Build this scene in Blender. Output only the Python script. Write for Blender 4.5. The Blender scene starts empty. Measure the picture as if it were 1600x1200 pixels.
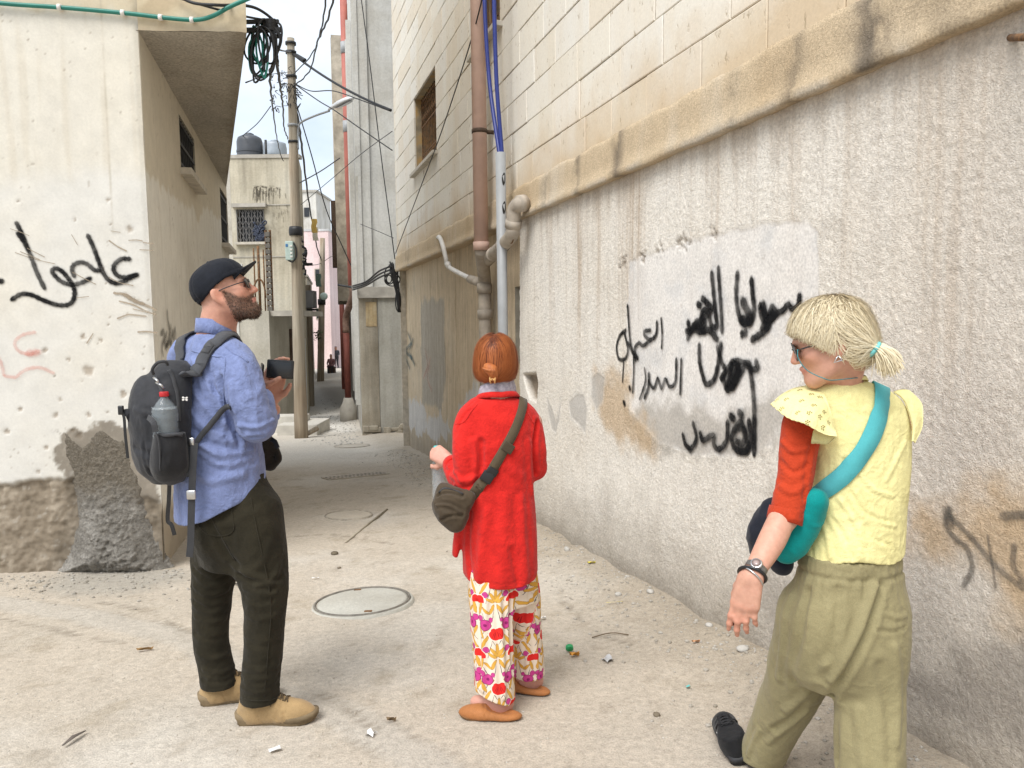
import bpy, math, random
import numpy as np
from mathutils import Vector, Matrix
SC = bpy.context.scene
COL = SC.collection
random.seed(11)
rng = np.random.default_rng(11)
# ------------------------------------------------------------------ camera
EYE = np.array([0.0, 0.0, 1.61])
PITCH, ROLL, FPX = math.radians(4.67), math.radians(-0.7), 1200.0
cam_data = bpy.data.cameras.new('camera')
cam_data.sensor_width = 36.0
cam_data.lens = 36.0 * FPX / 1600.0
cam_data.clip_start = 0.05
cam_data.clip_end = 1000.0
cam = bpy.data.objects.new('camera', cam_data)
COL.objects.link(cam)
cam.matrix_world = Matrix.Translation(EYE) @ Matrix.Rotation(math.pi / 2 - PITCH, 4, 'X') @ Matrix.Rotation(ROLL, 4, 'Z')
SC.camera = cam
CR = np.array(cam.matrix_world.to_3x3())
# ------------------------------------------------------------------ sky, sun, exposure
SUN_EL, SUN_AZ = math.radians(55), math.radians(211)      # azimuth clockwise from +Y: behind the camera, a little left
world = bpy.data.worlds.new('World')
SC.world = world
world.use_nodes = True
wn, wl = world.node_tree.nodes, world.node_tree.links
wn.clear()
w_out = wn.new('ShaderNodeOutputWorld')
w_bg = wn.new('ShaderNodeBackground')
w_sky = wn.new('ShaderNodeTexSky')
w_sky.sky_type = 'NISHITA'
w_sky.sun_disc = False
w_sky.sun_elevation = SUN_EL
w_sky.sun_rotation = SUN_AZ
w_sky.air_density = 1.0
w_sky.dust_density = 2.0
w_tc = wn.new('ShaderNodeTexCoord')
w_map = wn.new('ShaderNodeMapping')
w_map.inputs['Scale'].default_value = (1.0, 1.0, 1.6)
w_noise = wn.new('ShaderNodeTexNoise')
w_noise.inputs['Scale'].default_value = 3.4
w_noise.inputs['Detail'].default_value = 6.0
w_noise.inputs['Roughness'].default_value = 0.55
w_ramp = wn.new('ShaderNodeValToRGB')
w_ramp.color_ramp.elements[0].position = 0.34
w_ramp.color_ramp.elements[0].color = (0.50, 0.50, 0.50, 1)
w_ramp.color_ramp.elements[1].position = 0.60
w_ramp.color_ramp.elements[1].color = (0.97, 0.97, 0.97, 1)
w_mix = wn.new('ShaderNodeMix')
w_mix.data_type = 'RGBA'
w_mix.inputs[7].default_value = (6.0, 6.5, 7.1, 1)
wl.new(w_tc.outputs['Generated'], w_map.inputs['Vector'])
wl.new(w_map.outputs['Vector'], w_noise.inputs['Vector'])
wl.new(w_noise.outputs['Fac'], w_ramp.inputs['Fac'])
wl.new(w_ramp.outputs['Color'], w_mix.inputs[0])
wl.new(w_sky.outputs['Color'], w_mix.inputs[6])
wl.new(w_mix.outputs[2], w_bg.inputs['Color'])
wl.new(w_bg.outputs['Background'], w_out.inputs['Surface'])
w_bg.inputs['Strength'].default_value = 0.10
sun_data = bpy.data.lights.new('sun', 'SUN')
sun_data.energy = 2.0
sun_data.angle = math.radians(34)
sun_data.color = (1.0, 0.975, 0.94)
sun = bpy.data.objects.new('sun', sun_data)
COL.objects.link(sun)
sdir = Vector((math.sin(SUN_AZ) * math.cos(SUN_EL), math.cos(SUN_AZ) * math.cos(SUN_EL), math.sin(SUN_EL)))
sun.rotation_euler = sdir.to_track_quat('Z', 'Y').to_euler()
sun.location = (0, -4, 12)
SC.view_settings.view_transform = 'Standard'
SC.view_settings.look = 'None'
SC.view_settings.exposure = 0.90
SC.view_settings.gamma = 1.0
SC.view_settings.use_curve_mapping = False
SC.render.engine = 'CYCLES'
SC.cycles.use_denoising = True
SC.cycles.max_bounces = 8
SC.cycles.diffuse_bounces = 6
SC.cycles.transparent_max_bounces = 12
# ------------------------------------------------------------------ small maths
def ray(px, py):
 d = CR @ np.array([(px - 800) / FPX, -(py - 600) / FPX, -1.0])
 return d / d[1]
def P(px, py, D):
 """The place seen at a photo pixel, D metres away along the street."""
 return EYE + ray(px, py) * D
def base_z(y):
 y = np.asarray(y, float)
 a = 0.199 - 0.0648 * y
 k = 0.199 - 0.0648 * 17.5 - 0.024 * (y - 17.5)
 near = 0.199 - 0.0648 * 0.5 + 0 * y
 return np.where(y < 0.5, near, np.where(y < 17.5, a, k))
def smooth01(x):
 x = np.clip(x, 0, 1)
 return x * x * (3 - 2 * x)
_perm = np.random.default_rng(3).permutation(512)
_grad = np.random.default_rng(4).normal(size=(512, 3))
_grad /= np.linalg.norm(_grad, axis=1)[:, None]
_grad2 = np.random.default_rng(5).uniform(0, 2 * math.pi, 512)
_grad2 = np.c_[np.cos(_grad2), np.sin(_grad2)]
def perlin(Q):
 Q = np.asarray(Q, float)
 i = np.floor(Q).astype(np.int32)
 f = Q - i
 w = f * f * f * (f * (f * 6 - 15) + 10)
 if np.all(Q[:, 2] == Q[0, 2]):                  # a flat sheet of points: the plane case is enough
  k0 = int(i[0, 2]) * 37
  hx = (_perm[(i[:, 0] + k0) & 511], _perm[(i[:, 0] + 1 + k0) & 511])
  r = []
  for dx in (0, 1):
   c = []
   for dy in (0, 1):
    g = _grad2[_perm[(hx[dx] + i[:, 1] + dy) & 511]]
    c.append(g[:, 0] * (f[:, 0] - dx) + g[:, 1] * (f[:, 1] - dy))
   r.append(c[0] + w[:, 1] * (c[1] - c[0]))
  return (r[0] + w[:, 0] * (r[1] - r[0])) * 1.45
 hx = (_perm[i[:, 0] & 511], _perm[(i[:, 0] + 1) & 511])
 out = 0
 for dx in (0, 1):
  wx = w[:, 0] if dx else 1 - w[:, 0]
  for dy in (0, 1):
   hy = _perm[(hx[dx] + i[:, 1] + dy) & 511]
   wy = wx * (w[:, 1] if dy else 1 - w[:, 1])
   for dz in (0, 1):
    g = _grad[_perm[(hy + i[:, 2] + dz) & 511]]
    out = out + wy * (w[:, 2] if dz else 1 - w[:, 2]) * (g[:, 0] * (f[:, 0] - dx) + g[:, 1] * (f[:, 1] - dy) + g[:, 2] * (f[:, 2] - dz))
 return out * 1.6
def fbm(Q, freq, octv=4, rough=0.5, off=0.0):
 Q = np.asarray(Q, float) * np.asarray(freq, float) + off
 a, t, s = 1.0, 0.0, 0.0
 for _ in range(octv):
  t = t + a * perlin(Q)
  s += a
  a *= rough
  Q = Q * 2.03 + 17.3
 return t / s
def seg_dist(A, B, Q):
 ab = B - A
 t = np.clip(((Q - A) @ ab) / max(ab @ ab, 1e-12), 0, 1)
 return np.linalg.norm(Q - (A + t[:, None] * ab), axis=1)
def line_dist(pts, Q):
 d = np.full(len(Q), 1e9)
 pts = [np.asarray(p, float) for p in pts]
 for a, b in zip(pts[:-1], pts[1:]):
  d = np.minimum(d, seg_dist(a, b, Q))
 return d
def poly_sd(pts, Q):
 """Signed distance to a closed 2-D outline, negative inside."""
 pts = np.asarray(pts, float)
 d = line_dist(list(pts) + [pts[0]], Q)
 ins = np.zeros(len(Q), bool)
 for (x0, y0), (x1, y1) in zip(pts, np.roll(pts, -1, axis=0)):
  c = ((y0 > Q[:, 1]) != (y1 > Q[:, 1])) & (Q[:, 0] < (x1 - x0) * (Q[:, 1] - y0) / ((y1 - y0) + 1e-12) + x0)
  ins ^= c
 return np.where(ins, -d, d)
def catmull(pts, n=6, closed=False):
 pts = np.asarray(pts, float)
 if closed:
  e = np.vstack([pts[-1], pts, pts[0], pts[1]])
 else:
  e = np.vstack([2 * pts[0] - pts[1], pts, 2 * pts[-1] - pts[-2]])
 out = []
 for i in range(1, len(e) - 2):
  p0, p1, p2, p3 = e[i - 1], e[i], e[i + 1], e[i + 2]
  for k in range(n):
   t = k / n
   out.append(0.5 * (2 * p1 + (p2 - p0) * t + (2 * p0 - 5 * p1 + 4 * p2 - p3) * t * t + (3 * p1 - p0 - 3 * p2 + p3) * t ** 3))
 if not closed:
  out.append(e[-2])
 return np.array(out)
def nrm(v):
 v = np.asarray(v, float)
 return v / (np.linalg.norm(v) + 1e-12)
# ------------------------------------------------------------------ objects
def tag(o, label=None, cat=None, group=None, kind=None):
 if label: o['label'] = label
 if cat: o['category'] = cat
 if group: o['group'] = group
 if kind: o['kind'] = kind
 return o
def thing(name, loc, label, cat, group=None):
 o = bpy.data.objects.new(name, None)
 o.empty_display_size = 0.1
 o.location = [float(c) for c in loc]
 COL.objects.link(o)
 return tag(o, label, cat, group)
def hang(o, parent):
 o.parent = parent
 m = Matrix.Identity(4)
 q = parent
 chain = []
 while q is not None:
  chain.append(q)
  q = q.parent
 for q in reversed(chain):
  m = m @ q.matrix_parent_inverse @ q.matrix_basis if q.parent else q.matrix_basis.copy()
 o.matrix_parent_inverse = m.inverted()
def mk(name, V, F, mat, parent=None, smooth=True, attrs=None, cols=None):
 """One mesh object from arrays in world space."""
 V = np.asarray(V, np.float64)
 me = bpy.data.meshes.new(name)
 if isinstance(F, np.ndarray):
  nf, k = F.shape
  idx = F.reshape(-1).astype(np.int32)
  ls = np.arange(nf, dtype=np.int32) * k
 else:
  nf = len(F)
  lens = np.array([len(f) for f in F], np.int32)
  idx = np.array([i for f in F for i in f], np.int32)
  ls = np.concatenate([[0], np.cumsum(lens)[:-1]]).astype(np.int32)
 off = np.zeros(3)
 if parent is None and len(V):
  lo, hi = V.min(0), V.max(0)
  off = np.array([(lo[0] + hi[0]) / 2, (lo[1] + hi[1]) / 2, lo[2]])
 me.vertices.add(len(V))
 me.vertices.foreach_set('co', (V - off).astype(np.float32).reshape(-1))
 me.loops.add(len(idx))
 me.loops.foreach_set('vertex_index', idx)
 me.polygons.add(nf)
 me.polygons.foreach_set('loop_start', ls)
 me.update(calc_edges=True)
 me.polygons.foreach_set('use_smooth', np.full(nf, bool(smooth)))
 if cols is not None:
  a = me.color_attributes.new('Col', 'FLOAT_COLOR', 'POINT')
  c4 = np.ones((len(V), 4), np.float32)
  c4[:, :3] = cols
  a.data.foreach_set('color', c4.reshape(-1))
 for k_, v_ in (attrs or {}).items():
  a = me.attributes.new(k_, 'FLOAT', 'POINT')
  a.data.foreach_set('value', np.asarray(v_, np.float32))
 if mat is not None:
  me.materials.append(mat)
 o = bpy.data.objects.new(name, me)
 o.location = [float(c) for c in off]
 COL.objects.link(o)
 if parent is not None:
  hang(o, parent)
 return o
class MB:
 """Collects shapes for ONE mesh."""
 def __init__(self):
  self.V, self.F, self.n = [], [], 0
 def add(self, V, F):
  V = np.asarray(V, float)
  self.V.append(V)
  self.F += [tuple(int(i) + self.n for i in f) for f in F]
  self.n += len(V)
  return self
 def box(self, c, s, ax=None, bev=0.0):
  ax = np.eye(3) if ax is None else np.asarray(ax, float)
  h = np.asarray(s, float) / 2
  if bev <= 0:
   V = [np.asarray(c) + (ax.T @ (np.array([x, y, z]) * h)) for x in (-1, 1) for y in (-1, 1) for z in (-1, 1)]
   F = [(0, 1, 3, 2), (4, 6, 7, 5), (0, 4, 5, 1), (2, 3, 7, 6), (0, 2, 6, 4), (1, 5, 7, 3)]
   return self.add(V, F)
  import bmesh
  bm = bmesh.new()
  bmesh.ops.create_cube(bm, size=1)
  for v in bm.verts:
   v.co = Vector((v.co.x * s[0], v.co.y * s[1], v.co.z * s[2]))
  bmesh.ops.bevel(bm, geom=bm.edges[:], offset=bev, segments=2, affect='EDGES', profile=0.6)
  bm.verts.ensure_lookup_table()
  V = np.array([v.co[:] for v in bm.verts]) @ ax + np.asarray(c)
  F = [[v.index for v in f.verts] for f in bm.faces]
  bm.free()
  return self.add(V, F)
 def tube(self, pts, r, n=8, caps=True, flat=None):
  pts = np.asarray(pts, float)
  m = len(pts)
  r = np.broadcast_to(np.asarray(r, float), (m,))
  T = np.gradient(pts, axis=0)
  T /= np.linalg.norm(T, axis=1)[:, None] + 1e-12
  up = np.array([0, 0, 1.0]) if abs(T[0][2]) < 0.9 else np.array([1.0, 0, 0])
  N = nrm(np.cross(T[0], up))
  V = []
  a = np.arange(n) * 2 * math.pi / n
  for i in range(m):
   N = nrm(N - T[i] * (N @ T[i]))
   B = np.cross(T[i], N)
   V.append(pts[i] + r[i] * (np.cos(a)[:, None] * N + np.sin(a)[:, None] * B))
  F = []
  for i in range(m - 1):
   for j in range(n):
    k = (j + 1) % n
    F.append((i * n + j, i * n + k, (i + 1) * n + k, (i + 1) * n + j))
  if caps:
   F.append(tuple(range(n))[::-1])
   F.append(tuple((m - 1) * n + j for j in range(n)))
  return self.add(np.vstack(V), F)
 def lathe(self, prof, n=24, c=(0, 0, 0), ax=None, caps=True):
  """prof: (radius, height) pairs, turned about the local z axis."""
  ax = np.eye(3) if ax is None else np.asarray(ax, float)
  a = np.arange(n) * 2 * math.pi / n
  V, F = [], []
  for r, z in prof:
   for t in a:
    V.append([r * math.cos(t), r * math.sin(t), z])
  for i in range(len(prof) - 1):
   for j in range(n):
    k = (j + 1) % n
    F.append((i * n + j, i * n + k, (i + 1) * n + k, (i + 1) * n + j))
  if caps:
   F.append(tuple(range(n))[::-1])
   F.append(tuple((len(prof) - 1) * n + j for j in range(n)))
  return self.add(np.array(V) @ ax + np.asarray(c), F)
 def quad(self, a, b, c, d):
  return self.add([a, b, c, d], [(0, 1, 2, 3)])
 def strap(self, pts, nor, width, thick=0.003):
  """A flat band along pts; nor = outward direction per point."""
  pts, nor = np.asarray(pts, float), np.asarray(nor, float)
  m = len(pts)
  width = np.broadcast_to(np.asarray(width, float), (m,))
  T = np.gradient(pts, axis=0)
  V, F = [], []
  for i in range(m):
   t = nrm(T[i]); nn = nrm(nor[i] - t * (nor[i] @ t)); s = np.cross(t, nn)
   w = width[i] / 2
   V += [pts[i] - s * w, pts[i] + s * w, pts[i] + s * w * 0.96 + nn * thick, pts[i] - s * w * 0.96 + nn * thick]
  for i in range(m - 1):
   for j in range(4):
    k = (j + 1) % 4
    F.append((i * 4 + j, i * 4 + k, i * 4 + 4 + k, i * 4 + 4 + j))
  F += [(3, 2, 1, 0), tuple(4 * (m - 1) + j for j in range(4))]
  return self.add(V, F)
 def build(self, name, mat, parent=None, smooth=False, label=None, attrs=None):
  o = mk(name, np.vstack(self.V), self.F, mat, parent, smooth, attrs)
  if label: o['label'] = label
  return o
# ------------------------------------------------------------------ materials
class NT:
 """A short way to write node materials."""
 def __init__(self, name, rough=0.85, spec=0.3):
  self.m = bpy.data.materials.new(name)
  self.m.use_nodes = True
  self.t = self.m.node_tree
  self.b = self.t.nodes['Principled BSDF']
  self.b.inputs['Roughness'].default_value = rough
  self.b.inputs['Specular IOR Level'].default_value = spec
 def n(self, k): return self.t.nodes.new(k)
 def l(self, a, b): self.t.links.new(a, b)
 def put(self, s, v):
  if hasattr(v, 'is_output') or isinstance(v, bpy.types.NodeSocket): self.l(v, s)
  else: s.default_value = v
 def set(self, **k):
  for a, v in k.items():
   self.put(self.b.inputs[a.replace('_', ' ')], v)
  return self
 def pos(self, scale=(1, 1, 1), obj=False):
  if obj:
   s = self.n('ShaderNodeTexCoord').outputs['Object']
  else:
   s = self.n('ShaderNodeNewGeometry').outputs['Position']
  m = self.n('ShaderNodeMapping')
  m.inputs['Scale'].default_value = scale
  self.l(s, m.inputs['Vector'])
  return m.outputs['Vector']
 def noise(self, scale, detail=3, rough=0.55, vec=None, dist=0.0):
  x = self.n('ShaderNodeTexNoise')
  x.inputs['Scale'].default_value = scale
  x.inputs['Detail'].default_value = detail
  x.inputs['Roughness'].default_value = rough
  x.inputs['Distortion'].default_value = dist
  self.l(vec if vec is not None else self.pos(), x.inputs['Vector'])
  return x.outputs['Fac']
 def voro(self, scale, vec=None, feature='F1', out='Distance'):
  x = self.n('ShaderNodeTexVoronoi')
  x.feature = feature
  x.inputs['Scale'].default_value = scale
  self.l(vec if vec is not None else self.pos(), x.inputs['Vector'])
  return x.outputs[out]
 def wave(self, scale, vec, dist=0.0, axis='X'):
  x = self.n('ShaderNodeTexWave')
  x.bands_direction = axis
  x.inputs['Scale'].default_value = scale
  x.inputs['Distortion'].default_value = dist
  self.l(vec, x.inputs['Vector'])
  return x.outputs['Fac']
 def ramp(self, v, *st):
  r = self.n('ShaderNodeValToRGB')
  e = r.color_ramp.elements
  while len(e) < len(st): e.new(0.5)
  for q, (p, c) in zip(e, st):
   q.position = p
   q.color = (c, c, c, 1) if np.isscalar(c) else (*c, 1)
  self.l(v, r.inputs['Fac'])
  return r.outputs['Color']
 def math(self, op, a, b=0.0, clamp=False):
  x = self.n('ShaderNodeMath')
  x.operation = op
  x.use_clamp = clamp
  self.put(x.inputs[0], a)
  self.put(x.inputs[1], b)
  return x.outputs[0]
 def mix(self, f, a, b, mode='MIX'):
  x = self.n('ShaderNodeMix')
  x.data_type = 'RGBA'
  x.blend_type = mode
  self.put(x.inputs[0], f)
  for s, v in ((x.inputs[6], a), (x.inputs[7], b)):
   if isinstance(v, (tuple, list)): v = (*v, 1)[:4]
   self.put(s, v)
  return x.outputs[2]
 def attr(self, name, out='Fac'):
  x = self.n('ShaderNodeAttribute')
  x.attribute_name = name
  return x.outputs[out]
 def bump(self, h, strength=0.5, dist=0.01, normal=None):
  x = self.n('ShaderNodeBump')
  self.put(x.inputs['Strength'], strength)
  x.inputs['Distance'].default_value = dist
  self.l(h, x.inputs['Height'])
  if normal is not None: self.l(normal, x.inputs['Normal'])
  self.l(x.outputs['Normal'], self.b.inputs['Normal'])
  return x.outputs['Normal']
def simple(name, c, rough=0.7, spec=0.3, var=0.15, scale=18.0, bump=0.0, bscale=120.0, bdist=0.004, metal=0.0, c2=None):
 """Base colour varied by noise, with an optional fine relief."""
 t = NT(name, rough, spec)
 c = np.array(c, float)
 hi = tuple(np.clip(c * (1 + var), 0, 1))
 lo = tuple(c * (1 - var)) if c2 is None else tuple(c2)
 t.set(Base_Color=t.ramp(t.noise(scale, 5, 0.6, t.pos(obj=True)), (0.32, lo), (0.68, hi)))
 t.b.inputs['Metallic'].default_value = metal
 if bump: t.bump(t.noise(bscale, 3, 0.6, t.pos(obj=True)), bump, bdist)
 return t.m
# ================================================================== shared materials
def wall_mat(name, grain=90.0, bump=0.6, bdist=0.006, rough=0.92, fine=0.10, smooth_attr=False, streak=0.0):
 """Plaster whose broad colour is the painted attribute, with grain and relief from noise."""
 t = NT(name, rough, 0.15)
 c = t.attr('Col', 'Color')
 g = t.noise(grain, 4, 0.65)
 g2 = t.noise(grain * 0.12, 5, 0.6)
 k = t.ramp(g, (0.3, 1 - fine * 1.6), (0.7, 1 + fine * 0.7))
 k2 = t.ramp(g2, (0.3, 0.93), (0.7, 1.05))
 c = t.mix(1.0, t.mix(1.0, c, k, 'MULTIPLY'), k2, 'MULTIPLY')
 if streak:
  s = t.noise(1.0, 4, 0.6, t.pos((26, 26, 0.9)))
  c = t.mix(1.0, c, t.ramp(s, (0.36, 1 - streak), (0.62, 1.0)), 'MULTIPLY')
 t.set(Base_Color=c)
 h = t.mix(0.5, g, t.noise(grain * 2.4, 3, 0.6))
 st = bump
 if smooth_attr:
  st = t.math('MULTIPLY', t.math('SUBTRACT', 1.0, t.attr('smooth')), bump)
  st = t.math('ADD', st, 0.06)
 t.bump(h, st, bdist)
 return t.m
M_ROUGHCAST = wall_mat('roughcast_plaster', 75, 1.0, 0.012, smooth_attr=True, fine=0.16)
M_PLASTER = wall_mat('smooth_plaster', 60, 0.25, 0.004, fine=0.04)
M_OCHRE = wall_mat('ochre_render', 85, 0.7, 0.008, fine=0.12, streak=0.22)
M_BAND = wall_mat('ochre_roughcast', 95, 1.0, 0.010, fine=0.2)
M_RAW = wall_mat('raw_cement', 55, 1.0, 0.02, fine=0.25)
M_IRON = simple('black_iron', (0.02, 0.02, 0.02), 0.6, 0.4, 0.3, 40, 0.2, 200)
M_RUST = simple('rusty_iron', (0.16, 0.085, 0.04), 0.9, 0.2, 0.5, 25, 0.3, 150, c2=(0.07, 0.05, 0.035))
M_DARKGLASS = simple('dark_window_glass', (0.02, 0.022, 0.025), 0.25, 0.5, 0.2, 3)
M_SILL = simple('sill_stone', (0.50, 0.46, 0.39), 0.8, 0.2, 0.18, 12, 0.2, 80)
M_REVEAL = simple('grey_reveal', (0.34, 0.31, 0.25), 0.9, 0.1, 0.25, 9, 0.4, 70)
M_WIRE = simple('black_cable', (0.018, 0.018, 0.019), 0.5, 0.4, 0.2, 30)
M_CONCRETE = simple('weathered_concrete', (0.40, 0.375, 0.33), 0.92, 0.15, 0.22, 3.0, 0.5, 60, 0.008)
class Frame:
 def __init__(self, o, u, n):
  self.o, self.u, self.n = np.asarray(o, float), nrm(u), nrm(n)
 def p(self, u, z, out=0.0):
  u, z, out = np.broadcast_arrays(np.asarray(u, float), np.asarray(z, float), np.asarray(out, float))
  q = self.o + u[..., None] * self.u + out[..., None] * self.n
  q[..., 2] = z
  return q
 def at(self, px, py, out=0.0):
  """(u, z) on this wall under a photo pixel."""
  r = ray(px, py)
  t = ((self.o + self.n * out - EYE) @ self.n) / (r @ self.n)
  q = EYE + r * t
  return np.array([(q - self.o) @ self.u, q[2]])
 def ats(self, pts, out=0.0):
  return np.array([self.at(x, y, out) for x, y in pts])
 @property
 def ax(self):
  return np.array([self.u, self.n, [0, 0, 1.0]])
def grid_faces(nu, nz, keep=None):
 i = np.arange(nu - 1)[:, None]
 j = np.arange(nz - 1)[None, :]
 a = (i * nz + j)
 F = np.stack([a, a + nz, a + nz + 1, a + 1], -1).reshape(-1, 4)
 if keep is not None:
  F = F[keep.reshape(-1)]
 return F
def skin(fr, us, zs, holes=(), flip=False):
 """A gridded sheet of wall; returns U, Z (flat) and faces, window holes left open."""
 U, Z = np.meshgrid(us, zs, indexing='ij')
 uc, zc = (us[:-1] + us[1:]) / 2, (zs[:-1] + zs[1:]) / 2
 keep = np.ones((len(us) - 1, len(zs) - 1), bool)
 for (a, b, c, d) in holes:
  keep &= ~((uc[:, None] > a) & (uc[:, None] < b) & (zc[None, :] > c) & (zc[None, :] < d))
 F = grid_faces(len(us), len(zs), keep)
 if flip: F = F[:, ::-1]
 return U.reshape(-1), Z.reshape(-1), F
def cuts(a, b, step, *must):
 """Even steps from a to b that also fall exactly on every edge in must."""
 edges = sorted({a, b, *[m for m in must if a < m < b]})
 out = [a]
 for p, q in zip(edges[:-1], edges[1:]):
  n = max(1, int(round((q - p) / step)))
  out += list(p + (q - p) * np.arange(1, n + 1) / n)
 return np.array(out)
def lerpc(c, m, d):
 m = np.clip(m, 0, 1)[:, None]
 return c * (1 - m) + np.asarray(d, float) * m
def ramp01(x, a, b):
 return smooth01((np.asarray(x) - a) / (b - a))
def blob(fr_pts, Q, soft, amp=0.0, freq=6.0, off=0.0):
 """1 inside a hand-drawn outline, ragged by noise."""
 d = poly_sd(fr_pts, Q)
 if amp: d = d + amp * fbm(np.c_[Q, 0 * Q[:, 0]], freq, 4, 0.6, off)
 return 1 - ramp01(d, -soft, soft)
# ================================================================== the ground
RW_DIR = np.array([math.sin(math.radians(-17.161)), math.cos(math.radians(-17.161)), 0])
RW_N = np.array([RW_DIR[1], -RW_DIR[0], 0])
FR = Frame(RW_N * 2.2, RW_DIR, -RW_N)               # right-hand wall, u runs up the street
def gz(x, y, fine=True):
 x, y = np.broadcast_arrays(np.asarray(x, float), np.asarray(y, float))
 sh = x.shape
 x, y = x.reshape(-1), y.reshape(-1)
 Q = np.c_[x, y, 0 * x]
 z = base_z(y) + 0.016 * fbm(Q, 1.1, 3, 0.5, 5.0) * ramp01(y, 3.4, 5.0)
 z = z + 0.006 * fbm(Q, 4.0, 2, 0.5, 9.0)
 dw = 2.2 - Q @ RW_N                             # distance from the right-hand wall
 z = z + 0.07 * (1 - ramp01(dw, 0.0, 0.55)) * (0.7 + 0.5 * fbm(Q, 3.0, 2, 0.5, 2.0))
 return z.reshape(sh)
def gpt(px, py):
 """Ground point under a photo pixel."""
 r = ray(px, py)
 lo, hi = 0.5, 200.0
 for _ in range(50):
  m = (lo + hi) / 2
  q = EYE + r * m
  if q[2] > base_z(m): lo = m
  else: hi = m
 q = EYE + r * lo
 q[2] = gz(q[0], q[1])
 return q
def build_ground():
 xs = np.r_[cuts(-90, -14, 8), cuts(-14, -5, 0.2)[1:], cuts(-5, 3.6, 0.038)[1:], cuts(3.6, 12, 0.4)[1:], cuts(12, 90, 8)[1:]]
 ys = np.r_[cuts(-12, 1.4, 0.3), cuts(1.4, 7.5, 0.036)[1:], cuts(7.5, 19, 0.08)[1:], cuts(19, 75, 0.4)[1:], cuts(75, 260, 10)[1:]]
 X, Y = np.meshgrid(xs, ys, indexing='ij')
 x, y = X.reshape(-1), Y.reshape(-1)
 Q = np.c_[x, y, 0 * x]
 z = gz(x, y)
 z = z + 0.0035 * fbm(Q, 22.0, 3, 0.6, 3.0) * (np.abs(x) < 5)
 c = np.tile(np.array([0.500, 0.440, 0.362]), (len(x), 1))
 n1 = fbm(Q, 0.55, 4, 0.55, 1.0)
 n2 = fbm(Q, 2.6, 4, 0.6, 7.0)
 n3 = fbm(Q * [1, 0.55, 1], 9.0, 3, 0.6, 12.0)
 c = lerpc(c, ramp01(n1, 0.02, 0.5) * 0.55, (0.62, 0.59, 0.535))
 c = lerpc(c, ramp01(-n1, 0.05, 0.5) * 0.75, (0.45, 0.40, 0.33))
 c = lerpc(c, ramp01(n2, 0.12, 0.5) * 0.65, (0.34, 0.285, 0.21))
 c = lerpc(c, ramp01(n3, 0.20, 0.5) * 0.42, (0.30, 0.25, 0.19))
 c = lerpc(c, ramp01(-n3, 0.20, 0.5) * 0.25, (0.62, 0.57, 0.49))
 # a strip of cement laid over a pipe trench, and a second one by the mound
 def road(pts, w, off):
  L = [gpt(*p)[:2] for p in pts]
  d = line_dist(L, Q[:, :2]) + 0.05 * fbm(Q, 3.0, 3, 0.6, off)
  return d, 1 - ramp01(d, w - 0.02, w + 0.02)
 d1, m1 = road([(-60, 930), (120, 960), (300, 1000), (420, 1085), (520, 1110), (640, 1180), (760, 1260)], 0.10, 4.0)
 edge1 = np.exp(-((d1 - 0.105) / 0.010) ** 2) * ramp01(fbm(Q, 6, 2, .5, 8.), -0.1, 0.25)
 c = lerpc(c, m1 * 0.45, (0.47, 0.445, 0.40))
 c = lerpc(c, edge1 * 0.5, (0.22, 0.19, 0.15))
 z = z + 0.004 * m1 - 0.006 * edge1
 # far paved stretch is greyer, its colour lightened to offset the alley's shade
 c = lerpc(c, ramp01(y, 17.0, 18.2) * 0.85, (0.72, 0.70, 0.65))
 c = lerpc(c, ramp01(y + .5 * n1, 10.8, 12.6) * (1 - ramp01(y, 17.6, 18.4)) * .6, (.64, .595, .52))  # pale dust band, brightened in colour to cancel the shade on the lane
 # trodden dirt and grit along the right-hand wall
 dw = 2.2 - Q @ RW_N
 c = lerpc(c, (1 - ramp01(dw + 0.25 * n2, 0.05, 0.75)) * 0.55, (0.30, 0.25, 0.185))
 hp = gpt(185, 905)
 c = lerpc(c, (1 - ramp01(np.hypot(x - hp[0], (y - hp[1]) * 1.3) + .22 * n2, .30, .62)) * .7, (0.34, 0.32, 0.28))
 # a few straight old cracks
 for k, pts in enumerate([[(150, 940), (230, 955), (300, 990)], [(500, 1085), (560, 1120), (600, 1150)], [(0, 965), (90, 985), (190, 1005)],
        [(430, 840), (520, 835), (620, 850)], [(880, 940), (930, 990), (1000, 1010)]]):
  L = [gpt(*p)[:2] for p in pts]
  d = line_dist(L, Q[:, :2]) + 0.03 * fbm(Q, 5.0, 3, 0.6, 31.0 + k)
  m = np.exp(-(d / 0.012) ** 2)
  c = lerpc(c, m * 0.6, (0.20, 0.17, 0.13))
  z = z - 0.006 * m
 t = NT('trodden_earth', 0.95, 0.12)
 a = t.attr('Col', 'Color')
 f1 = t.noise(140, 4, 0.7)
 f2 = t.noise(34, 5, 0.65)
 sp = t.voro(75, t.pos(), 'F1')
 a = t.mix(1.0, a, t.ramp(f1, (0.28, 0.70), (0.5, 1.0), (0.74, 1.22)), 'MULTIPLY')
 a = t.mix(1.0, a, t.ramp(f2, (0.30, 0.80), (0.70, 1.12)), 'MULTIPLY')
 a = t.mix(t.math('MULTIPLY', t.ramp(sp, (0.10, 1.0), (0.22, 0.0)), t.ramp(t.noise(9, 3), (0.45, 0.0), (0.62, 0.75))), a, (0.62, 0.58, 0.52))
 t.set(Base_Color=a)
 h = t.mix(0.5, f1, f2)
 t.bump(h, 0.9, 0.012)
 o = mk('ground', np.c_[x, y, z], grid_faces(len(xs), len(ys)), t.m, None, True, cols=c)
 tag(o, 'dusty beige trodden ground sloping down into the alley', None, None, 'structure')
build_ground()
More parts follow.
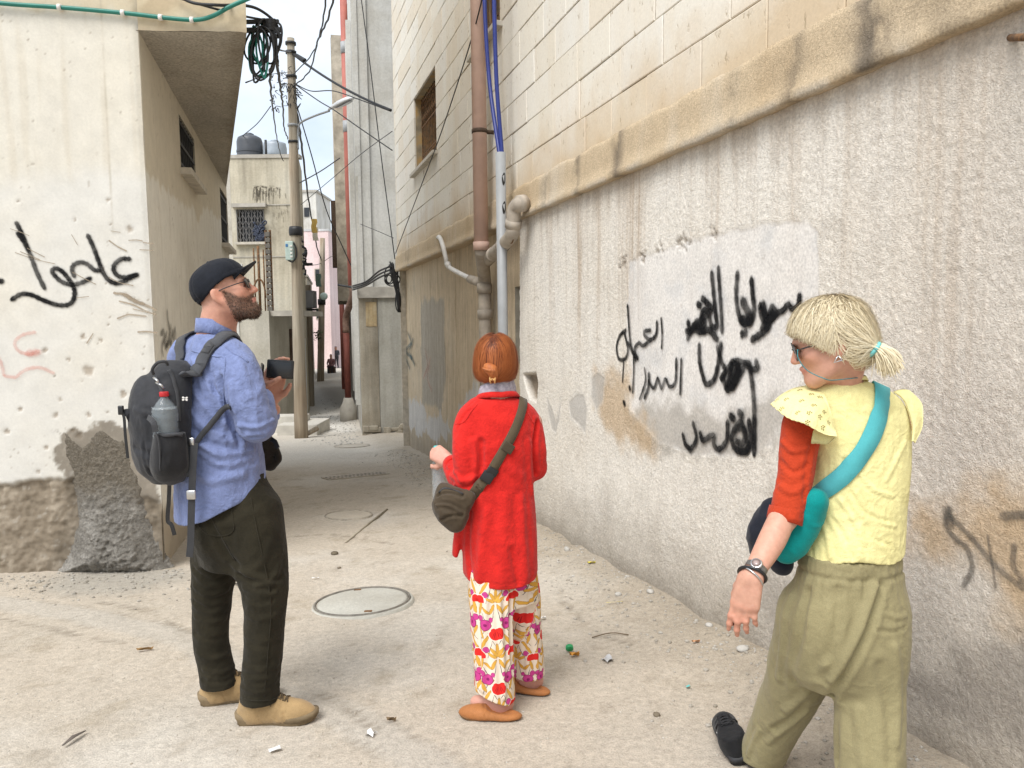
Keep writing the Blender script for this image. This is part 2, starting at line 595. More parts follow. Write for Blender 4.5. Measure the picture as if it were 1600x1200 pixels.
# ================================================================== the stone-faced building on the right
Z_LIP, Z_BAND, COURSE = 2.53, 2.78, 0.28
U_END, U_WHITE = 13.98, 6.85
stone_building = thing('stone_building', FR.p(6.0, -0.2), 'cream stone faced building with ochre ledge and white roughcast ground floor wall', 'building')
WIN = [(10.35, 12.0, 3.90, 5.02), (7.30, 8.25, 4.46, 5.58)]
GWIN = (6.97, 7.36, 1.20, 1.95)
def build_white_wall():
 us = cuts(-3.6, 1.2, 0.05).tolist() + cuts(1.2, U_WHITE, 0.011).tolist()[1:]
 us = np.array(us)
 zs = cuts(-0.6, Z_LIP + 0.02, 0.011)
 U, Z, F = skin(FR, us, zs, flip=False)
 Q = np.c_[U, Z]
 Q3 = np.c_[U, Z, 0 * U]
 g = base_z(0.649 + 0.9555 * U)
 hgt = Z - g
 c = np.tile(np.array([0.80, 0.755, 0.68]), (len(U), 1))
 n1 = fbm(Q3, 0.9, 4, 0.55, 3.0)
 n2 = fbm(Q3, 3.2, 4, 0.6, 13.0)
 sv = fbm(Q3 * [11.0, 0.55, 1], 1.0, 4, 0.6, 6.0)
 sv2 = fbm(Q3 * [34.0, 0.8, 1], 1.0, 3, 0.6, 26.0)
 c = lerpc(c, ramp01(n1, -0.05, 0.45) * 0.6, (0.735, 0.675, 0.585))
 c = lerpc(c, ramp01(-n1, 0.1, 0.5) * 0.45, (0.83, 0.80, 0.745))
 rain = (0.35 + 0.65 * ramp01(Z, 0.8, 2.5))
 c = lerpc(c, ramp01(sv, 0.08, 0.42) * 0.34 * rain, (0.54, 0.465, 0.385))
 c = lerpc(c, ramp01(sv2, 0.12, 0.5) * 0.22 * rain, (0.44, 0.37, 0.30))
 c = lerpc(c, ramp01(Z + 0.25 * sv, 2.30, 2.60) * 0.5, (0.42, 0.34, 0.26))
 c = lerpc(c, (1 - ramp01(U + 0.5 * n1, 1.6, 3.0)) * 0.45, (0.50, 0.43, 0.36))
 c = lerpc(c, ramp01(n2, 0.25, 0.5) * 0.25, (0.45, 0.40, 0.34))
 # rainwater runs under the ledge
 for px, w, a in ((905, .10, .75), (935, .05, .6), (985, .16, .8), (1000, .05, .7), (1115, .06, .35), (1235, .10, .4), (1330, .05, .4), (1440, .08, .45), (1500, .12, .4), (860, .06, .5)):
  u0 = FR.at(px, 380)[0]
  m = np.exp(-((U - u0 - 0.02 * fbm(Q3, 1.7, 2, .5, px)) / w) ** 2) * ramp01(Z + 0.5 * sv2, 0.9, 2.3)
  c = lerpc(c, m * a * 0.62 * (0.5 + 0.9 * ramp01(sv2, -0.2, 0.3)), (0.45, 0.345, 0.245))
 # dirt splashed up the foot
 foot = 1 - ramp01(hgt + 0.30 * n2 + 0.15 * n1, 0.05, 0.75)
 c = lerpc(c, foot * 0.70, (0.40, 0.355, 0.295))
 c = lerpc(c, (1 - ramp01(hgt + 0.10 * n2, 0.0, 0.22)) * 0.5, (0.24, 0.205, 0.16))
 # smooth repaired patch that carries the writing
 outline = FR.ats([(985, 408), (1060, 382), (1110, 366), (1200, 349), (1262, 347), (1280, 360), (1278, 470), (1258, 560), (1235, 640), (1205, 700), (1150, 712), (1085, 712), (1030, 690), (985, 640), (978, 520)])
 sm = blob(outline, Q, 0.010, 0.022, 7.0, 2.0)
 c = lerpc(c, sm * 0.62, (0.675, 0.655, 0.635))
 c = lerpc(c, sm * ramp01(n2, 0.0, 0.4) * 0.5, (0.585, 0.585, 0.58))
 low = blob(FR.ats([(975, 640), (1060, 628), (1130, 655), (1215, 610), (1240, 640), (1205, 705), (1090, 715), (1020, 705), (985, 670)]), Q, 0.05, 0.12, 7.0, 8.0)
 c = lerpc(c, low * 0.75, (0.40, 0.37, 0.325))
 # crumbling upper edge of the patch
 rim = np.exp(-(line_dist(list(FR.ats([(970, 412), (990, 406), (1060, 381), (1118, 364)])), Q) / 0.055) ** 2)
 rim = rim * (.55 + .6 * ramp01(fbm(Q3 * [1, 0, 0], 5.0, 2, .6, 6.), -.15, .2))
 chip = ramp01(rim * 0.50 + 0.75 * fbm(Q3 * [1, 1.6, 1], 19.0, 4, 0.75, 40.0), 0.42, 0.62)
 c = lerpc(c, chip * 0.75, (0.34, 0.285, 0.225))
 # ochre weather stains
 for pts, a, off in (([(932, 585), (985, 580), (985, 640), (1025, 680), (1022, 715), (990, 700), (950, 675), (930, 640)], 0.75, 1.0),
      ([(1400, 775), (1500, 790), (1640, 800), (1660, 985), (1580, 965), (1530, 900), (1470, 860), (1410, 850)], 0.75, 5.0),
      ([(1560, 770), (1700, 780), (1700, 1000), (1600, 990)], 0.5, 9.0)):
  m = blob(FR.ats(pts), Q, 0.09, 0.18, 4.0, off)
  c = lerpc(c, m * a, (0.53, 0.38, 0.225))
 # darker grey patches low on the near end
 for pts, a, off in (([(1370, 1050), (1480, 1030), (1620, 1010), (1640, 1160), (1500, 1150)], 0.7, 3.0), ([(1180, 900), (1250, 890), (1260, 980), (1200, 990)], 0.4, 6.0),
      ([(1390, 640), (1560, 600), (1600, 700), (1480, 760)], 0.18, 7.0)):
  c = lerpc(c, blob(FR.ats(pts), Q, 0.10, 0.22, 5.0, off) * a, (0.30, 0.27, 0.235))
 # places where the roughcast has fallen off to grey cement
 peel = np.zeros(len(U))
 for pts in ([(855, 622), (862, 640), (868, 660), (873, 640), (876, 625), (873, 655), (868, 677), (862, 672), (856, 645)],
    [(889, 628), (900, 617), (913, 618), (917, 640), (914, 676), (903, 662), (892, 652)],
    [(925, 590), (934, 582), (944, 590), (941, 625), (932, 641), (924, 622)],
    [(1408, 780), (1418, 800), (1412, 832), (1403, 828)]):
  d = poly_sd(FR.ats(pts), Q) + 0.012 * fbm(Q3, 14.0, 3, 0.6, 77.0)
  m = 1 - ramp01(d, -0.008, 0.008)
  peel = np.maximum(peel, m)
  c = lerpc(c, np.exp(-((d - 0.012) / 0.012) ** 2) * 0.4, (0.70, 0.67, 0.62))
 c = lerpc(c, peel * 0.75, (0.45, 0.43, 0.40))
 # the broken hole beside the pipes
 hole = poly_sd(FR.ats([(818, 585), (838, 583), (841, 600), (838, 628), (828, 622), (822, 604)]), Q) + 0.015 * fbm(Q3, 12.0, 3, 0.6, 15.0)
 hm = 1 - ramp01(hole, -0.02, 0.012)
 c = lerpc(c, hm * 0.85, (0.22, 0.165, 0.11))
 # pitting
 pit = ramp01(fbm(Q3, 21.0, 2, 0.5, 55.0), 0.52, 0.62)
 c = lerpc(c, pit * 0.35, (0.35, 0.30, 0.25))
 smooth = np.clip(sm * 0.9 + peel * 0.6 + low * 0.1, 0, 1)
 rough = (1 - 0.85 * smooth)
 nd = fbm(Q3, 48.0, 2, 0.6, 90.0)
 out = rough * 0.0055 * nd + 0.010 * fbm(Q3, 1.3, 2, 0.5, 60.0) - 0.004 * peel - 0.07 * hm - 0.012 * chip - 0.004 * sm
 c = c * (1 + 0.10 * rough * np.clip(nd, -0.6, 0.6))[:, None]
 # ragged end beside the pipes
 endw = ramp01(U, U_WHITE - 0.03, U_WHITE)
 U2 = U + endw * (0.05 * fbm(Q3 * [0, 1, 1], 5.0, 3, 0.6, 21.0) + 0.06 * (1.5 - Z) * 0.6)
 mk('plaster_wall', FR.p(U2, Z, out), F, M_ROUGHCAST, stone_building, True, attrs={'smooth': smooth}, cols=c)
 # its thickness at the pipe end
 zz = cuts(-0.6, Z_LIP, 0.05)
 ue = U_WHITE + 0.06 * (1.5 - zz) * 0.6 - 0.012
 b = MB()
 for i in range(len(zz) - 1):
  b.quad(FR.p(ue[i], zz[i], 0.0), FR.p(ue[i] + 0.03, zz[i], -0.13), FR.p(ue[i + 1] + 0.03, zz[i + 1], -0.13), FR.p(ue[i + 1], zz[i + 1], 0.0))
 b.build('plaster_edge', M_CONCRETE, stone_building, True)
def white_out(U, Z):
 """Where the face of the roughcast stands, for paint that follows it."""
 Q3 = np.c_[U, Z, 0 * U]
 return 0.010 * fbm(Q3, 1.3, 2, 0.5, 60.0)
def build_ochre_wall():
 us = cuts(U_WHITE - 0.1, U_END, 0.018, *GWIN[:2])
 zs = cuts(-1.6, Z_LIP + 0.05, 0.018, *GWIN[2:])
 U, Z, F = skin(FR, us, zs, [GWIN])
 Q = np.c_[U, Z]
 Q3 = np.c_[U, Z, 0 * U]
 g = base_z(0.649 + 0.9555 * U)
 hgt = Z - g
 c = np.tile(np.array([0.66, 0.545, 0.39]), (len(U), 1))
 n1 = fbm(Q3, 0.8, 4, 0.6, 3.0)
 n2 = fbm(Q3, 3.0, 4, 0.6, 19.0)
 sv = fbm(Q3 * [7.0, 0.6, 1], 1.0, 4, 0.6, 9.0)
 c = lerpc(c, ramp01(n1, 0.0, 0.4) * 0.6, (0.68, 0.59, 0.455))
 c = lerpc(c, ramp01(sv, 0.08, 0.42) * 0.42, (0.44, 0.345, 0.235))
 c = lerpc(c, ramp01(n2, 0.15, 0.5) * 0.35, (0.40, 0.335, 0.25))
 grey = blob(FR.ats([(657, 470), (694, 465), (696, 590), (690, 640), (660, 630)], -0.12), Q, 0.05, 0.15, 3.0, 1.0)
 c = lerpc(c, grey * 0.75, (0.39, 0.37, 0.325))
 c = lerpc(c, (1 - ramp01(hgt + 0.35 * n2, 0.05, 0.85)) * 0.75, (0.33, 0.29, 0.235))
 white = 0
 for pts in ([(632, 618), (640, 622), (664, 632), (668, 660), (654, 690), (648, 668), (640, 672), (634, 640)], [(668, 655), (690, 650), (703, 672), (700, 688), (680, 690), (668, 678)], [(716, 640), (740, 600), (760, 620), (750, 670), (722, 690)]):
  white = np.maximum(white, blob(FR.ats(pts, -0.12), Q, 0.03, 0.22, 4.0, 31.0))
 c = lerpc(c, white * 0.85, (0.64, 0.635, 0.62))
 crack = np.exp(-(np.abs(U - 10.0 - 0.06 * fbm(Q3, 2.0, 3, 0.6, 5.0)) / 0.012) ** 2)
 c = lerpc(c, crack * 0.6, (0.22, 0.17, 0.11))
 out = -0.12 + 0.012 * fbm(Q3, 2.0, 3, 0.55, 8.0) - 0.02 * crack
 mk('ochre_wall', FR.p(U, Z, out), F, M_OCHRE, stone_building, True, cols=c)
def build_ledge():
 us = cuts(-3.6, U_END + 0.06, 0.022)
 prof = [(-0.125, Z_LIP + 0.012), (0.0, Z_LIP + 0.004), (0.056, Z_LIP), (0.062, Z_LIP + 0.010), (0.062, Z_LIP + 0.045), (0.050, Z_LIP + 0.058), (0.048, Z_LIP + 0.12),
   (0.046, Z_LIP + 0.16), (0.045, Z_LIP + 0.20), (0.043, Z_LIP + 0.24), (0.040, Z_BAND + 0.01), (0.034, Z_BAND + 0.035), (-0.02, Z_BAND + 0.05)]
 nu, npf = len(us), len(prof)
 U = np.repeat(us, npf)
 O = np.tile([a for a, _ in prof], nu)
 Z = np.tile([b for _, b in prof], nu)
 Q3 = np.c_[U, Z, O]
 top = np.tile(np.arange(npf) >= 9, nu)
 n = fbm(Q3, 7.0, 3, 0.6, 2.0)
 O = O + 0.005 * n + 0.005 * fbm(Q3, 30.0, 2, 0.6, 5.0)
 Z = Z + 0.012 * fbm(Q3 * [1, 0, 0], 4.0, 4, 0.6, 7.0) + top * 0.030 * fbm(Q3 * [1, 0, 0], 2.2, 3, 0.6, 17.0)
 c = np.tile(np.array([0.585, 0.465, 0.315]), (len(U), 1))
 n1 = fbm(Q3 * [1, 0.3, 0], 1.1, 4, 0.6, 13.0)
 c = lerpc(c, ramp01(n1, 0.0, 0.4) * 0.7, (0.64, 0.565, 0.455))
 c = lerpc(c, ramp01(-n1, 0.1, 0.45) * 0.5, (0.46, 0.335, 0.20))
 for px, w, a in ((1375, .10, .85), (1255, .06, .5), (975, .08, .7), (910, .06, .75), (860, .10, .4), (1160, .05, .5), (1500, .2, .3), (640, .35, .35)):
  u0 = FR.at(px, 340 - 0.395 * (px - 815) - 40)[0]
  c = lerpc(c, np.exp(-((U - u0) / w) ** 2) * a * ramp01(fbm(Q3, 9.0, 3, .6, px), -0.35, 0.15), (0.12, 0.10, 0.08))
 edge = np.tile(np.array([(1.0 if i in (2, 3) else 0.0) for i in range(npf)]), nu)
 c = lerpc(c, edge * ramp01(fbm(Q3, 2.5, 3, .6, 71.0), -0.1, 0.2) * 0.6, (0.60, 0.55, 0.47))
 F = grid_faces(nu, npf)
 mk('ledge', FR.p(U, Z, O), F, M_BAND, stone_building, True, cols=c)
def build_stones():
 t = NT('cut_limestone', 0.82, 0.25)
 rnd = t.n('ShaderNodeObjectInfo').outputs['Random']
 base = t.ramp(rnd, (0.0, (0.69, 0.645, 0.555)), (0.35, (0.73, 0.695, 0.615)), (0.6, (0.71, 0.685, 0.625)), (0.85, (0.68, 0.615, 0.51)), (1.0, (0.75, 0.72, 0.66)))
 sv = t.noise(1.0, 4, 0.6, t.pos((2.2, 2.2, 0.35)))
 base = t.mix(t.ramp(sv, (0.50, 0.0), (0.72, 0.32)), base, (0.60, 0.48, 0.31))
 v = t.pos((1, 1, 1))
 zc = t.n('ShaderNodeSeparateXYZ')
 t.l(v, zc.inputs[0])
 low = t.math('ADD', zc.outputs[2], t.math('MULTIPLY', t.noise(1.6, 4, 0.6), -0.9))
 base = t.mix(t.ramp(t.math('MULTIPLY', low, 0.25), (0.585, 0.75), (0.70, 0.0)), base, (0.52, 0.385, 0.23))
 pit = t.noise(1.0, 3, 0.7, t.pos((26, 26, 13)))
 base = t.mix(t.ramp(pit, (0.63, 0.0), (0.70, 0.75)), base, (0.33, 0.26, 0.17))
 fine = t.noise(55, 4, 0.65)
 base = t.mix(1.0, base, t.ramp(fine, (0.3, 0.93), (0.7, 1.05)), 'MULTIPLY')
 t.set(Base_Color=base)
 t.bump(t.mix(0.6, fine, t.ramp(pit, (0.58, 1.0), (0.72, 0.0))), 0.35, 0.008)
 mat = t.m
 back = NT('mortar', 0.95, 0.1)
 back.set(Base_Color=back.ramp(back.noise(12, 4), (0.3, (0.20, 0.165, 0.12)), (0.7, (0.30, 0.255, 0.19))))
 us = cuts(-3.6, U_END, 1.0, *[w for q in WIN for w in q[:2]])
 zs = cuts(Z_BAND - 0.1, 10.5, 1.0, *[w for q in WIN for w in q[2:]])
 U, Z, F = skin(FR, us, zs, WIN)
 mk('mortar_bed', FR.p(U, Z, -0.012), F, back.m, stone_building, False)
 H = COURSE - 0.007
 meshes = {}
 def stone_mesh(L):
  key = round(L, 3)
  if key in meshes: return meshes[key]
  hl, hh, b = L / 2 - 0.0035, H / 2, 0.005
  V = []
  for (w, o) in ((0, -0.03), (0, -b * 0.8), (b, 0.0)):
   V += [(-hl + w, o, -hh + w), (hl - w, o, -hh + w), (hl - w, o, hh - w), (-hl + w, o, hh - w)]
  F = [(8, 9, 10, 11)]
  for r in (0, 4):
   for j in range(4):
    k = (j + 1) % 4
    F.append((r + j, r + k, r + 4 + k, r + 4 + j))
  me = bpy.data.meshes.new('stone')
  me.from_pydata(V, [], F)
  me.materials.append(mat)
  meshes[key] = me
  return me
 rot = Matrix((tuple(FR.u), tuple(FR.n), (0, 0, 1))).transposed().to_4x4()
 r = random.Random(5)
 rows = int((10.4 - Z_BAND) / COURSE)
 extra = MB()
 lens = (0.44, 0.50, 0.56, 0.62, 0.68)
 shown = 0
 for k in range(rows):
  z = Z_BAND + (k + 0.5) * COURSE
  vis = ((z + 0.14 - 1.61) / 0.402 - 0.65) / 0.955 - 1.3     # above the picture before this
  spans = [(-3.6, U_END)]
  for (a, b, c, d) in WIN:
   if c < z < d:
    spans = [s for (p, q) in spans for s in ((p, min(q, a)), (max(p, b), q)) if s[1] - s[0] > 0.02]
  for (p, q) in spans:
   u = q - (0.22 if k % 2 else 0.0) * r.uniform(0.8, 1.3)
   edges = [q] + ([u] if u < q else [])
   while u > p + 1e-6:
    L = r.choice(lens)
    if u - L < p + 0.2: L = u - p
    u -= L
    edges.append(u)
   for e1, e0 in zip(edges[:-1], edges[1:]):
    L, uc = e1 - e0, (e0 + e1) / 2
    if L < 0.03: continue
    out = 0.022 + r.uniform(-0.004, 0.004)
    if uc > vis and shown < 299:
     o = bpy.data.objects.new('stone', stone_mesh(L))
     COL.objects.link(o)
     o.matrix_basis = Matrix.Translation(FR.p(uc, z, out)) @ rot
     hang(o, stone_building)
     shown += 1
    else:
     extra.box(FR.p(uc, z, out - 0.015), (L - 0.007, 0.03, H), FR.ax)
 o = extra.build('stone_courses', mat, stone_building)
 o['kind'] = 'stuff'
def build_right_windows():
 def reveal(win, d, mat, par, o0=0.0):
  a, b, c, e = win
  m = MB()
  m.quad(FR.p(a, c, o0), FR.p(a, c, -d), FR.p(a, e, -d), FR.p(a, e, o0))
  m.quad(FR.p(b, c, o0), FR.p(b, e, o0), FR.p(b, e, -d), FR.p(b, c, -d))
  m.quad(FR.p(a, e, o0), FR.p(a, e, -d), FR.p(b, e, -d), FR.p(b, e, o0))
  m.quad(FR.p(a, c, o0), FR.p(b, c, o0), FR.p(b, c, -d), FR.p(a, c, -d))
  return m.build('window', mat, par)
 rv = NT('stained_reveal', 0.9, 0.1)
 rv.set(Base_Color=rv.ramp(rv.noise(5, 5, 0.6), (0.35, (0.24, 0.20, 0.14)), (0.5, (0.36, 0.29, 0.19)), (0.62, (0.46, 0.30, 0.13))))
 for wi, win in enumerate(WIN):
  a, b, c, e = win
  w = reveal(win, 0.34, rv.m, stone_building, -0.005)
  MB().quad(FR.p(a, c, -0.335), FR.p(b, c, -0.335), FR.p(b, e, -0.335), FR.p(a, e, -0.335)).build('pane', M_DARKGLASS, w)
  g = MB()
  o = -0.10
  nb = int((b - a) / 0.105)
  for i in range(nb + 1):
   u = a + 0.02 + (b - a - 0.04) * i / nb
   g.tube([FR.p(u, c, o), FR.p(u, e, o)], 0.008, 6)
  for f in (0.04, 0.24, 0.62, 0.95):
   g.box(FR.p((a + b) / 2, c + (e - c) * f, o), (b - a, 0.010, 0.022), FR.ax)
  for f0, f1 in ((0.04, 0.24), (0.62, 0.95)):
   for i in range(nb):
    u = a + 0.02 + (b - a - 0.04) * (i + 0.5) / nb
    zc, hh = c + (e - c) * (f0 + f1) / 2, (e - c) * (f1 - f0) / 2
    th = np.linspace(0, 4 * math.pi, 22)
    r = np.linspace(0.042, 0.018, 22)
    g.tube(FR.p(u + r * np.cos(th), zc + hh * np.linspace(-0.9, 0.9, 22) + 0.02 * np.sin(th), o + 0.006), 0.0065, 5)
  g.build('window_grille', M_RUST, w)
  b2 = MB().box(FR.p((a + b) / 2, c - 0.028, -0.08), (b - a + 0.16, 0.36, 0.05), FR.ax, 0.006)
  b2.build('sill', M_SILL, w)
 w = reveal(GWIN, 0.34, M_REVEAL, stone_building, -0.115)
 a, b, c, e = GWIN
 MB().quad(FR.p(a, c, -0.33), FR.p(b, c, -0.33), FR.p(b, e, -0.33), FR.p(a, e, -0.33)).build('pane', M_DARKGLASS, w)
 fr = MB()
 for z in (c + 0.015, e - 0.015): fr.box(FR.p((a + b) / 2, z, -0.22), (b - a, 0.04, 0.03), FR.ax)
 for u in (a + 0.015, b - 0.015): fr.box(FR.p(u, (c + e) / 2, -0.22), (0.03, 0.04, e - c - 0.062), FR.ax)
 fr.build('frame', M_REVEAL, w)
build_white_wall()
build_ochre_wall()
build_ledge()
build_stones()
build_right_windows()
b = MB()
b.box(FR.p((U_END - 3.6) / 2, 4.4, -4.4), (U_END + 3.58, 8.0, 12.0), FR.ax)
b.build('building_core', M_CONCRETE, stone_building)
# far end of the building, facing up the street
b = MB()
b.box(FR.p(U_END + 0.004, 4.4, -0.215), (0.02, 0.40, 12.0), FR.ax)
b.build('end_wall', M_PLASTER if False else M_SILL, stone_building)
# ================================================================== the whitewashed building on the left
LC = gpt(258, 888)
LA = gpt(0, 897)
FL = Frame([LC[0], LC[1], 0], [LC[0] - LA[0], LC[1] - LA[1], 0], [LC[1] - LA[1], -(LC[0] - LA[0]), 0])   # front, u < 0 is left
_s = ray(473, 507)
FS = Frame([LC[0], LC[1], 0], [_s[0], 1, 0], [1, -_s[0], 0])                                      # side along the alley
Z_SOF = FL.at(224, 47)[1]
W_OV = FL.at(386, 60)[0]
L_SIDE = 6.35
white_building = thing('white_building', FL.p(-2.0, -0.16), 'whitewashed corner building with an upper floor jutting out over a tapering soffit', 'building')
def pits(Q3, c, seeds, dens=0.54):
 p1 = ramp01(fbm(Q3, 17.0, 2, 0.5, seeds), dens, dens + 0.07)
 p2 = ramp01(fbm(Q3, 38.0, 2, 0.5, seeds + 9), dens - 0.02, dens + 0.05) * 0.7
 m = np.maximum(p1, p2) * ramp01(fbm(Q3, 0.9, 3, 0.6, seeds + 3), -0.25, 0.25)
 return lerpc(c, m * 0.75, (0.27, 0.22, 0.165)), m
def build_left_front():
 us = cuts(-4.3, 0.0, 0.0132)
 zs = cuts(-0.6, 4.6, 0.0132, Z_SOF)
 U, Z, F = skin(FL, us, zs)
 Q = np.c_[U, Z]
 Q3 = np.c_[U, Z, 0 * U]
 c = np.tile(np.array([0.62, 0.603, 0.555]), (len(U), 1))
 n1 = fbm(Q3, 0.7, 4, 0.55, 33.0)
 n2 = fbm(Q3, 2.6, 4, 0.6, 43.0)
 sv = fbm(Q3 * [9.0, 0.5, 1], 1.0, 3, 0.6, 16.0)
 c = lerpc(c, ramp01(n1, -0.05, 0.45) * 0.55, (0.63, 0.585, 0.49))
 c = lerpc(c, ramp01(-n1, 0.1, 0.5) * 0.4, (0.69, 0.685, 0.655))
 old = ramp01(Z + 0.35 * n1 + 0.1 * n2, 2.55, 2.75)
 c = lerpc(c, old * 0.55, (0.63, 0.585, 0.485))
 c = lerpc(c, ramp01(sv, 0.12, 0.45) * 0.30 * old, (0.50, 0.44, 0.34))
 top = ramp01(Z + 0.16 * n2 + 0.05 * sv, Z_SOF + 0.06, Z_SOF + 0.16)
 c = lerpc(c, top * 0.8, (0.52, 0.435, 0.30))
 c = lerpc(c, top * ramp01(n2, 0.0, 0.3) * 0.6, (0.40, 0.31, 0.20))
 c = lerpc(c, ramp01(n2, 0.2, 0.5) * 0.2, (0.52, 0.49, 0.43))
 # rubbed pale paint and faint old red writing live on this coat
 c, pm = pits(Q3, c, 4.0, 0.57)
 scr = np.zeros(len(U))
 def zp(x, y): return FL.at(x / 3.75, 300 + y / 3.75)
 wide = blob([zp(*p) for p in [(690, 590), (760, 600), (840, 650), (915, 680), (915, 700), (840, 668), (760, 625)]], Q, 0.008, 0.02, 20.0, 4.0)
 scr = np.maximum(scr, .7 * wide * ramp01(fbm(Q3, 30.0, 2, .6, 8.0), -0.2, 0.1))
 c = lerpc(c, scr * 0.8, (0.36, 0.30, 0.22))
 chips = np.zeros(len(U))
 for (x, y, r) in ((635, 45, 11), (655, 38, 6), (650, 190, 10), (445, 165, 7), (760, 222, 20), (487, 850, 14), (520, 1048, 34), (260, 925, 14), (675, 1035, 11), (590, 870, 6), (838, 1040, 8),
      (640, 778, 6), (715, 1180, 16), (595, 575, 6), (405, 985, 7), (490, 1110, 6), (815, 945, 6), (320, 1080, 9), (545, 585, 6), (105, 55, 7)):
  p = zp(x, y)
  d = np.hypot(Q[:, 0] - p[0], (Q[:, 1] - p[1])) + 0.02 * fbm(Q3, 20.0, 2, .6, x)
  chips = np.maximum(chips, 1 - ramp01(d, r / 3.75 * 0.0045 * 0.6, r / 3.75 * 0.0045 * 1.1))
 for (x, y, r) in ((138, 648, 4), (192, 618, 4), (87, 648, 3), (123, 680, 5), (115, 673, 3), (72, 698, 3), (60, 737, 4), (170, 645, 2.5), (30, 640, 2.5), (10, 675, 3), (95, 625, 2)):
  p = FL.at(x, y)
  d = np.hypot(Q[:, 0] - p[0], (Q[:, 1] - p[1])) + 0.02 * fbm(Q3, 20.0, 2, .6, x)
  chips = np.maximum(chips, 1 - ramp01(d, r * 0.0045 * 0.7, r * 0.0045 * 1.2))
 c = lerpc(c, chips * 0.65, (0.30, 0.235, 0.17))
 # plaster gone along the foot: bare brown cement
 zb = FL.at(30, 752)[1]
 foot = 1 - ramp01(Z + 0.10 * fbm(Q3, 2.2, 4, 0.65, 61.0) + 0.15 * ramp01(U, -0.55, -0.1), zb - 0.03, zb + 0.015)
 bn = fbm(Q3, 6.0, 4, 0.65, 71.0)
 bare = np.tile(np.array([0.235, 0.195, 0.145]), (len(U), 1))
 bare = lerpc(bare, ramp01(bn, 0.0, 0.4), (0.34, 0.29, 0.225))
 bare = lerpc(bare, ramp01(-bn, 0.15, 0.5) * 0.7, (0.14, 0.115, 0.085))
 bare = lerpc(bare, ramp01(fbm(Q3, 14.0, 3, .6, 3.0), 0.25, 0.45) * 0.5, (0.42, 0.385, 0.33))
 c = c * (1 - foot[:, None]) + bare * foot[:, None]
 smear = blob(FL.ats([(84, 668), (130, 674), (150, 656), (172, 655), (205, 672), (226, 730), (250, 780), (270, 900), (70, 905), (100, 800), (96, 740)]), Q, .014, .10, 8.0, 5.0)
 c = c * (1 - .85 * smear[:, None]) + (bare * .72) * .85 * smear[:, None]
 crack = np.exp(-(np.abs(U - FL.at(162, 100)[0] - 0.03 * fbm(Q3 * [0, 1, 0], 1.5, 4, .6, 2.)) / 0.004) ** 2) * ramp01(Z, 2.0, 2.6)
 c = lerpc(c, crack * 0.5, (0.40, 0.35, 0.27))
 out = 0.006 * n1 + 0.0015 * n2 - 0.004 * scr - 0.008 * chips - 0.004 * pm + foot * (-0.03 + 0.030 * bn + 0.012 * fbm(Q3, 30.0, 2, .6, 2.))
 out = out * (1 - 0 * U)
 corner = ramp01(U, -0.05, 0.0)
 mk('front_wall', FL.p(U, Z, out * (1 - corner) - 0.012 * corner ** 2), F, M_PLASTER, white_building, True, cols=c)
 # the jutting part of the front, over the soffit
 us = cuts(0.0, W_OV, 0.0115)
 zs = cuts(Z_SOF, 4.6, 0.0115)
 U, Z, F = skin(FL, us, zs)
 Q3 = np.c_[U, Z, 0 * U]
 n2 = fbm(Q3, 2.6, 4, 0.6, 43.0)
 c = np.tile(np.array([0.52, 0.435, 0.30]), (len(U), 1))
 c = lerpc(c, ramp01(n2, 0.0, 0.3) * 0.6, (0.40, 0.31, 0.20))
 c = lerpc(c, ramp01(-n2, 0.0, 0.4) * 0.5, (0.62, 0.55, 0.42))
 c, pm = pits(Q3, c, 14.0, 0.50)
 zlow = 1 - ramp01(Z - Z_SOF + 0.02 * fbm(Q3, 8., 3, .6, 1.), 0.0, 0.05)
 c = lerpc(c, zlow * 0.4, (0.34, 0.28, 0.20))
 Zj = Z + (Z < Z_SOF + 1e-4) * 0.012 * fbm(Q3, 4.0, 3, .6, 88.)
 mk('front_wall', FL.p(U, Zj, 0.006 * fbm(Q3, 0.7, 4, .55, 33.0)), F, M_PLASTER, white_building, True, cols=c)
 b = MB()
 for (u0, u1) in ((-4.3, 0.0), (0.0, W_OV)):
  b.quad(FL.p(u0, 4.6), FL.p(u1, 4.6), FL.p(u1, 8.5), FL.p(u0, 8.5))
 b.quad(FL.p(-9, -0.8), FL.p(-4.3, -0.8), FL.p(-4.3, 8.5), FL.p(-9, 8.5))
 b.build('upper_wall', simple('cream_plaster', (0.62, 0.57, 0.46), 0.9, 0.1, 0.15, 2, 0.2, 60), white_building)
SWIN = []
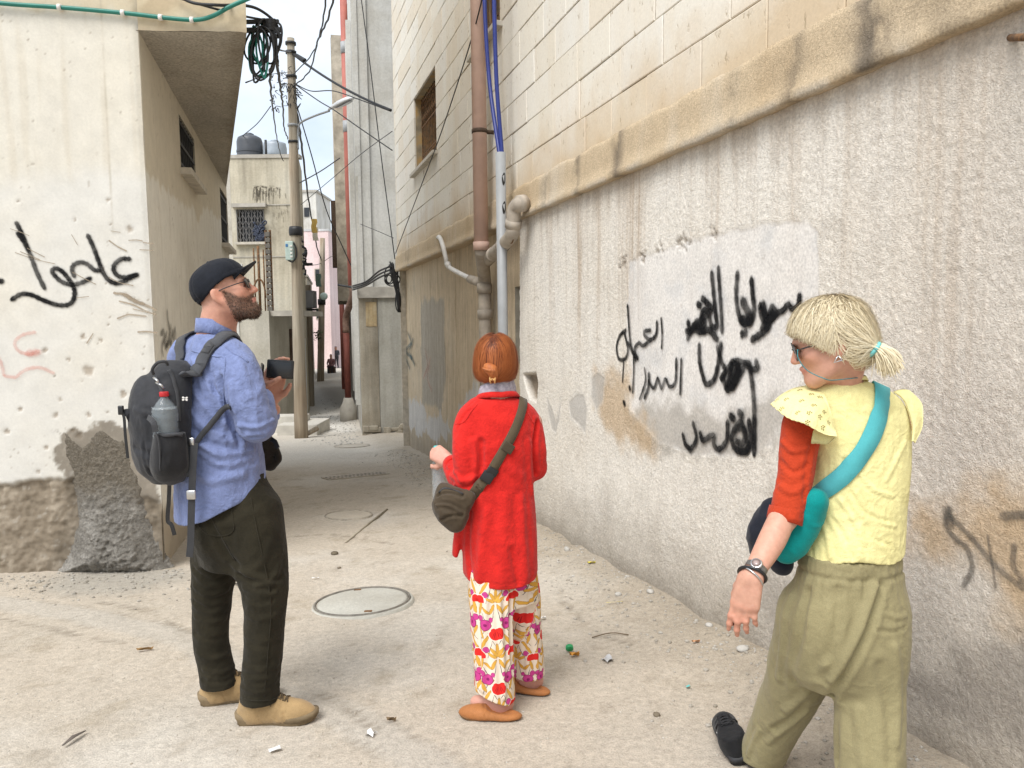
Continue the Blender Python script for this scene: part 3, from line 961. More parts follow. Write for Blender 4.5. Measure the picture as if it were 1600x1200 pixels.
def build_left_side():
 for (px0, px1, pya, pyb) in ((279, 306, 178, 290), (343, 358, 292, 396)):
  a, zt = FS.at(px0, pya)
  b_, zb = FS.at(px1, pyb)
  SWIN.append((a, b_))
 zt = Z_SOF - 0.02
 wins = []
 a0, a1 = FS.at(279, 178), FS.at(306, 285)
 wins.append((a0[0], a1[0], FS.at(282, 262)[1], FS.at(279, 178)[1]))
 b0, b1 = FS.at(343, 292), FS.at(358, 396)
 wins.append((b0[0], b1[0], FS.at(345, 378)[1], FS.at(343, 292)[1]))
 us = cuts(0.0, L_SIDE, 0.022, *[w for q in wins for w in q[:2]])
 zs = cuts(-1.0, Z_SOF, 0.022, *[w for q in wins for w in q[2:]])
 U, Z, F = skin(FS, us, zs, wins)
 Q = np.c_[U, Z]
 Q3 = np.c_[U, Z, 0 * U]
 n1 = fbm(Q3, 0.8, 4, 0.55, 53.0)
 n2 = fbm(Q3, 3.0, 4, 0.6, 63.0)
 sv = fbm(Q3 * [8.0, 0.5, 1], 1.0, 4, 0.6, 19.0)
 c = np.tile(np.array([0.73, 0.705, 0.64]), (len(U), 1))
 bound = FS.ats([(236, 276), (262, 300), (288, 322), (300, 322), (309, 345), (320, 322), (345, 345), (368, 352)])
 zb = np.interp(U, bound[:, 0], bound[:, 1]) + 0.12 * n2 + 0.12 * sv
 up = ramp01(Z - zb, -0.02, 0.03)
 c = lerpc(c, up * 0.9, (0.60, 0.54, 0.43))
 c = lerpc(c, ramp01(sv, 0.05, 0.4) * 0.30, (0.52, 0.465, 0.38))
 c = lerpc(c, ramp01(n1, 0.1, 0.5) * 0.3, (0.46, 0.42, 0.35))
 c, pm = pits(Q3, c, 24.0, 0.52)
 foot = 1 - ramp01(Z - base_z(LC[1] + 0.96 * U) + 0.16 * n2, 0.35, 0.5)
 c = lerpc(c, foot * 0.85, (0.36, 0.30, 0.225))
 mk('side_wall', FS.p(U, Z, 0.008 * n1 - 0.003 * pm - 0.01 * foot), F, M_PLASTER, white_building, True, cols=c)
 for (a, b_, zlo, zhi) in wins:
  m = MB()
  d, o0 = 0.22, 0.002
  m.quad(FS.p(a, zlo, o0), FS.p(a, zlo, -d), FS.p(a, zhi, -d), FS.p(a, zhi, o0))
  m.quad(FS.p(b_, zlo, o0), FS.p(b_, zhi, o0), FS.p(b_, zhi, -d), FS.p(b_, zlo, -d))
  m.quad(FS.p(a, zhi, o0), FS.p(a, zhi, -d), FS.p(b_, zhi, -d), FS.p(b_, zhi, o0))
  m.quad(FS.p(a, zlo, o0), FS.p(b_, zlo, o0), FS.p(b_, zlo, -d), FS.p(a, zlo, -d))
  w = m.build('window', M_REVEAL, white_building)
  MB().quad(FS.p(a, zlo, -0.215), FS.p(b_, zlo, -0.215), FS.p(b_, zhi, -0.215), FS.p(a, zhi, -0.215)).build('pane', M_DARKGLASS, w)
  g = MB()
  n = max(5, int((b_ - a) / 0.12))
  for i in range(n + 1):
   u = a + 0.02 + (b_ - a - 0.04) * i / n
   g.tube([FS.p(u, zlo, -0.02), FS.p(u, zhi, -0.02)], 0.009, 6)
  for f in (0.12, 0.5, 0.9):
   g.box(FS.p((a + b_) / 2, zlo + (zhi - zlo) * f, -0.008), (b_ - a, 0.008, 0.03), FS.ax)
  g.build('window_grille', M_IRON, w)
  MB().box(FS.p((a + b_) / 2, zlo - 0.03, 0.0), (b_ - a + 0.14, 0.20, 0.06), FS.ax, 0.006).build('sill', M_SILL, w)
def build_soffit():
 # triangle between the front, the side wall and the slanting upper storey
 e0, e1, e2 = FL.p(0.0, Z_SOF), FL.p(W_OV, Z_SOF), FS.p(L_SIDE, Z_SOF)
 n = 150
 ts = np.linspace(0, 1, n)
 V = []
 for s in ts:
  a = e0 + (e2 - e0) * s
  b_ = e1 + (e2 - e1) * s
  for q in np.linspace(-0.02, 1, 34):
   V.append(a + (b_ - a) * q)
 V = np.array(V)
 swirl = fbm(V * [1.6, 1.0, 1], 1.3, 4, 0.6, 3.0)
 lines = np.abs(np.sin(18 * fbm(V * [3.0, 0.8, 1], 0.9, 2, 0.5, 9.0)))
 c = np.tile(np.array([0.51, 0.470, 0.400]), (len(V), 1))
 c = lerpc(c, ramp01(swirl, 0.0, 0.4) * 0.6, (0.42, 0.38, 0.315))
 c = lerpc(c, (1 - ramp01(lines, 0.0, 0.25)) * ramp01(swirl, -0.2, 0.3) * 0.45, (0.56, 0.52, 0.45))
 edge = np.tile(np.linspace(-0.02, 1, 34), n)
 c = lerpc(c, ramp01(edge + 0.2 * swirl, 0.75, 1.0) * 0.45, (0.26, 0.215, 0.155))
 V[:, 2] += 0.012 * swirl
 mk('soffit', V, grid_faces(n, 34), M_RAW, white_building, True, cols=c)
 b = MB()
 b.quad(e1, e2, e2 + [0, 0, 5], e1 + [0, 0, 5])
 far = FS.p(L_SIDE, 0) + (-FS.n) * 5
 p2, p3 = FS.p(L_SIDE, -1.2), far
 b.quad([*p2[:2], -1.2], [*p3[:2], -1.2], [*p3[:2], 8.5], [*p2[:2], 8.5])
 b.quad(FL.p(-9, 8.5), [*far[:2], 8.5], [*FS.p(L_SIDE, 0)[:2], 8.5], FL.p(W_OV, 8.5))
 b.quad(FL.p(-9, -0.8), [*far[:2], -0.8], [*far[:2], 8.5], FL.p(-9, 8.5))
 b.build('outer_wall', bpy.data.materials['cream_plaster'], white_building)
build_left_front()
build_left_side()
build_soffit()
# the heap of spilled cement against its corner
def build_mound():
 pts = [(92, 676), (100, 662), (112, 676), (131, 690), (146, 668), (162, 662), (170, 672), (186, 682), (194, 672), (204, 692), (212, 728), (222, 742), (229, 765), (224, 790),
   (232, 815), (246, 850), (264, 880), (285, 905), (200, 910), (140, 905), (80, 900), (108, 866), (120, 810), (116, 770), (106, 735), (96, 712)]
 out = FL.ats(pts)
 u0, u1 = out[:, 0].min() - 0.1, out[:, 0].max() + 0.12
 z0, z1 = -0.45, out[:, 1].max() + 0.08
 us, zs = cuts(u0, u1, 0.0085), cuts(z0, z1, 0.0085)
 U, Z = np.meshgrid(us, zs, indexing='ij')
 U, Z = U.reshape(-1), Z.reshape(-1)
 Q3 = np.c_[U, Z, 0 * U]
 gl = base_z(LC[1])
 d = poly_sd(out, np.c_[U, np.maximum(Z, gl - 0.02)]) + 0.026 * fbm(Q3, 8.0, 4, 0.7, 4.0)
 ins = ramp01(-d, -0.012, 0.05)
 s = np.clip((z1 - 0.2 - Z) / (z1 - gl), 0, 1.3)
 n1, n2, n3 = fbm(Q3, 5.0, 4, 0.6, 2.0), fbm(Q3, 24.0, 3, 0.65, 7.0), fbm(Q3, 60.0, 2, 0.6, 3.0)
 bulge = ramp01(-d, 0.0, 0.22)
 th = ins * (0.005 + 0.24 * s ** 2.0 * bulge + 0.05 * n1 * s * bulge + 0.030 * n2 * s * bulge + 0.010 * n2 * bulge + 0.007 * n3) - 0.03 * (1 - ins)
 c = np.tile(np.array([0.215, 0.20, 0.175]), (len(U), 1))
 c = lerpc(c, ramp01(n1, 0.0, 0.4) * 0.6, (0.36, 0.34, 0.305))
 c = lerpc(c, ramp01(n2, 0.1, 0.5) * 0.5, (0.40, 0.38, 0.345))
 c = lerpc(c, ramp01(-n2, 0.1, 0.5) * 0.5, (0.15, 0.135, 0.11))
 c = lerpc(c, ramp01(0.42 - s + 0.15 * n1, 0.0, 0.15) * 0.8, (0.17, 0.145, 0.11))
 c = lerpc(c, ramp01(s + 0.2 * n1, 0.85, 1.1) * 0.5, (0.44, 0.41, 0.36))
 uc, zc = (us[:-1] + us[1:]) / 2, (zs[:-1] + zs[1:]) / 2
 keep = (th.reshape(len(us), len(zs)) > -0.025)
 keep = keep[:-1, :-1] | keep[1:, :-1] | keep[:-1, 1:] | keep[1:, 1:]
 V = FL.p(U, Z, th)
 # slump sideways round the corner
 F = grid_faces(len(us), len(zs), keep)
 used = np.unique(F)
 mp = -np.ones(len(V), int)
 mp[used] = np.arange(len(used))
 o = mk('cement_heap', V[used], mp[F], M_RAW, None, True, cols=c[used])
 tag(o, 'grey lumpy heap of spilled cement slumped against the whitewashed wall', 'rubble heap')
build_mound()
# ================================================================== paint sprayed on the walls
def ink_mat(name, c, a=1.0):
 t = NT(name, 0.95, 0.06)
 t.set(Base_Color=(*c, 1))
 al = t.attr('alpha')
 nz = t.noise(130, 3, 0.6)
 t.b.inputs['Alpha'].default_value = 1.0
 al = t.math('MULTIPLY', t.math('MULTIPLY', al, t.ramp(nz, (0.28, 0.80), (0.55, 1.0))), t.math('MULTIPLY', t.ramp(t.noise(11, 3, 0.6), (0.36, 0.70), (0.58, 1.0)), a), True)
 t.l(al, t.b.inputs['Alpha'])
 return t.m
M_SPRAY = ink_mat('black_spray_paint', (0.012, 0.012, 0.013), 0.97)
M_SPRAY_GREY = ink_mat('worn_grey_paint', (0.10, 0.095, 0.085), 0.55)
M_SPRAY_RED = ink_mat('faded_red_paint', (0.60, 0.16, 0.11), 0.30)
M_SPRAY_BLUE = ink_mat('faded_blue_paint', (0.06, 0.13, 0.16), 0.6)
def graffiti(name, fr, strokes, width, mat, parent, out=0.006, outfun=None, soft=0.45, label=None):
 """Spray strokes (photo outlines laid on the wall frame): a solid core with a feathered edge."""
 V, F, A, n = [], [], [], 0
 pr = [(-1.0 - soft, 0.0), (-0.95, 0.35), (-0.70, 1.0), (0.70, 1.0), (0.95, 0.35), (1.0 + soft, 0.0)]
 for k, st in enumerate(strokes):
  w = width
  if isinstance(st, tuple) and np.isscalar(st[0]): w, st = width * st[0], st[1]
  q = fr.ats(st, out)
  q = catmull(q, 6) if len(q) > 2 else np.linspace(q[0], q[1], 6)
  d = np.gradient(q, axis=0)
  d /= np.linalg.norm(d, axis=1)[:, None] + 1e-9
  q = np.vstack([q[0] - d[0] * w * 0.5 * (1 + soft), q[0] - d[0] * w * 0.3, q, q[-1] + d[-1] * w * 0.3, q[-1] + d[-1] * w * 0.5 * (1 + soft)])
  d = np.vstack([d[0], d[0], d, d[-1], d[-1]])
  m = len(q)
  jit = 1 + 0.10 * np.sin(np.arange(m) * 1.7 + k) + 0.06 * np.sin(np.arange(m) * 4.1)
  endk = np.ones(m); endk[0] = endk[-1] = 0.35; endk[1] = endk[-2] = 0.8
  enda = np.ones(m); enda[0] = enda[-1] = 0.0
  s = np.c_[-d[:, 1], d[:, 0]]
  for o_, a_ in pr:
   p = q + s * (o_ * w / 2 * jit * endk)[:, None]
   oo = out + 0.0012 * k / 10 + (outfun(p[:, 0], p[:, 1]) if outfun else 0)
   V.append(fr.p(p[:, 0], p[:, 1], oo))
   A.append(a_ * enda)
  for c_ in range(len(pr) - 1):
   for i in range(m - 1):
    F.append((n + c_ * m + i, n + c_ * m + i + 1, n + (c_ + 1) * m + i + 1, n + (c_ + 1) * m + i))
  n += m * len(pr)
 o = mk(name, np.vstack(V), F, mat, parent, True, attrs={'alpha': np.concatenate(A)})
 if label: o['label'] = label
 return o
def Z5(*pts): return [(x / 3.75, 300 + y / 3.75) for x, y in pts]
def Z8(*pts): return [(840 + x / 2.5, 300 + y / 2.5) for x, y in pts]
graffiti('graffiti', FL, [
 Z5((98, 185), (120, 230), (150, 300), (185, 390), (215, 470), (258, 560)),
 (0.9, Z5((104, 245), (130, 280), (165, 340))),
 Z5((525, 507), (480, 530), (420, 543), (360, 525), (318, 487), (305, 462), (325, 447), (360, 462), (395, 500), (425, 545), (437, 590), (425, 640), (390, 662), (330, 660), (250, 632), (185, 603), (125, 598), (72, 628)),
 Z5((433, 490), (422, 455), (435, 425), (475, 412), (515, 425), (550, 455), (580, 460)),
 Z5((517, 258), (545, 320), (575, 400), (600, 465), (635, 515), (680, 535), (725, 523), (770, 498), (800, 485)),
 Z5((755, 392), (712, 392), (675, 420), (665, 455), (690, 490), (735, 500), (790, 487)),
 (1.3, Z5((-20, 520), (4, 522))),
], 0.033, M_SPRAY, white_building, 0.006, label='black sprayed Arabic word on the front wall')
graffiti('graffiti', FL, [
 Z5((200, 822), (140, 835), (95, 865), (88, 900), (115, 935), (170, 950), (220, 935)), Z5((-30, 950), (5, 1000), (22, 1070)),
 Z5((30, 1078), (90, 1085), (120, 1060), (170, 1035), (240, 1030), (310, 1060)), (2.2, Z5((170, 945), (218, 940)))],
 0.024, M_SPRAY_RED, white_building, 0.009, label='faded red scrawl low on the front wall')
graffiti('graffiti', FS, [[(180 + x / 5, 390 + y / 5) for x, y in s] for s in (
 [(362, 655), (382, 642), (386, 690), (368, 760), (374, 815)], [(404, 655), (390, 720), (400, 750), (420, 700), (428, 640), (415, 560), (408, 492)],
 [(436, 600), (436, 735), (452, 640), (458, 700), (470, 620), (474, 690)], [(398, 770), (420, 730), (440, 730)])],
 0.05, M_SPRAY_GREY, white_building, 0.008, label='dark grey scrawl on the side wall')
M_SCRATCH = ink_mat('scratched_bare_plaster', (0.33, 0.27, 0.20), 0.9)
graffiti('scratches', FL, [(w_, Z5(*q_)) for w_, q_ in ((.5, [(90, 355), (160, 380), (250, 405), (320, 420)]), (.6, [(120, 350), (230, 395)]), (.4, [(60, 215), (120, 235), (170, 255)]), (.5, [(160, 330), (260, 380)]),
 (.9, [(640, 285), (690, 320), (740, 345)]), (.7, [(755, 283), (800, 281), (835, 287)]), (.9, [(842, 296), (870, 300), (898, 302)]), (.6, [(820, 338), (895, 342)]), (.4, [(650, 228), (705, 236)]), (.5, [(425, 470), (490, 505), (560, 540)]), (.6, [(640, 500), (700, 530), (780, 548)]),
 (1.6, [(670, 592), (740, 602), (800, 640), (860, 665), (912, 690)]), (2.2, [(730, 604), (790, 640), (840, 655)]), (1.0, [(700, 640), (780, 660), (850, 695), (912, 718)]), (1.1, [(690, 740), (730, 725), (760, 718), (855, 728)]), (.6, [(780, 685), (900, 715)]), (1.1, [(810, 820), (860, 818), (920, 825)]), (.4, [(420, 250), (455, 310)]), (.8, [(510, 885), (545, 830)]), (.5, [(450, 620), (520, 612)]))],
 0.011, M_SCRATCH, white_building, 0.006, soft=.3)['kind'] = 'stuff'
wo = lambda u, z: white_out(u, z) + 0.003
graffiti('graffiti', FR, [
 (0.9, Z8((1026, 408), (1022, 440), (1000, 458), (982, 440), (962, 462), (938, 470), (918, 448), (905, 485), (882, 500), (870, 440), (905, 500), (935, 480))),
 (1.1, Z8((885, 440), (900, 500), (930, 470), (880, 530))),
 (1.1, Z8((905, 525), (880, 550), (842, 575))),
 Z8((838, 345), (842, 400), (848, 460), (838, 500), (806, 515), (785, 470), (777, 400), (783, 322)),
 (1.5, Z8((805, 430), (835, 500), (800, 500))),
 (1.0, Z8((800, 553), (800, 556))), (1.0, Z8((814, 548), (814, 552))),
 (0.9, Z8((709, 300), (713, 380), (718, 460), (721, 542))),
 Z8((683, 320), (690, 400), (697, 480), (702, 525), (680, 520), (668, 470), (650, 462), (640, 490), (658, 510), (640, 530), (612, 520), (600, 545), (588, 570)),
 (1.2, Z8((660, 430), (680, 460), (640, 500), (610, 530), (640, 545), (672, 540), (700, 572))),
 (1.1, Z8((590, 510), (600, 545), (625, 505), (650, 540))), (1.0, Z8((584, 543), (588, 545))),
 (1.2, Z8((630, 440), (634, 442))), (1.2, Z8((648, 418), (651, 420))),
 (0.55, Z8((487, 495), (490, 550), (488, 608))),
 (0.75, Z8((470, 510), (466, 555), (445, 577), (422, 562), (420, 545), (442, 540))), (0.75, Z8((445, 577), (415, 600), (398, 590), (380, 615), (394, 652), (372, 625), (356, 590))),
 (0.7, Z8((354, 445), (358, 520), (365, 590), (384, 655))), (0.75, Z8((345, 540), (322, 562), (310, 605), (318, 650), (342, 652), (354, 615), (342, 555))),
 (1.0, Z8((634, 602), (635, 660), (648, 715), (662, 750), (690, 735), (706, 680), (718, 597))),
 (.95, Z8((706, 610), (720, 660), (735, 700), (715, 735), (745, 690), (765, 665), (738, 770), (775, 700), (790, 680), (760, 772), (800, 700), (815, 675), (835, 690), (860, 690), (856, 665))),
 (.9, Z8((725, 720), (745, 775), (790, 700), (770, 660), (830, 670))),
 (1.0, Z8((832, 690), (842, 770), (848, 850), (850, 930), (850, 1020))),
 (0.5, Z8((338, 668), (334, 740))), (0.9, Z8((362, 764), (363, 768))), (0.9, Z8((340, 822), (342, 828))), (0.55, Z8((377, 640), (378, 700), (374, 782))),
 (0.55, Z8((421, 690), (424, 740), (402, 808))), (0.8, Z8((438, 712), (436, 760), (422, 802))), (0.7, Z8((438, 740), (458, 766), (474, 728), (488, 766), (504, 730), (520, 760), (542, 742), (546, 655))), (0.6, Z8((565, 655), (562, 787))),
 (1.3, Z8((760, 878), (765, 882))), (1.3, Z8((793, 864), (797, 868))),
 (1.15, Z8((830, 900), (838, 960), (820, 1010), (780, 1005), (762, 960), (785, 920), (815, 940), (805, 985), (785, 975))), (1.0, Z8((770, 930), (800, 900), (826, 1000), (800, 1015))),
 (1.0, Z8((745, 902), (742, 970), (712, 1005), (692, 985), (690, 950), (650, 970), (640, 945))), (0.9, Z8((612, 905), (624, 960), (604, 1000), (582, 985), (572, 950))), (0.8, Z8((600, 1010), (580, 985))),
], 0.038, M_SPRAY, stone_building, 0.0, wo, label='black sprayed Arabic writing in four lines on the smooth patch')
ZR = lambda *p: [(1300 + x / 1.7143, 300 + y / 1.7143) for x, y in p]
graffiti('graffiti', FR, [ZR((318, 848), (306, 885), (330, 925), (362, 952), (378, 1005), (355, 1052)), ZR((320, 868), (380, 930), (440, 1002), (512, 1060)), (0.5, ZR((420, 920), (440, 1056))),
       (1.4, ZR((462, 868), (520, 864))), ZR((490, 948), (488, 1000), (512, 1042)), (2.0, ZR((312, 858), (318, 880)))], 0.022, M_SPRAY_GREY, stone_building, 0.002, wo, label='worn grey scrawl on the ochre stain')
graffiti('graffiti', FR, [[(637, 520), (642, 535), (634, 548), (643, 560)], [(645, 530), (640, 550), (648, 570)], [(634, 560), (640, 575)]], 0.07, M_SPRAY_BLUE, stone_building, -0.10, label='faded blue scrawl by the far corner')
graffiti('graffiti', FR, [[(664, 545), (668, 570), (662, 590)], [(672, 560), (668, 590), (674, 610)]], 0.05, M_SPRAY_RED, stone_building, -0.10, label='faded red scrawl on the ochre wall')
# ================================================================== pipes on the right-hand wall
def wp(px, py, out):
 u, z = FR.at(px, py, out)
 return FR.p(u, z, out)
M_PINKPIPE = simple('dusty_pink_pvc', (0.52, 0.355, 0.285), 0.6, 0.35, 0.10, 5, 0.1, 60)
M_GREYPIPE = simple('grey_pvc', (0.31, 0.32, 0.325), 0.5, 0.4, 0.10, 6, 0.05, 60)
M_OLDPIPE = simple('weathered_brown_grey_pvc', (0.36, 0.315, 0.26), 0.7, 0.3, 0.25, 7, 0.15, 60)
M_WHITEPIPE = simple('white_pvc', (0.66, 0.64, 0.60), 0.5, 0.4, 0.12, 8)
M_BLUECABLE = simple('blue_cable', (0.02, 0.035, 0.20), 0.4, 0.5, 0.15, 10)
M_BRACKET = simple('rusty_bracket', (0.07, 0.045, 0.03), 0.8, 0.3, 0.3, 20)
t = thing('drainpipe', wp(755, 500, 0.05), 'dusty pink drainpipe down the stone face, turning grey brown below the ledge', 'drainpipe')
top, bot = wp(749, 100, 0.17), wp(752, 386, 0.17)
x0, y0 = bot[:2]
MB().tube([[x0, y0, 9.5], [x0, y0, bot[2]]], 0.073, 18).build('upper_pipe', M_PINKPIPE, t, True)
MB().tube([[x0, y0, bot[2] + 0.05], [x0, y0, bot[2] - 0.03]], 0.082, 18).build('socket', M_PINKPIPE, t, True)
zc = wp(752, 203, 0.17)[2]
b = MB().tube([[x0, y0, zc - 0.02], [x0, y0, zc + 0.02]], 0.079, 18)
b.box(np.array([x0, y0, zc]) - FR.n * 0.10, (0.03, 0.14, 0.035), FR.ax)
b.build('pipe_clip', M_BRACKET, t, True)
low = wp(757, 430, 0.0)
g0 = gz(low[0], low[1]) - 0.1
pl = catmull([[x0, y0, bot[2] - 0.02], [x0 * 0.6 + low[0] * 0.4, y0 * .6 + low[1] * .4, bot[2] - 0.14], [low[0], low[1], bot[2] - 0.30], [low[0], low[1], bot[2] - 0.6]], 6)
MB().tube(np.vstack([pl, [[low[0], low[1], g0]]]), 0.070, 18).build('lower_pipe', M_OLDPIPE, t, True)
for dz in (0.34, 0.62):
 MB().tube([[low[0], low[1], bot[2] - dz], [low[0], low[1], bot[2] - dz - 0.10]], 0.083, 18).build('socket', M_OLDPIPE, t, True)
t = thing('waste_pipe', wp(803, 345, 0.1), 'fat weathered waste pipe elbowing out of the ledge into the drainpipe', 'pipe')
e = [wp(828, 322, 0.0), wp(815, 318, 0.12), wp(804, 326, 0.16), wp(802, 350, 0.16), wp(799, 368, 0.16), wp(786, 383, 0.13), wp(770, 398, 0.10), wp(757, 412, 0.02)]
MB().tube(catmull(e, 6), 0.062, 16).build('elbow_pipe', M_OLDPIPE, t, True)
for i, (a, r) in enumerate(((1, .074), (3, .072), (5, .07), (6, .07))):
 d = nrm(np.array(e[a + 1 if a < 7 else a]) - np.array(e[a - 1]))
 MB().tube([e[a] - d * 0.035, e[a] + d * 0.035], r, 16).build('collar', M_OLDPIPE, t, True)
tie = [np.array(e[4]) + 0.068 * np.array([math.cos(a) * FR.u[0], math.cos(a) * FR.u[1], math.sin(a)]) for a in np.linspace(0, 2 * math.pi, 14)]
MB().tube(tie, 0.006, 5, False).build('wire_tie', M_RUST, t, True)
t = thing('cable_conduit', wp(790, 520, 0.1), 'straight grey plastic conduit with two blue cables running out of its top', 'conduit')
c0 = wp(784, 380, 0.17)
ztop = wp(779, 241, 0.17)[2]
MB().tube([[c0[0], c0[1], ztop], [c0[0], c0[1], gz(c0[0], c0[1]) - 0.1]], 0.047, 18).build('conduit_tube', M_GREYPIPE, t, True)
for k, yy in enumerate((280, 325)):
 z = wp(784, yy, 0.17)[2]
 a = np.linspace(0, 2 * math.pi, 18, endpoint=False)
 rgt = nrm(np.cross([0, 1, 0], [0, 0, 1]))
 fwd = nrm(np.array([0.55, -0.83, 0]))
 sd = np.cross([0, 0, 1.0], fwd)
 V = [np.array([c0[0], c0[1], z]) + fwd * 0.0485 * math.cos(0.4 * math.sin(q)) + sd * 0.019 * math.sin(q) + np.array([0, 0, 0.055 * math.cos(q) * (1 + 0.2 * math.sin(2 * q))]) for q in a]
 mk('torn_hole', V, [tuple(range(18))], M_IRON, t, False)
for k, (xa, xm) in enumerate(((757, 765), (771, 776))):
 pts = catmull([wp(xa, -120, 0.20), wp(xa + (1 if k else 0), 0, 0.22), wp(xm, 130, 0.20), np.array([c0[0] + 0.012 * (k * 2 - 1), c0[1], ztop]), np.array([c0[0] + 0.01 * (k * 2 - 1), c0[1], ztop - 0.1])], 8)
 MB().tube(pts, 0.020, 10).build('blue_cable', M_BLUECABLE, t, True)
t = thing('thin_white_pipe', wp(700, 400, 0.1), 'thin white pipe bending from the ledge down to the drainpipe socket', 'pipe')
MB().tube(catmull([wp(684, 372, -0.02), wp(687, 371, 0.10), wp(692, 384, 0.12), wp(697, 405, 0.10), wp(700, 416, 0.08), wp(722, 429, 0.04), wp(746, 440, 0.0)], 5), 0.029, 12).build('pipe_run', M_WHITEPIPE, t, True)
MB().tube([wp(699, 411, 0.09), wp(702, 418, 0.075)], 0.036, 12).build('collar', M_WHITEPIPE, t, True)
MB().tube([wp(735, 436, 0.02), wp(748, 441, 0.0)], 0.05, 12).build('collar', M_OLDPIPE, t, True)
b = MB().tube([wp(1574, 59, -0.05), wp(1610, 58, 0.22)], 0.011, 10)
q = b.build('steel_rod', M_RUST, None, True)
tag(q, 'rusty steel bar end poking out high in the roughcast wall', 'rebar')
# ================================================================== things on the left-hand corner
def lp(px, py, out):
 u, z = FL.at(px, py, out)
 return FL.p(u, z, out)
M_GREENPIPE = simple('green_conduit_plastic', (0.015, 0.17, 0.13), 0.45, 0.45, 0.15, 12)
t = thing('green_conduit', lp(200, 22, 0.02), 'green plastic conduit clipped along the top of the whitewashed front wall', 'conduit')
MB().tube(catmull([lp(-260, -24, .03), lp(-100, -7, .03), lp(0, 5, .03), lp(100, 12, .03), lp(200, 21, .03), (lp(260, 28, .03)), lp(305, 31, .035), lp(332, 25, .05), lp(360, 10, .06), lp(392, -4, .06)], 6), 0.0145, 10).build('conduit_run', M_GREENPIPE, t, True)
for px, py in ((93, 11), (192, 20), (251, 27), (300, 31), (-60, -3)):
 MB().tube([lp(px - 3, py, .03), lp(px + 3, py + .4, .03)], 0.021, 10).build('clip', M_WHITEPIPE, t, True)
def cable(name, label, pts, r, mat=M_WIRE, n=8, sides=6, group='overhead wires', cat='cable', wig=0.0):
 q = catmull(pts, n) if len(pts) > 2 else np.linspace(pts[0], pts[1], 12)
 if wig:
  q = q + wig * np.c_[np.sin(np.arange(len(q)) * 1.9), np.cos(np.arange(len(q)) * 2.3), np.sin(np.arange(len(q)) * 1.3)]
 o = MB().tube(q, r, sides).build(name, mat, None, True)
 return tag(o, label, cat, group)
def sagp(a, b, s, n=9):
 a, b = np.asarray(a), np.asarray(b)
 ts = np.linspace(0, 1, n)
 q = a + (b - a) * ts[:, None]
 q[:, 2] -= s * 4 * ts * (1 - ts)
 return q
t = thing('cable_coil', P(410, 90, 5.9), 'bundle of black and green cable loops hanging from an iron bracket at the jutting corner', 'cables')
b = MB()
b.box(P(408, 34, 5.85), (0.26, 0.025, 0.025), None)
b.box(P(410, 47, 5.85), (0.27, 0.03, 0.03), None)
b.box(P(428, 40, 5.85), (0.03, 0.03, 0.09), None)
b.build('bracket', M_IRON, t)
r = random.Random(8)
bl, gl_ = MB(), MB()
for i in range(11):
 cx, cy = 409 + r.uniform(-9, 9), 76 + r.uniform(-10, 14)
 rx, ry = r.uniform(7, 20), r.uniform(26, 46)
 th = np.linspace(0.0, 2 * math.pi, 26) + r.uniform(0, 6)
 tilt = r.uniform(-0.2, 0.2)
 D0 = 5.85 + r.uniform(-0.05, 0.08)
 pts = [P(cx + rx * math.cos(a) + tilt * ry * math.sin(a) + 1.2 * math.sin(3 * a + i), cy + ry * math.sin(a), D0 + 0.04 * math.cos(a + i)) for a in th]
 (gl_ if i in (2, 5, 8) else bl).tube(pts, 0.0075, 6, False)
for i in range(9):
 x = 424 + r.uniform(-5, 10)
 bl.tube(catmull([P(x, 28 + r.uniform(0, 8), 5.85), P(x + r.uniform(-6, 6), 42, 5.83), P(x + r.uniform(2, 9), 60, 5.84), P(431 + r.uniform(-3, 3), 90, 5.9)], 5), 0.008, 6)
for i in range(8):
 th = np.linspace(0, 2 * math.pi, 14)
 bl.tube([P(421 + 10 * math.cos(a), 32 + i * 2.2 + 2.0 * math.sin(a), 5.86 + 0.05 * math.sin(a)) for a in th], 0.008, 5, False)
bl.build('black_loops', M_WIRE, t, True)
gl_.build('green_loops', M_GREENPIPE, t, True)
cable('cable', 'thick black cable arching off the top of the whitewashed wall into the hanging coil', [lp(270, -12, .05), lp(300, 4, .06), lp(340, 8, .10), P(385, 9, 5.7), P(410, 18, 5.8), P(432, 38, 5.86), P(434, 60, 5.88)], 0.0105)
cable('cable', 'black cable lying below the thick one on the whitewashed wall, into the coil', [lp(283, -2, .05), lp(330, 12, .05), P(385, 26, 5.7), P(420, 32, 5.85)], 0.008)
cable('cable', 'twisted black cable drooping from the coil to the cream house roof', [P(428, 100, 5.95), P(422, 120, 7), P(426, 166, 12), P(432, 212, 18), P(438, 240, 21.4), P(443, 252, 21.9)], 0.012, wig=0.006)
cable('cable', 'twisted black cable drooping from the coil against the near pole', [P(432, 90, 5.95), P(438, 136, 8), P(442, 166, 11), P(444, 200, 15), P(450, 217, 16.7)], 0.012, wig=0.006)
cable('cable', 'taut black cable from the coil bracket to the near pole top', [P(430, 62, 5.9), P(437, 78, 10), P(455, 81, 16.8)], 0.012)
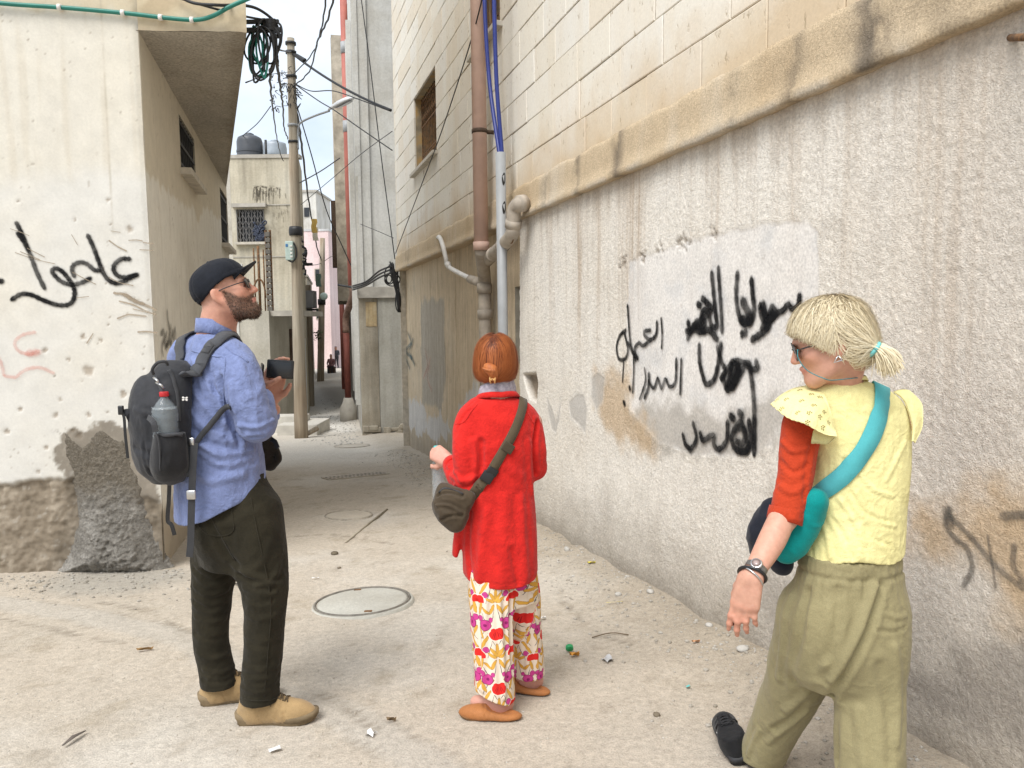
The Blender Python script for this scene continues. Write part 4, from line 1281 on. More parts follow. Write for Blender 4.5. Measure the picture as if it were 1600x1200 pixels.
# ================================================================== poles and the lamp
def pole_mat(name, a, b_):
 t = NT(name, 0.9, 0.15)
 v = t.pos((14, 14, 0.7))
 t.set(Base_Color=t.mix(1.0, t.ramp(t.noise(1.0, 5, 0.6, v), (0.3, a), (0.7, b_)), t.ramp(t.noise(0.8, 3), (0.35, (1, 1, 1)), (0.7, (0.92, 0.82, 0.74))), 'MULTIPLY'))
 t.bump(t.noise(1.0, 4, 0.6, t.pos((40, 40, 1.6))), 0.5, 0.01)
 return t.m
M_POLE = pole_mat('weathered_pole_wood', (0.22, 0.19, 0.145), (0.47, 0.425, 0.345))
pb = gpt(471, 684)
pt = P(454, 60, pb[1])
street_pole = thing('utility_pole', pb, 'tall weathered wooden pole by the steps, carrying a street lamp and meter box', 'pole')
hp = pt[2] - pb[2]
def on_pole(f): return pb + (pt - pb) * f
def pole_at(py):
 lo, hi = 0.0, 1.0
 for _ in range(40):
  m = (lo + hi) / 2
  q = on_pole(m); c = CR.T @ (q - EYE)
  if 600 - FPX * c[1] / -c[2] > py: lo = m
  else: hi = m
 return on_pole(lo)
qs = [on_pole(f) for f in np.linspace(-0.01, 1, 24)]
rr = np.linspace(0.150, 0.082, 24) * (1 + 0.025 * np.sin(np.arange(24) * 1.3))
b = MB().tube(qs, rr, 12)
b.build('shaft', M_POLE, street_pole, True)
for py in (68, 82, 120, 196, 222):
 q = pole_at(py)
 MB().tube([q - [0, 0, 0.025], q + [0, 0, 0.025]], 0.115, 12).build('band', M_IRON if py != 196 else M_GREYPIPE, street_pole, True)
q = pole_at(361)
MB().tube([q - [0, 0, 0.10], q - [0, 0, 0.05], q + [0, 0, 0.03], q + [0, 0, 0.09]], [0.140, 0.152, 0.150, 0.135], 12).build('black_wrap', M_WIRE, street_pole, True)
mb = simple('pale_green_box_paint', (0.42, 0.52, 0.48), 0.5, 0.4, 0.1, 6)
q = pole_at(392)
bx = P(453, 392, q[1] - 0.18)
o = MB().box(bx, (0.17, 0.13, 0.40), None, 0.02).build('meter_box', mb, street_pole, False, 'pale green meter box strapped to the pole')
b = MB()
for i in range(4): b.box(bx + [0.05, -0.073, -0.13 + 0.075 * i], (0.05, 0.02, 0.035), None, 0.005)
b.build('breaker', M_WHITEPIPE, o)
b = MB().box(bx + [-0.045, -0.067, 0.11], (0.05, 0.006, 0.06)); b.build('display', simple('blue_label', (0.05, 0.16, 0.35), 0.5), o)
MB().tube(catmull([bx + [0.09, -.03, 0.17], bx + [0.14, -0.03, 0.05], bx + [0.14, -0.03, -0.12], bx + [0.06, -0.03, -0.23], bx + [-0.04, -0.03, -0.2]], 6), 0.018, 7).build('cable_loop', M_WIRE, street_pole, True)
lamp = MB()
a0 = pole_at(215) + [0.10, -0.02, 0]
lamp.tube(catmull([a0 + [0, 0, -0.25], a0, P(467, 196, a0[1]), P(474, 189, a0[1] - 0.05), P(492, 181, a0[1] - 0.15), P(515, 173, a0[1] - 0.3)], 6), 0.022, 8)
lamp.build('lamp_arm', M_GREYPIPE, street_pole, True)
la, lb = P(513, 172, a0[1] - 0.28), P(553, 153, a0[1] - 0.55)
ax0 = nrm(lb - la); up = nrm(np.array([0, -0.25, 1.0]) - ax0 * (np.array([0, -0.25, 1.0]) @ ax0)); sx = np.cross(ax0, up)
L = np.linalg.norm(lb - la)
V, F, nn = [], [], 14
for i, (f, w, h) in enumerate([(0, .02, .02), (.06, .055, .04), (.2, .075, .06), (.45, .115, .085), (.75, .125, .08), (.93, .09, .05), (1.0, .02, .015)]):
 for j in range(nn):
  a = 2 * math.pi * j / nn
  s = math.sin(a)
  V.append(la + ax0 * L * f + sx * w * math.cos(a) + up * (h * s if s > 0 else 0.35 * h * s))
for i in range(6):
 for j in range(nn):
  F.append((i * nn + j, i * nn + (j + 1) % nn, (i + 1) * nn + (j + 1) % nn, (i + 1) * nn + j))
head = mk('lamp_head', V, F, simple('pale_grey_lamp_paint', (0.58, 0.59, 0.60), 0.4, 0.5, 0.06, 4), street_pole, True)
V = [la + ax0 * L * f + sx * w * math.cos(a) + up * (-0.03 - 0.02 * math.sin(math.pi * (f - .25) / .65)) for f, w in ((.28, .05), (.5, .085), (.75, .09), (.9, .06)) for a in (0, math.pi)]
mk('lamp_glass', V, [(0, 1, 3, 2), (2, 3, 5, 4), (4, 5, 7, 6)], simple('lamp_glass', (0.35, 0.36, 0.37), 0.2, 0.6), head, True)
r = random.Random(21)
tang = MB()
for i in range(26):
 x, y = 438 + r.uniform(-14, 14), 140 + r.uniform(-42, 34)
 pts = [P(x + r.uniform(-5, 5), y + r.uniform(-5, 5), 16.4 + r.uniform(-.2, .2)) for _ in range(4)]
 tang.tube(catmull(pts, 7), 0.007, 4)
for i in range(10):
 x, y = 458 + r.uniform(-6, 10), 130 + r.uniform(-8, 40)
 pts = [P(x + r.uniform(-8, 8), y + r.uniform(-10, 14), 16.6 + r.uniform(-.1, .1)) for _ in range(4)]
 tang.tube(catmull(pts, 7), 0.008, 4)
tag(tang.build('wire_tangle', M_WIRE, None, True), 'tangle of loose wire ends beside the near pole top', 'wires')
tang = MB()
for i in range(9):
 x, y = 474 + r.uniform(-4, 4), 375 + i * 6
 tang.tube(catmull([P(x + r.uniform(-4, 5), y + r.uniform(-6, 8), 16.9 + r.uniform(-.1, .2)) for _ in range(4)], 4), 0.02, 5)
tang.box(P(481, 413, 17.0), (0.20, 0.06, 0.06))
tag(tang.build('wire_tangle', M_WIRE, None, True), 'black wire clump on the alley side of the near pole', 'wires')
p2 = gpt(501, 597)
p2t = P(504, 372, p2[1])
pole2 = thing('utility_pole', p2, 'slimmer far pole standing in the alley with a round meter on it', 'pole')
MB().tube([p2 + (p2t - p2) * f for f in np.linspace(-.01, 1, 8)], np.linspace(0.19, 0.13, 8), 10).build('shaft', M_POLE, pole2, True)
q = P(506, 463, p2[1] - 0.25)
MB().lathe([(0.12, -0.04), (0.20, -0.03), (0.20, 0.03), (0.16, 0.05)], 14, q, np.array([[1, 0, 0], [0, 0, 1], [0, -1, 0.0]])).build('meter', mb, pole2, True)
MB().tube([p2 + (p2t - p2) * .55 + [0, 0, -.1], p2 + (p2t - p2) * .55 + [0, 0, .2]], 0.21, 8).build('band', M_WIRE, pole2, True)
# ================================================================== wires
PT = pole_at(82)
PM = pole_at(128)
cable('cable', 'heavy black cable from the near pole to the far corner of the stone face', sagp(PT, wp(611, 172, 0.05), 0.10), 0.024)
cable('cable_joint', 'short thick sleeve on the heavy cable just right of the pole', [PT + (wp(611, 172, .05) - PT) * .06, PT + (wp(611, 172, .05) - PT) * .16], 0.045)
cable('cable', 'left one of two twisted cables crossing the sky to the pole', [P(512, -30, 8), P(503, 40, 10.5), P(487, 85, 13.5), pole_at(119)], 0.011, wig=0.006)
cable('cable', 'right one of two twisted cables crossing the sky to the pole', [P(528, -30, 8), P(512, 30, 10), P(496, 66, 12), P(483, 112, 15), pole_at(137)], 0.013, wig=0.007)
cable('cable', 'thin wavy wire from the pole to the far stone corner', [PM, P(485, 142, 16.3), P(520, 142, 15.5), P(560, 155, 14.7), wp(611, 174, .04)], 0.011)
cable('cable', 'thin wire passing under the lamp head to the stone corner', [PM, P(497, 157, 16), P(522, 172, 15.4), P(562, 200, 14.6), wp(613, 235, .04)], 0.011)
cable('cable', 'long wire hanging in front of the grey white facade', [P(562, -20, 14.6), P(578, 100, 14.5), P(595, 240, 14.4), P(609, 345, 14.2), P(617, 405, 14.1)], 0.010)
cable('cable', 'slack wire slanting across the stone face to the corner', [wp(762, -40, .22), wp(737, 60, .2), wp(690, 205, .14), wp(660, 285, .12), wp(618, 396, .10)], 0.007)
cable('cable', 'heavy twisted cable dropping from the near pole to the far pole', [pole_at(130), P(466, 190, 19), P(473, 240, 23), P(483, 318, 31), P(495, 385, 38), P(503, 408, 41.2)], 0.030, wig=0.01)
cable('cable', 'thin wire falling from the pole across the alley to the red pipe', [pole_at(140), P(486, 240, 17.5), P(510, 328, 18.5), P(535, 385, 19.3), P(560, 440, 19.6)], 0.014)
cable('cable', 'thin wire crossing the alley mouth below the lamp', [pole_at(290), P(500, 268, 19), P(531, 247, 20)], 0.013)
cable('cable', 'fainter thin wire rising to the stone corner', [P(470, 320, 18), P(520, 278, 17), P(565, 240, 16), wp(613, 205, .05)], 0.007)
cable('cable', 'thin drop wire left of the pole to the tank roof', [P(378, 213, 23), P(402, 193, 21), P(423, 166, 19)], 0.012)
cable('cable', 'short thin wire from the jutting corner to the pole clutter', [P(384, 129, 6.6), P(418, 117, 12), pole_at(112)], 0.006)
cable('cable', 'thin slack wire across the pink house', [P(480, 415, 25), P(500, 412, 40), P(520, 400, 42), P(535, 405, 32), P(550, 420, 24)], 0.016)
cable('cable', 'thin wire from the facade wire to the corner clump', [P(563, 350, 15.5), P(590, 361, 14.6), P(615, 372, 14.1)], 0.006)
for k, (ya, yb, lab) in enumerate(((447, 416, 'uppermost'), (450, 421, 'middle'), (453, 426, 'lowest'))):
 cable('cable', f'{lab} black cable of the three strung along the grey white house to the corner clump', [P(551, ya, 17), P(572, ya - 7, 16.2), P(592, yb + 8, 15), P(611, yb, 14.1)], 0.018, group='cables strung to the corner clump')
t = thing('cable_clump', wp(615, 440, .1), 'clump of black cables and loops at the far stone corner', 'cables')
r = random.Random(4)
b = MB()
for i in range(14):
 b.tube(catmull([P(612 + r.uniform(-6, 8), 415 + r.uniform(-8, 10), 14.05), P(616 + r.uniform(-6, 6), 432 + r.uniform(-6, 6), 14.0), P(621 + r.uniform(-3, 3), 450 + r.uniform(-5, 8), 14.0), P(624 + r.uniform(-2, 2), 488, 13.95)], 5), 0.014, 5)
b.build('strands', M_WIRE, t, True)
b = MB()
for cx, cy, rx, ry in ((609, 430, 8, 14), (613, 437, 12, 10), (622, 470, 4, 16), (608, 436, 4, 6)):
 b.tube([P(cx + rx * math.cos(a), cy + ry * math.sin(a), 14.0) for a in np.linspace(0, 2 * math.pi, 18)], 0.011, 5, False)
b.build('loops', M_WIRE, t, True)
# ================================================================== the grey white house at the alley mouth (right)
EC = gpt(566, 681)
ALLEY = nrm([-0.226, 1.0, 0])
FE = Frame([EC[0], EC[1], 0], [1, 0.16, 0], [0.16, -1, 0])
FES = Frame([EC[0], EC[1], 0], ALLEY, [-ALLEY[1], ALLEY[0], 0])
def coat(name, base, dark, light, sc=1.2, streak=0.35, bump=0.35, pit=0.0, rough=0.92):
 """Old paint and plaster: blotches, rain streaks and grain from noise."""
 t = NT(name, rough, 0.15)
 c = t.ramp(t.noise(sc, 5, 0.6), (0.30, dark), (0.5, base), (0.72, light))
 c = t.mix(1.0, c, t.ramp(t.noise(1.0, 4, 0.65, t.pos((5 * sc, 5 * sc, 0.35 * sc))), (0.34, 1 - streak), (0.6, 1.0)), 'MULTIPLY')
 c = t.mix(1.0, c, t.ramp(t.noise(28 * sc, 4, 0.6), (0.3, 0.88), (0.7, 1.06)), 'MULTIPLY')
 if pit:
  c = t.mix(t.ramp(t.noise(3.2 * sc, 6, 0.75, t.pos((1, 1, .55))), (0.60, 0.0), (0.68, pit)), c, tuple(np.array(dark) * 0.35))
 t.set(Base_Color=c)
 t.bump(t.noise(40 * sc, 4, 0.6), bump, 0.012)
 return t.m
M_EUP = coat('grey_white_paint', (0.60, 0.595, 0.56), (0.50, 0.48, 0.43), (0.68, 0.675, 0.65), 0.8, 0.14)
M_ELOW = coat('bare_grey_render', (0.41, 0.395, 0.345), (0.31, 0.28, 0.225), (0.50, 0.485, 0.44), 0.9, 0.25)
M_ELOW2 = coat('brown_grey_render', (0.37, 0.33, 0.26), (0.26, 0.22, 0.16), (0.46, 0.42, 0.345), 1.4, 0.3)
M_OCHREPATCH = coat('ochre_remnant', (0.52, 0.40, 0.23), (0.36, 0.27, 0.17), (0.62, 0.52, 0.36), 3.0, 0.3, pit=0.8)
t = thing('grey_house', EC, 'tall grey white house at the alley mouth, bare render below a thin slab', 'house')
zl0, zl1 = FE.at(590, 466)[1], FE.at(590, 448)[1]
W = 2.7
b = MB()
b.box(FE.p(W / 2 + 0.06, (zl1 + 9.6) / 2, -3.0), (W, 6.0, 9.6 - zl1), FE.ax)
b.build('upper_wall', M_EUP, t)
b = MB().box(FE.p(0.30, (zl1 + 9.6) / 2, 0.022), (0.05, 0.05, 9.6 - zl1 - .01), FE.ax)
b.box(FE.p(0.095, (zl1 + 9.6) / 2, 0.012), (0.07, 0.03, 9.6 - zl1 - .02), FE.ax)
b.build('corner_strip', M_EUP, t)
MB().box(FE.p(W / 2 - 0.02, (zl0 + zl1) / 2, -1.0), (W, 2.16, zl1 - zl0 - 0.004), FE.ax, 0.01).build('slab', M_CONCRETE, t)
gw = FE.at(592, 560)[0]
MB().box(FE.p(gw / 2, (zl0 - 1.2) / 2, -3.0), (gw - 0.012, 6.0, zl0 + 1.2), FE.ax).build('lower_wall', M_ELOW2, t)
MB().box(FE.p((gw + W) / 2, (zl0 - 1.2) / 2, -2.99), (W - gw - 0.012, 6.02, zl0 + 1.2), FE.ax).build('lower_wall', M_ELOW, t)
pa, pb_ = FE.at(571, 472), FE.at(589, 510)
MB().box(FE.p((pa[0] + pb_[0]) / 2, (pa[1] + pb_[1]) / 2, 0.0), (pb_[0] - pa[0], 0.02, pa[1] - pb_[1]), FE.ax).build('paint_remnant', M_OCHREPATCH, t)
# broken render along its foot
b = MB()
r = random.Random(3)
for i in range(26):
 u = r.uniform(0.05, 1.35)
 zf = gz(*FE.p(u, 0)[:2])
 b.box(FE.p(u, zf + r.uniform(0, .16), 0.03), (r.uniform(.08, .2), r.uniform(.05, .14), r.uniform(.05, .14)), FE.ax, 0.02)
o = b.build('foot_rubble', M_ELOW2, t); o['kind'] = 'stuff'
# its long side along the alley
b = MB().box(FES.p(9.6, 1.6, -1.2), (19.2, 2.4 - .02, 6.4), FES.ax)
b.build('alley_wall', coat('pale_alley_wall', (0.52, 0.505, 0.46), (0.40, 0.375, 0.32), (0.60, 0.59, 0.55), 0.7, 0.3), t)
MB().box(FES.p(9.6, 7.2, -1.2), (19.2, 2.38, 4.8), FES.ax).build('upper_alley_wall', M_EUP, t)
for u in (1.2, 2.6, 7.0):
 MB().box(FES.p(u, 1.0, 0.01), (0.5, 0.06, 1.0), FES.ax).build('slit_window', M_DARKGLASS, t)
b = MB()
for u in (0.5, 1.7, 4.2): b.box(FES.p(u, 4.0, 0.05), (0.12, 0.10, 8.5), FES.ax)
b.build('pilaster', M_EUP, t)
M_REDPIPE = simple('faded_red_pipe_paint', (0.40, 0.135, 0.105), 0.6, 0.3, 0.15, 3)
t = thing('red_drainpipe', gpt(546, 655), 'faded red drainpipe running the whole height of the house side', 'drainpipe')
q = P(548, 400, 20.0)
zt, zb_ = 10.2, P(549, 446, 20.0)[2]
MB().tube([[q[0], q[1], zt], [q[0], q[1], zb_]], 0.092, 12).build('red_length', M_REDPIPE, t, True)
for py in (75, 198):
 z = P(538, py, 20.0)[2]
 MB().tube([[q[0], q[1], z - .14], [q[0], q[1], z + .14]], 0.105, 12).build('coupling', M_GREYPIPE, t, True)
 MB().box([q[0] + 0.16, q[1], z], (0.2, 0.08, 0.08)).build('pipe_bracket', M_GREYPIPE, t)
d0 = np.array([q[0], q[1], zb_])
d1, d2 = P(551, 462, 20.0), P(541, 494, 20.5)
MB().tube(catmull([d0, d1, d2, P(541, 520, 20.5)], 5), 0.088, 12).build('brown_bend', simple('rusty_brown_pipe', (0.16, 0.10, 0.075), 0.8, 0.2, 0.3, 8), t, True)
e = P(541, 520, 20.5); zg = gz(e[0], e[1])
MB().tube([e, [e[0], e[1], zg + 0.5]], 0.085, 12).build('dark_red_length', simple('dark_red_pipe_paint', (0.13, 0.04, 0.03), 0.7, 0.2, 0.25, 5), t, True)
MB().lathe([(0.24, -0.1), (0.23, 0.35), (0.16, 0.48), (0.12, 0.62)], 12, (e[0], e[1], zg)).build('concrete_foot', M_CONCRETE, t, True)
MB().tube(catmull([P(528, 445, 19.8), P(545, 448, 19.7), P(556, 450, 19.4), P(559, 446, 19.3)], 5), 0.03, 6).build('wire_wrap', M_WIRE, t, True)
t = thing('jutting_house', FES.p(9.0, -1.1, 0.3), 'old yellowish upper storey jutting into the alley behind the red drainpipe', 'house')
ztf = P(532, 80, 27)[2]
MB().box(FES.p(12.5, (2.4 + ztf) / 2, 0.16), (7.0, 0.5, ztf - 2.4), FES.ax).build('wall', coat('old_yellow_plaster', (0.60, 0.53, 0.41), (0.44, 0.37, 0.27), (0.68, 0.62, 0.51), 0.9, 0.3, pit=.4), t)
MB().box(FES.p(8.93, (2.4 + ztf) / 2, 0.18), (0.10, 0.44, ztf - 2.3), FES.ax).build('corner_board', simple('old_pale_wood', (0.38, 0.33, 0.26), 0.9, 0.2, 0.3, 4), t)
MB().box(FES.p(9.6, 4.6, 0.46), (0.5, 0.2, 2.2), FES.ax).build('shutter', M_BRACKET, t)
for k, u in enumerate((17.0, 20.5)):
 qq = FES.p(u, 0, 0.25)
 o = MB().tube([[qq[0], qq[1], gz(qq[0], qq[1])], [qq[0], qq[1], 3.4]], 0.10, 8).build('red_post', M_REDPIPE, None, True)
 tag(o, ('nearer' if k == 0 else 'farther') + ' dull red standpipe deep in the alley on the right', 'pipe')
# ================================================================== left side of the alley
M_CREAM = coat('cream_house_paint', (0.56, 0.51, 0.40), (0.42, 0.375, 0.285), (0.63, 0.60, 0.51), 0.7, 0.32, pit=.35)
M_CREAMW = coat('whitewash_blueish', (0.60, 0.62, 0.63), (0.48, 0.49, 0.48), (0.68, 0.69, 0.71), 1.0, 0.2)
M_YARD = coat('raw_yard_concrete', (0.45, 0.425, 0.36), (0.36, 0.335, 0.275), (0.53, 0.505, 0.44), 0.9, 0.12)
DB = 22.0
c0_, c1_ = P(360, 300, DB), P(468, 300, DB)
FB = Frame([c0_[0], DB, 0], [1, 0, 0], [0, -1, 0])
wB = c1_[0] - c0_[0]
zt = P(410, 246, DB)[2]
t = thing('cream_house', [c1_[0] - 1, DB, -1], 'cream house with black mould stains, a barred window and water tanks on its flat roof', 'house')
hA, hB = FB.at(372, 378), FB.at(412, 327)
win = (hA[0], hB[0], hA[1], hB[1])
us, zs = cuts(0, wB, 0.5, win[0], win[1]), cuts(1.2, zt, 0.5, win[2], win[3])
U, Z, F = skin(FB, us, zs, [win])
mk('front_wall', FB.p(U, Z), F, M_CREAM, t, False)
MB().box(FB.p(wB / 2, 0.1, -0.05), (wB, 0.1, 2.19), FB.ax).build('lower_front', M_CREAMW, t)
b = MB()
sk = np.array([-0.45, 2.0, 0])                    # this house follows the slant of the alley
b.quad(FB.p(wB, -1.4), FB.p(wB, -1.4) + sk, FB.p(wB, zt) + sk, FB.p(wB, zt)); b.quad(FB.p(0, -1.4), FB.p(0, zt), FB.p(0, zt) + sk, FB.p(0, -1.4) + sk)
b.quad(FB.p(0, zt - .15), FB.p(wB, zt - .15), FB.p(wB, zt - .15) + sk, FB.p(0, zt - .15) + sk)
b.quad(FB.p(0, -1.4) + sk, FB.p(0, zt) + sk, FB.p(wB, zt) + sk, FB.p(wB, -1.4) + sk)
b.build('side_wall', M_CREAM, t)
MB().box(FB.p(wB / 2, zt + 0.03, -0.12), (wB + .06, 0.3, 0.10), FB.ax).build('parapet_cap', M_CONCRETE, t)
for zz in (FB.at(440, 320)[1], FB.at(440, 401)[1]):
 MB().box(FB.p(wB / 2, zz, 0.008), (wB - .02, 0.02, 0.03), FB.ax).build('render_line', M_CONCRETE, t)
m = MB()
a, b_, c, d = win
for s in ((a, c, a, d), (b_, c, b_, d), (a, d, b_, d), (a, c, b_, c)):
 m.quad(FB.p(s[0], s[1], 0.002), FB.p(s[2], s[3], 0.002), FB.p(s[2], s[3], -0.2), FB.p(s[0], s[1], -0.2))
w = m.build('window', M_REVEAL, t)
MB().quad(FB.p(a, c, -0.19), FB.p(b_, c, -0.19), FB.p(b_, d, -0.19), FB.p(a, d, -0.19)).build('pane', M_DARKGLASS, w)
g = MB()
n = 9
for i in range(n + 1):
 u = a + (b_ - a) * i / n
 g.tube([FB.p(u, c, 0.03), FB.p(u, d, 0.03)], 0.012, 5)
for j in range(6):
 for i in range(n):
  u0, u1 = a + (b_ - a) * i / n, a + (b_ - a) * (i + 1) / n
  z0_ = c + (d - c) * j / 6; z1_ = z0_ + (d - c) / 6
  g.tube([FB.p(u0, z0_ if (i + j) % 2 else z1_, 0.035), FB.p(u1, z1_ if (i + j) % 2 else z0_, 0.035)], 0.009, 4)
g.build('window_grille', simple('grey_iron', (0.16, 0.155, 0.15), 0.7), w)
MB().box(FB.p((a + b_) / 2, d + 0.10, 0.06), (b_ - a + .2, .2, .10), FB.ax).build('hood', M_CONCRETE, w)
MB().box(FB.p((a + b_) / 2, c - 0.05, 0.05), (b_ - a + .1, .2, .07), FB.ax).build('sill', M_SILL, w)
r = random.Random(12)
g = MB()
for i in range(30):
 u, z = b_ - r.uniform(-.02, .22), r.uniform(c, d) * .6 + c * .4 if i > 8 else c + r.uniform(0, .2)
 g.tube(catmull([FB.p(u + r.uniform(-.1, .1), z + r.uniform(-.1, .1), 0.07 + r.uniform(0, .05)) for _ in range(4)], 3), 0.022, 4)
tag(g.build('cable_heap', simple('dusty_blue_black_cable', (0.05, 0.06, 0.09), 0.6), None, True), 'dark blue hank of cable hung in the barred window corner', 'cables')
# mould stains under the roof line, painted as thin runs
m_mould = ink_mat('black_mould', (0.07, 0.06, 0.045), 0.42)
r = random.Random(31)
st = []
for i in range(70):
 x = 395 + abs(r.gauss(0, 24)); y = 292 + r.uniform(0, 12)
 st.append((r.uniform(.4, 1.2), [(x, y), (x + r.uniform(-1, 1), y + r.uniform(2, 22) * (1 if i % 3 else .3))]))
for i in range(16):
 x = 395 + r.uniform(0, 40); y = 291 + r.uniform(-1, 5)
 st.append((.7, [(x, y), (x + r.uniform(3, 8), y + r.uniform(-.6, .6))]))
for i in range(18):
 x = 425 + r.uniform(0, 26); y = 318 + r.uniform(0, 22)
 st.append((.6, [(x, y), (x + .3, y + r.uniform(2, 8))]))
graffiti('mould_stain', FB, st, 0.028, m_mould, bpy.data.objects['cream_house'], 0.006, soft=0.8)['kind'] = 'stuff'
for (px, py0, py1, rad, mat, lab, dome) in ((391, 212, 246, 0.37, simple('dark_plastic_tank', (0.07, 0.075, 0.085), 0.45, 0.4, 0.15, 2), 'domed dark plastic water tank on the cream house roof', True),
           (430, 222, 246, 0.34, simple('grey_metal_tank', (0.30, 0.34, 0.38), 0.4, 0.5, 0.2, 2), 'pale grey metal water tank beside the dark domed one', False)):
 q = P(px, py1, DB + 1.2); q[2] = zt - .16
 h = P(px, py0, DB + 1.2)[2] - q[2]
 tk = thing('water_tank', q, lab, 'water tank')
 prof = [(rad, 0.0), (rad * 1.01, h * .3), (rad, h * .82), (rad * .96, h * .87)]
 if dome: prof += [(rad * .9, h * .93), (rad * .6, h * .99), (rad * .3, h)]
 else: prof += [(rad * .94, h * .95), (rad * .2, h)]
 MB().lathe(prof, 20, q).build('tank_body', mat, tk, True)
 MB().lathe([(rad * .36, h * .98), (rad * .36, h * 1.04), (rad * .2, h * 1.07)], 14, q).build('tank_lid', mat, tk, True)
 MB().lathe([(rad * 1.04, h * .52), (rad * 1.04, h * .58)], 20, q, caps=False).build('hoop', mat, tk, True)
q = P(416, 246, DB + .6)
tag(MB().tube([[q[0], q[1], zt - .1], [q[0], q[1], zt + .62]], 0.035, 6).build('roof_pipe', M_WIRE, None, True), 'thin dark pipe standing between the two roof tanks', 'pipe')
# small concrete yard room with a doorway, in front of the cream house
DY = 18.4
y1 = P(424, 600, DY)
zy = P(400, 486, DY)[2]
t = thing('yard_room', [y1[0] - 1, DY + 1, -1], 'low raw concrete yard room with a doorway under a flat lintel', 'outbuilding')
MB().box([y1[0] - 2.0, DY + 1.2, (zy - 1.4) / 2], (4.0, 2.4, zy + 1.4)).build('wall', M_YARD, t)
q = P(423, 486, DY)
MB().box([y1[0] + 0.36, DY + 1.25, zy - 0.06], (0.70, 2.3, 0.13)).build('lintel', M_CONCRETE, t)
MB().box([y1[0] + 0.03, DY + 1.9, zy - .95], (0.06, 0.55, 1.0)).build('door', simple('dark_brown_door', (0.09, 0.06, 0.045), 0.7, 0.2, 0.3, 5), t)
MB().box([y1[0] - 0.75, DY - 0.004, (zy - 1.0) / 2], (0.08, 0.03, zy + .9)).build('edge_strip', M_EUP, t)
t = thing('steps', gpt(462, 680), 'pale concrete steps between the near pole and the yard room', 'steps')
for k, (xa, xb, ya, yb, yt, dep) in enumerate(((430, 493, 17.35, 18.6, 655, 1), (420, 474, 17.9, 18.39, 641, 2))):
 A, B = P(xa, 600, ya), P(xb, 600, ya)
 ztp = P(470, yt + 9, ya)[2]
 MB().box([(A[0] + B[0]) / 2, (ya + yb) / 2, (ztp - 1.4) / 2], (B[0] - A[0], yb - ya, ztp + 1.4), None, 0.015).build('step', simple('pale_step_concrete', (0.54, 0.515, 0.46), 0.9, 0.1, 0.12, 4, .3, 50), t)
q = gpt(484, 682)
tag(MB().tube([q + [0.15, .1, .18], q + [-.12, -.25, .03]], [.06, .05], 6).build('wood_scrap', M_POLE, None), 'short broken piece of wood leaning on the step corner', 'wood scrap')
t = thing('rebar_cage', P(420, 486, 18.7), 'dark ribbed steel column form rising from the yard room roof', 'rebar')
q0, q1 = P(423, 487, 18.75), P(417, 362, 18.75)
h = q1[2] - q0[2]
b = MB()
for i in range(14):
 b.box([q0[0], q0[1], q0[2] + h * (i + .5) / 14], (0.12, 0.12, h / 14 * .8), None, 0.012)
b.build('ribs', simple('dusty_dark_steel', (.13, .12, .105), .9), t)
b = MB()
for dx in (-.05, .05): b.tube([[q0[0] + dx, q0[1], q0[2]], [q0[0] + dx, q0[1], q0[2] + h * 1.02]], 0.03, 6)
b.build('rods', M_RUST, t)
for k, (px, py, lab) in enumerate(((397, 388, 'leftmost'), (404, 384, 'middle thicker'), (412, 390, 'rightmost'))):
 a0, a1 = P(px + 3, 488, 18.8), P(px, py, 18.8)
 o = MB().tube([[a0[0], a0[1], zy - .05], [a0[0], a0[1], a1[2]]], 0.032 if k == 1 else 0.018, 6).build('rebar', M_RUST, None, True)
 tag(o, f'{lab} one of three upright rusty rebars on the yard room roof', 'rebar', 'rebars on the yard room')
o = MB().tube([P(405 + 10 * math.cos(a), 466 - 30 * math.sin(a), 18.7) for a in np.linspace(0, math.pi, 12)], 0.022, 6).build('rebar_hoop', M_RUST, None, True)
tag(o, 'bent rusty hoop standing among the rebars', 'rebar')
# houses farther up on the left
def house(name, x0, y0, L, w, z1, mat, label, cap=True, wins=(), side=ALLEY):
 f = Frame([x0, y0, 0], side, [side[1], -side[0], 0])
 t = thing(name, [x0, y0, -1], label, 'house')
 MB().box(f.p(L / 2, (z1 - 3) / 2, -w / 2), (L, w, z1 + 3), f.ax).build('wall', mat, t)
 if cap: MB().box(f.p(L / 2, z1 + .05, -w / 2), (L + .1, w + .12, .12), f.ax).build('roof_slab', M_CONCRETE, t)
 for (u, z, ww, hh) in wins:
  wv = MB().box(f.p(u, z, 0.01), (ww, 0.06, hh), f.ax).build('window', M_REVEAL, t)
  MB().box(f.p(u, z, 0.03), (ww - .12, 0.05, hh - .12), f.ax).build('pane', M_DARKGLASS, wv)
 return f, t
M_WHITEHOUSE = coat('whitewash_house', (0.60, 0.575, 0.52), (0.47, 0.44, 0.38), (0.68, 0.66, 0.62), 0.6, 0.25)
M_BEIGE = coat('beige_house', (0.47, 0.42, 0.335), (0.33, 0.285, 0.21), (0.55, 0.51, 0.43), 0.7, 0.35)
M_PINK = coat('pink_house_paint', (0.74, 0.58, 0.555), (0.66, 0.50, 0.48), (0.79, 0.65, 0.63), 0.3, 0.15)
M_PALE = coat('pale_far_house', (0.55, 0.545, 0.53), (0.45, 0.44, 0.43), (0.62, 0.61, 0.60), 0.4, 0.2)
q = P(482, 600, 26.0)
fA, hA_ = house('white_house', q[0], 24.2, 9.0, 6, 6.6, M_WHITEHOUSE, 'white house along the left of the alley behind the near pole', True, ((3.0, 3.6, .9, 1.3), (6.4, 3.6, .9, 1.3), (4.6, .4, .8, 1.9)))
q2 = fA.p(9.3, 0, -0.15)
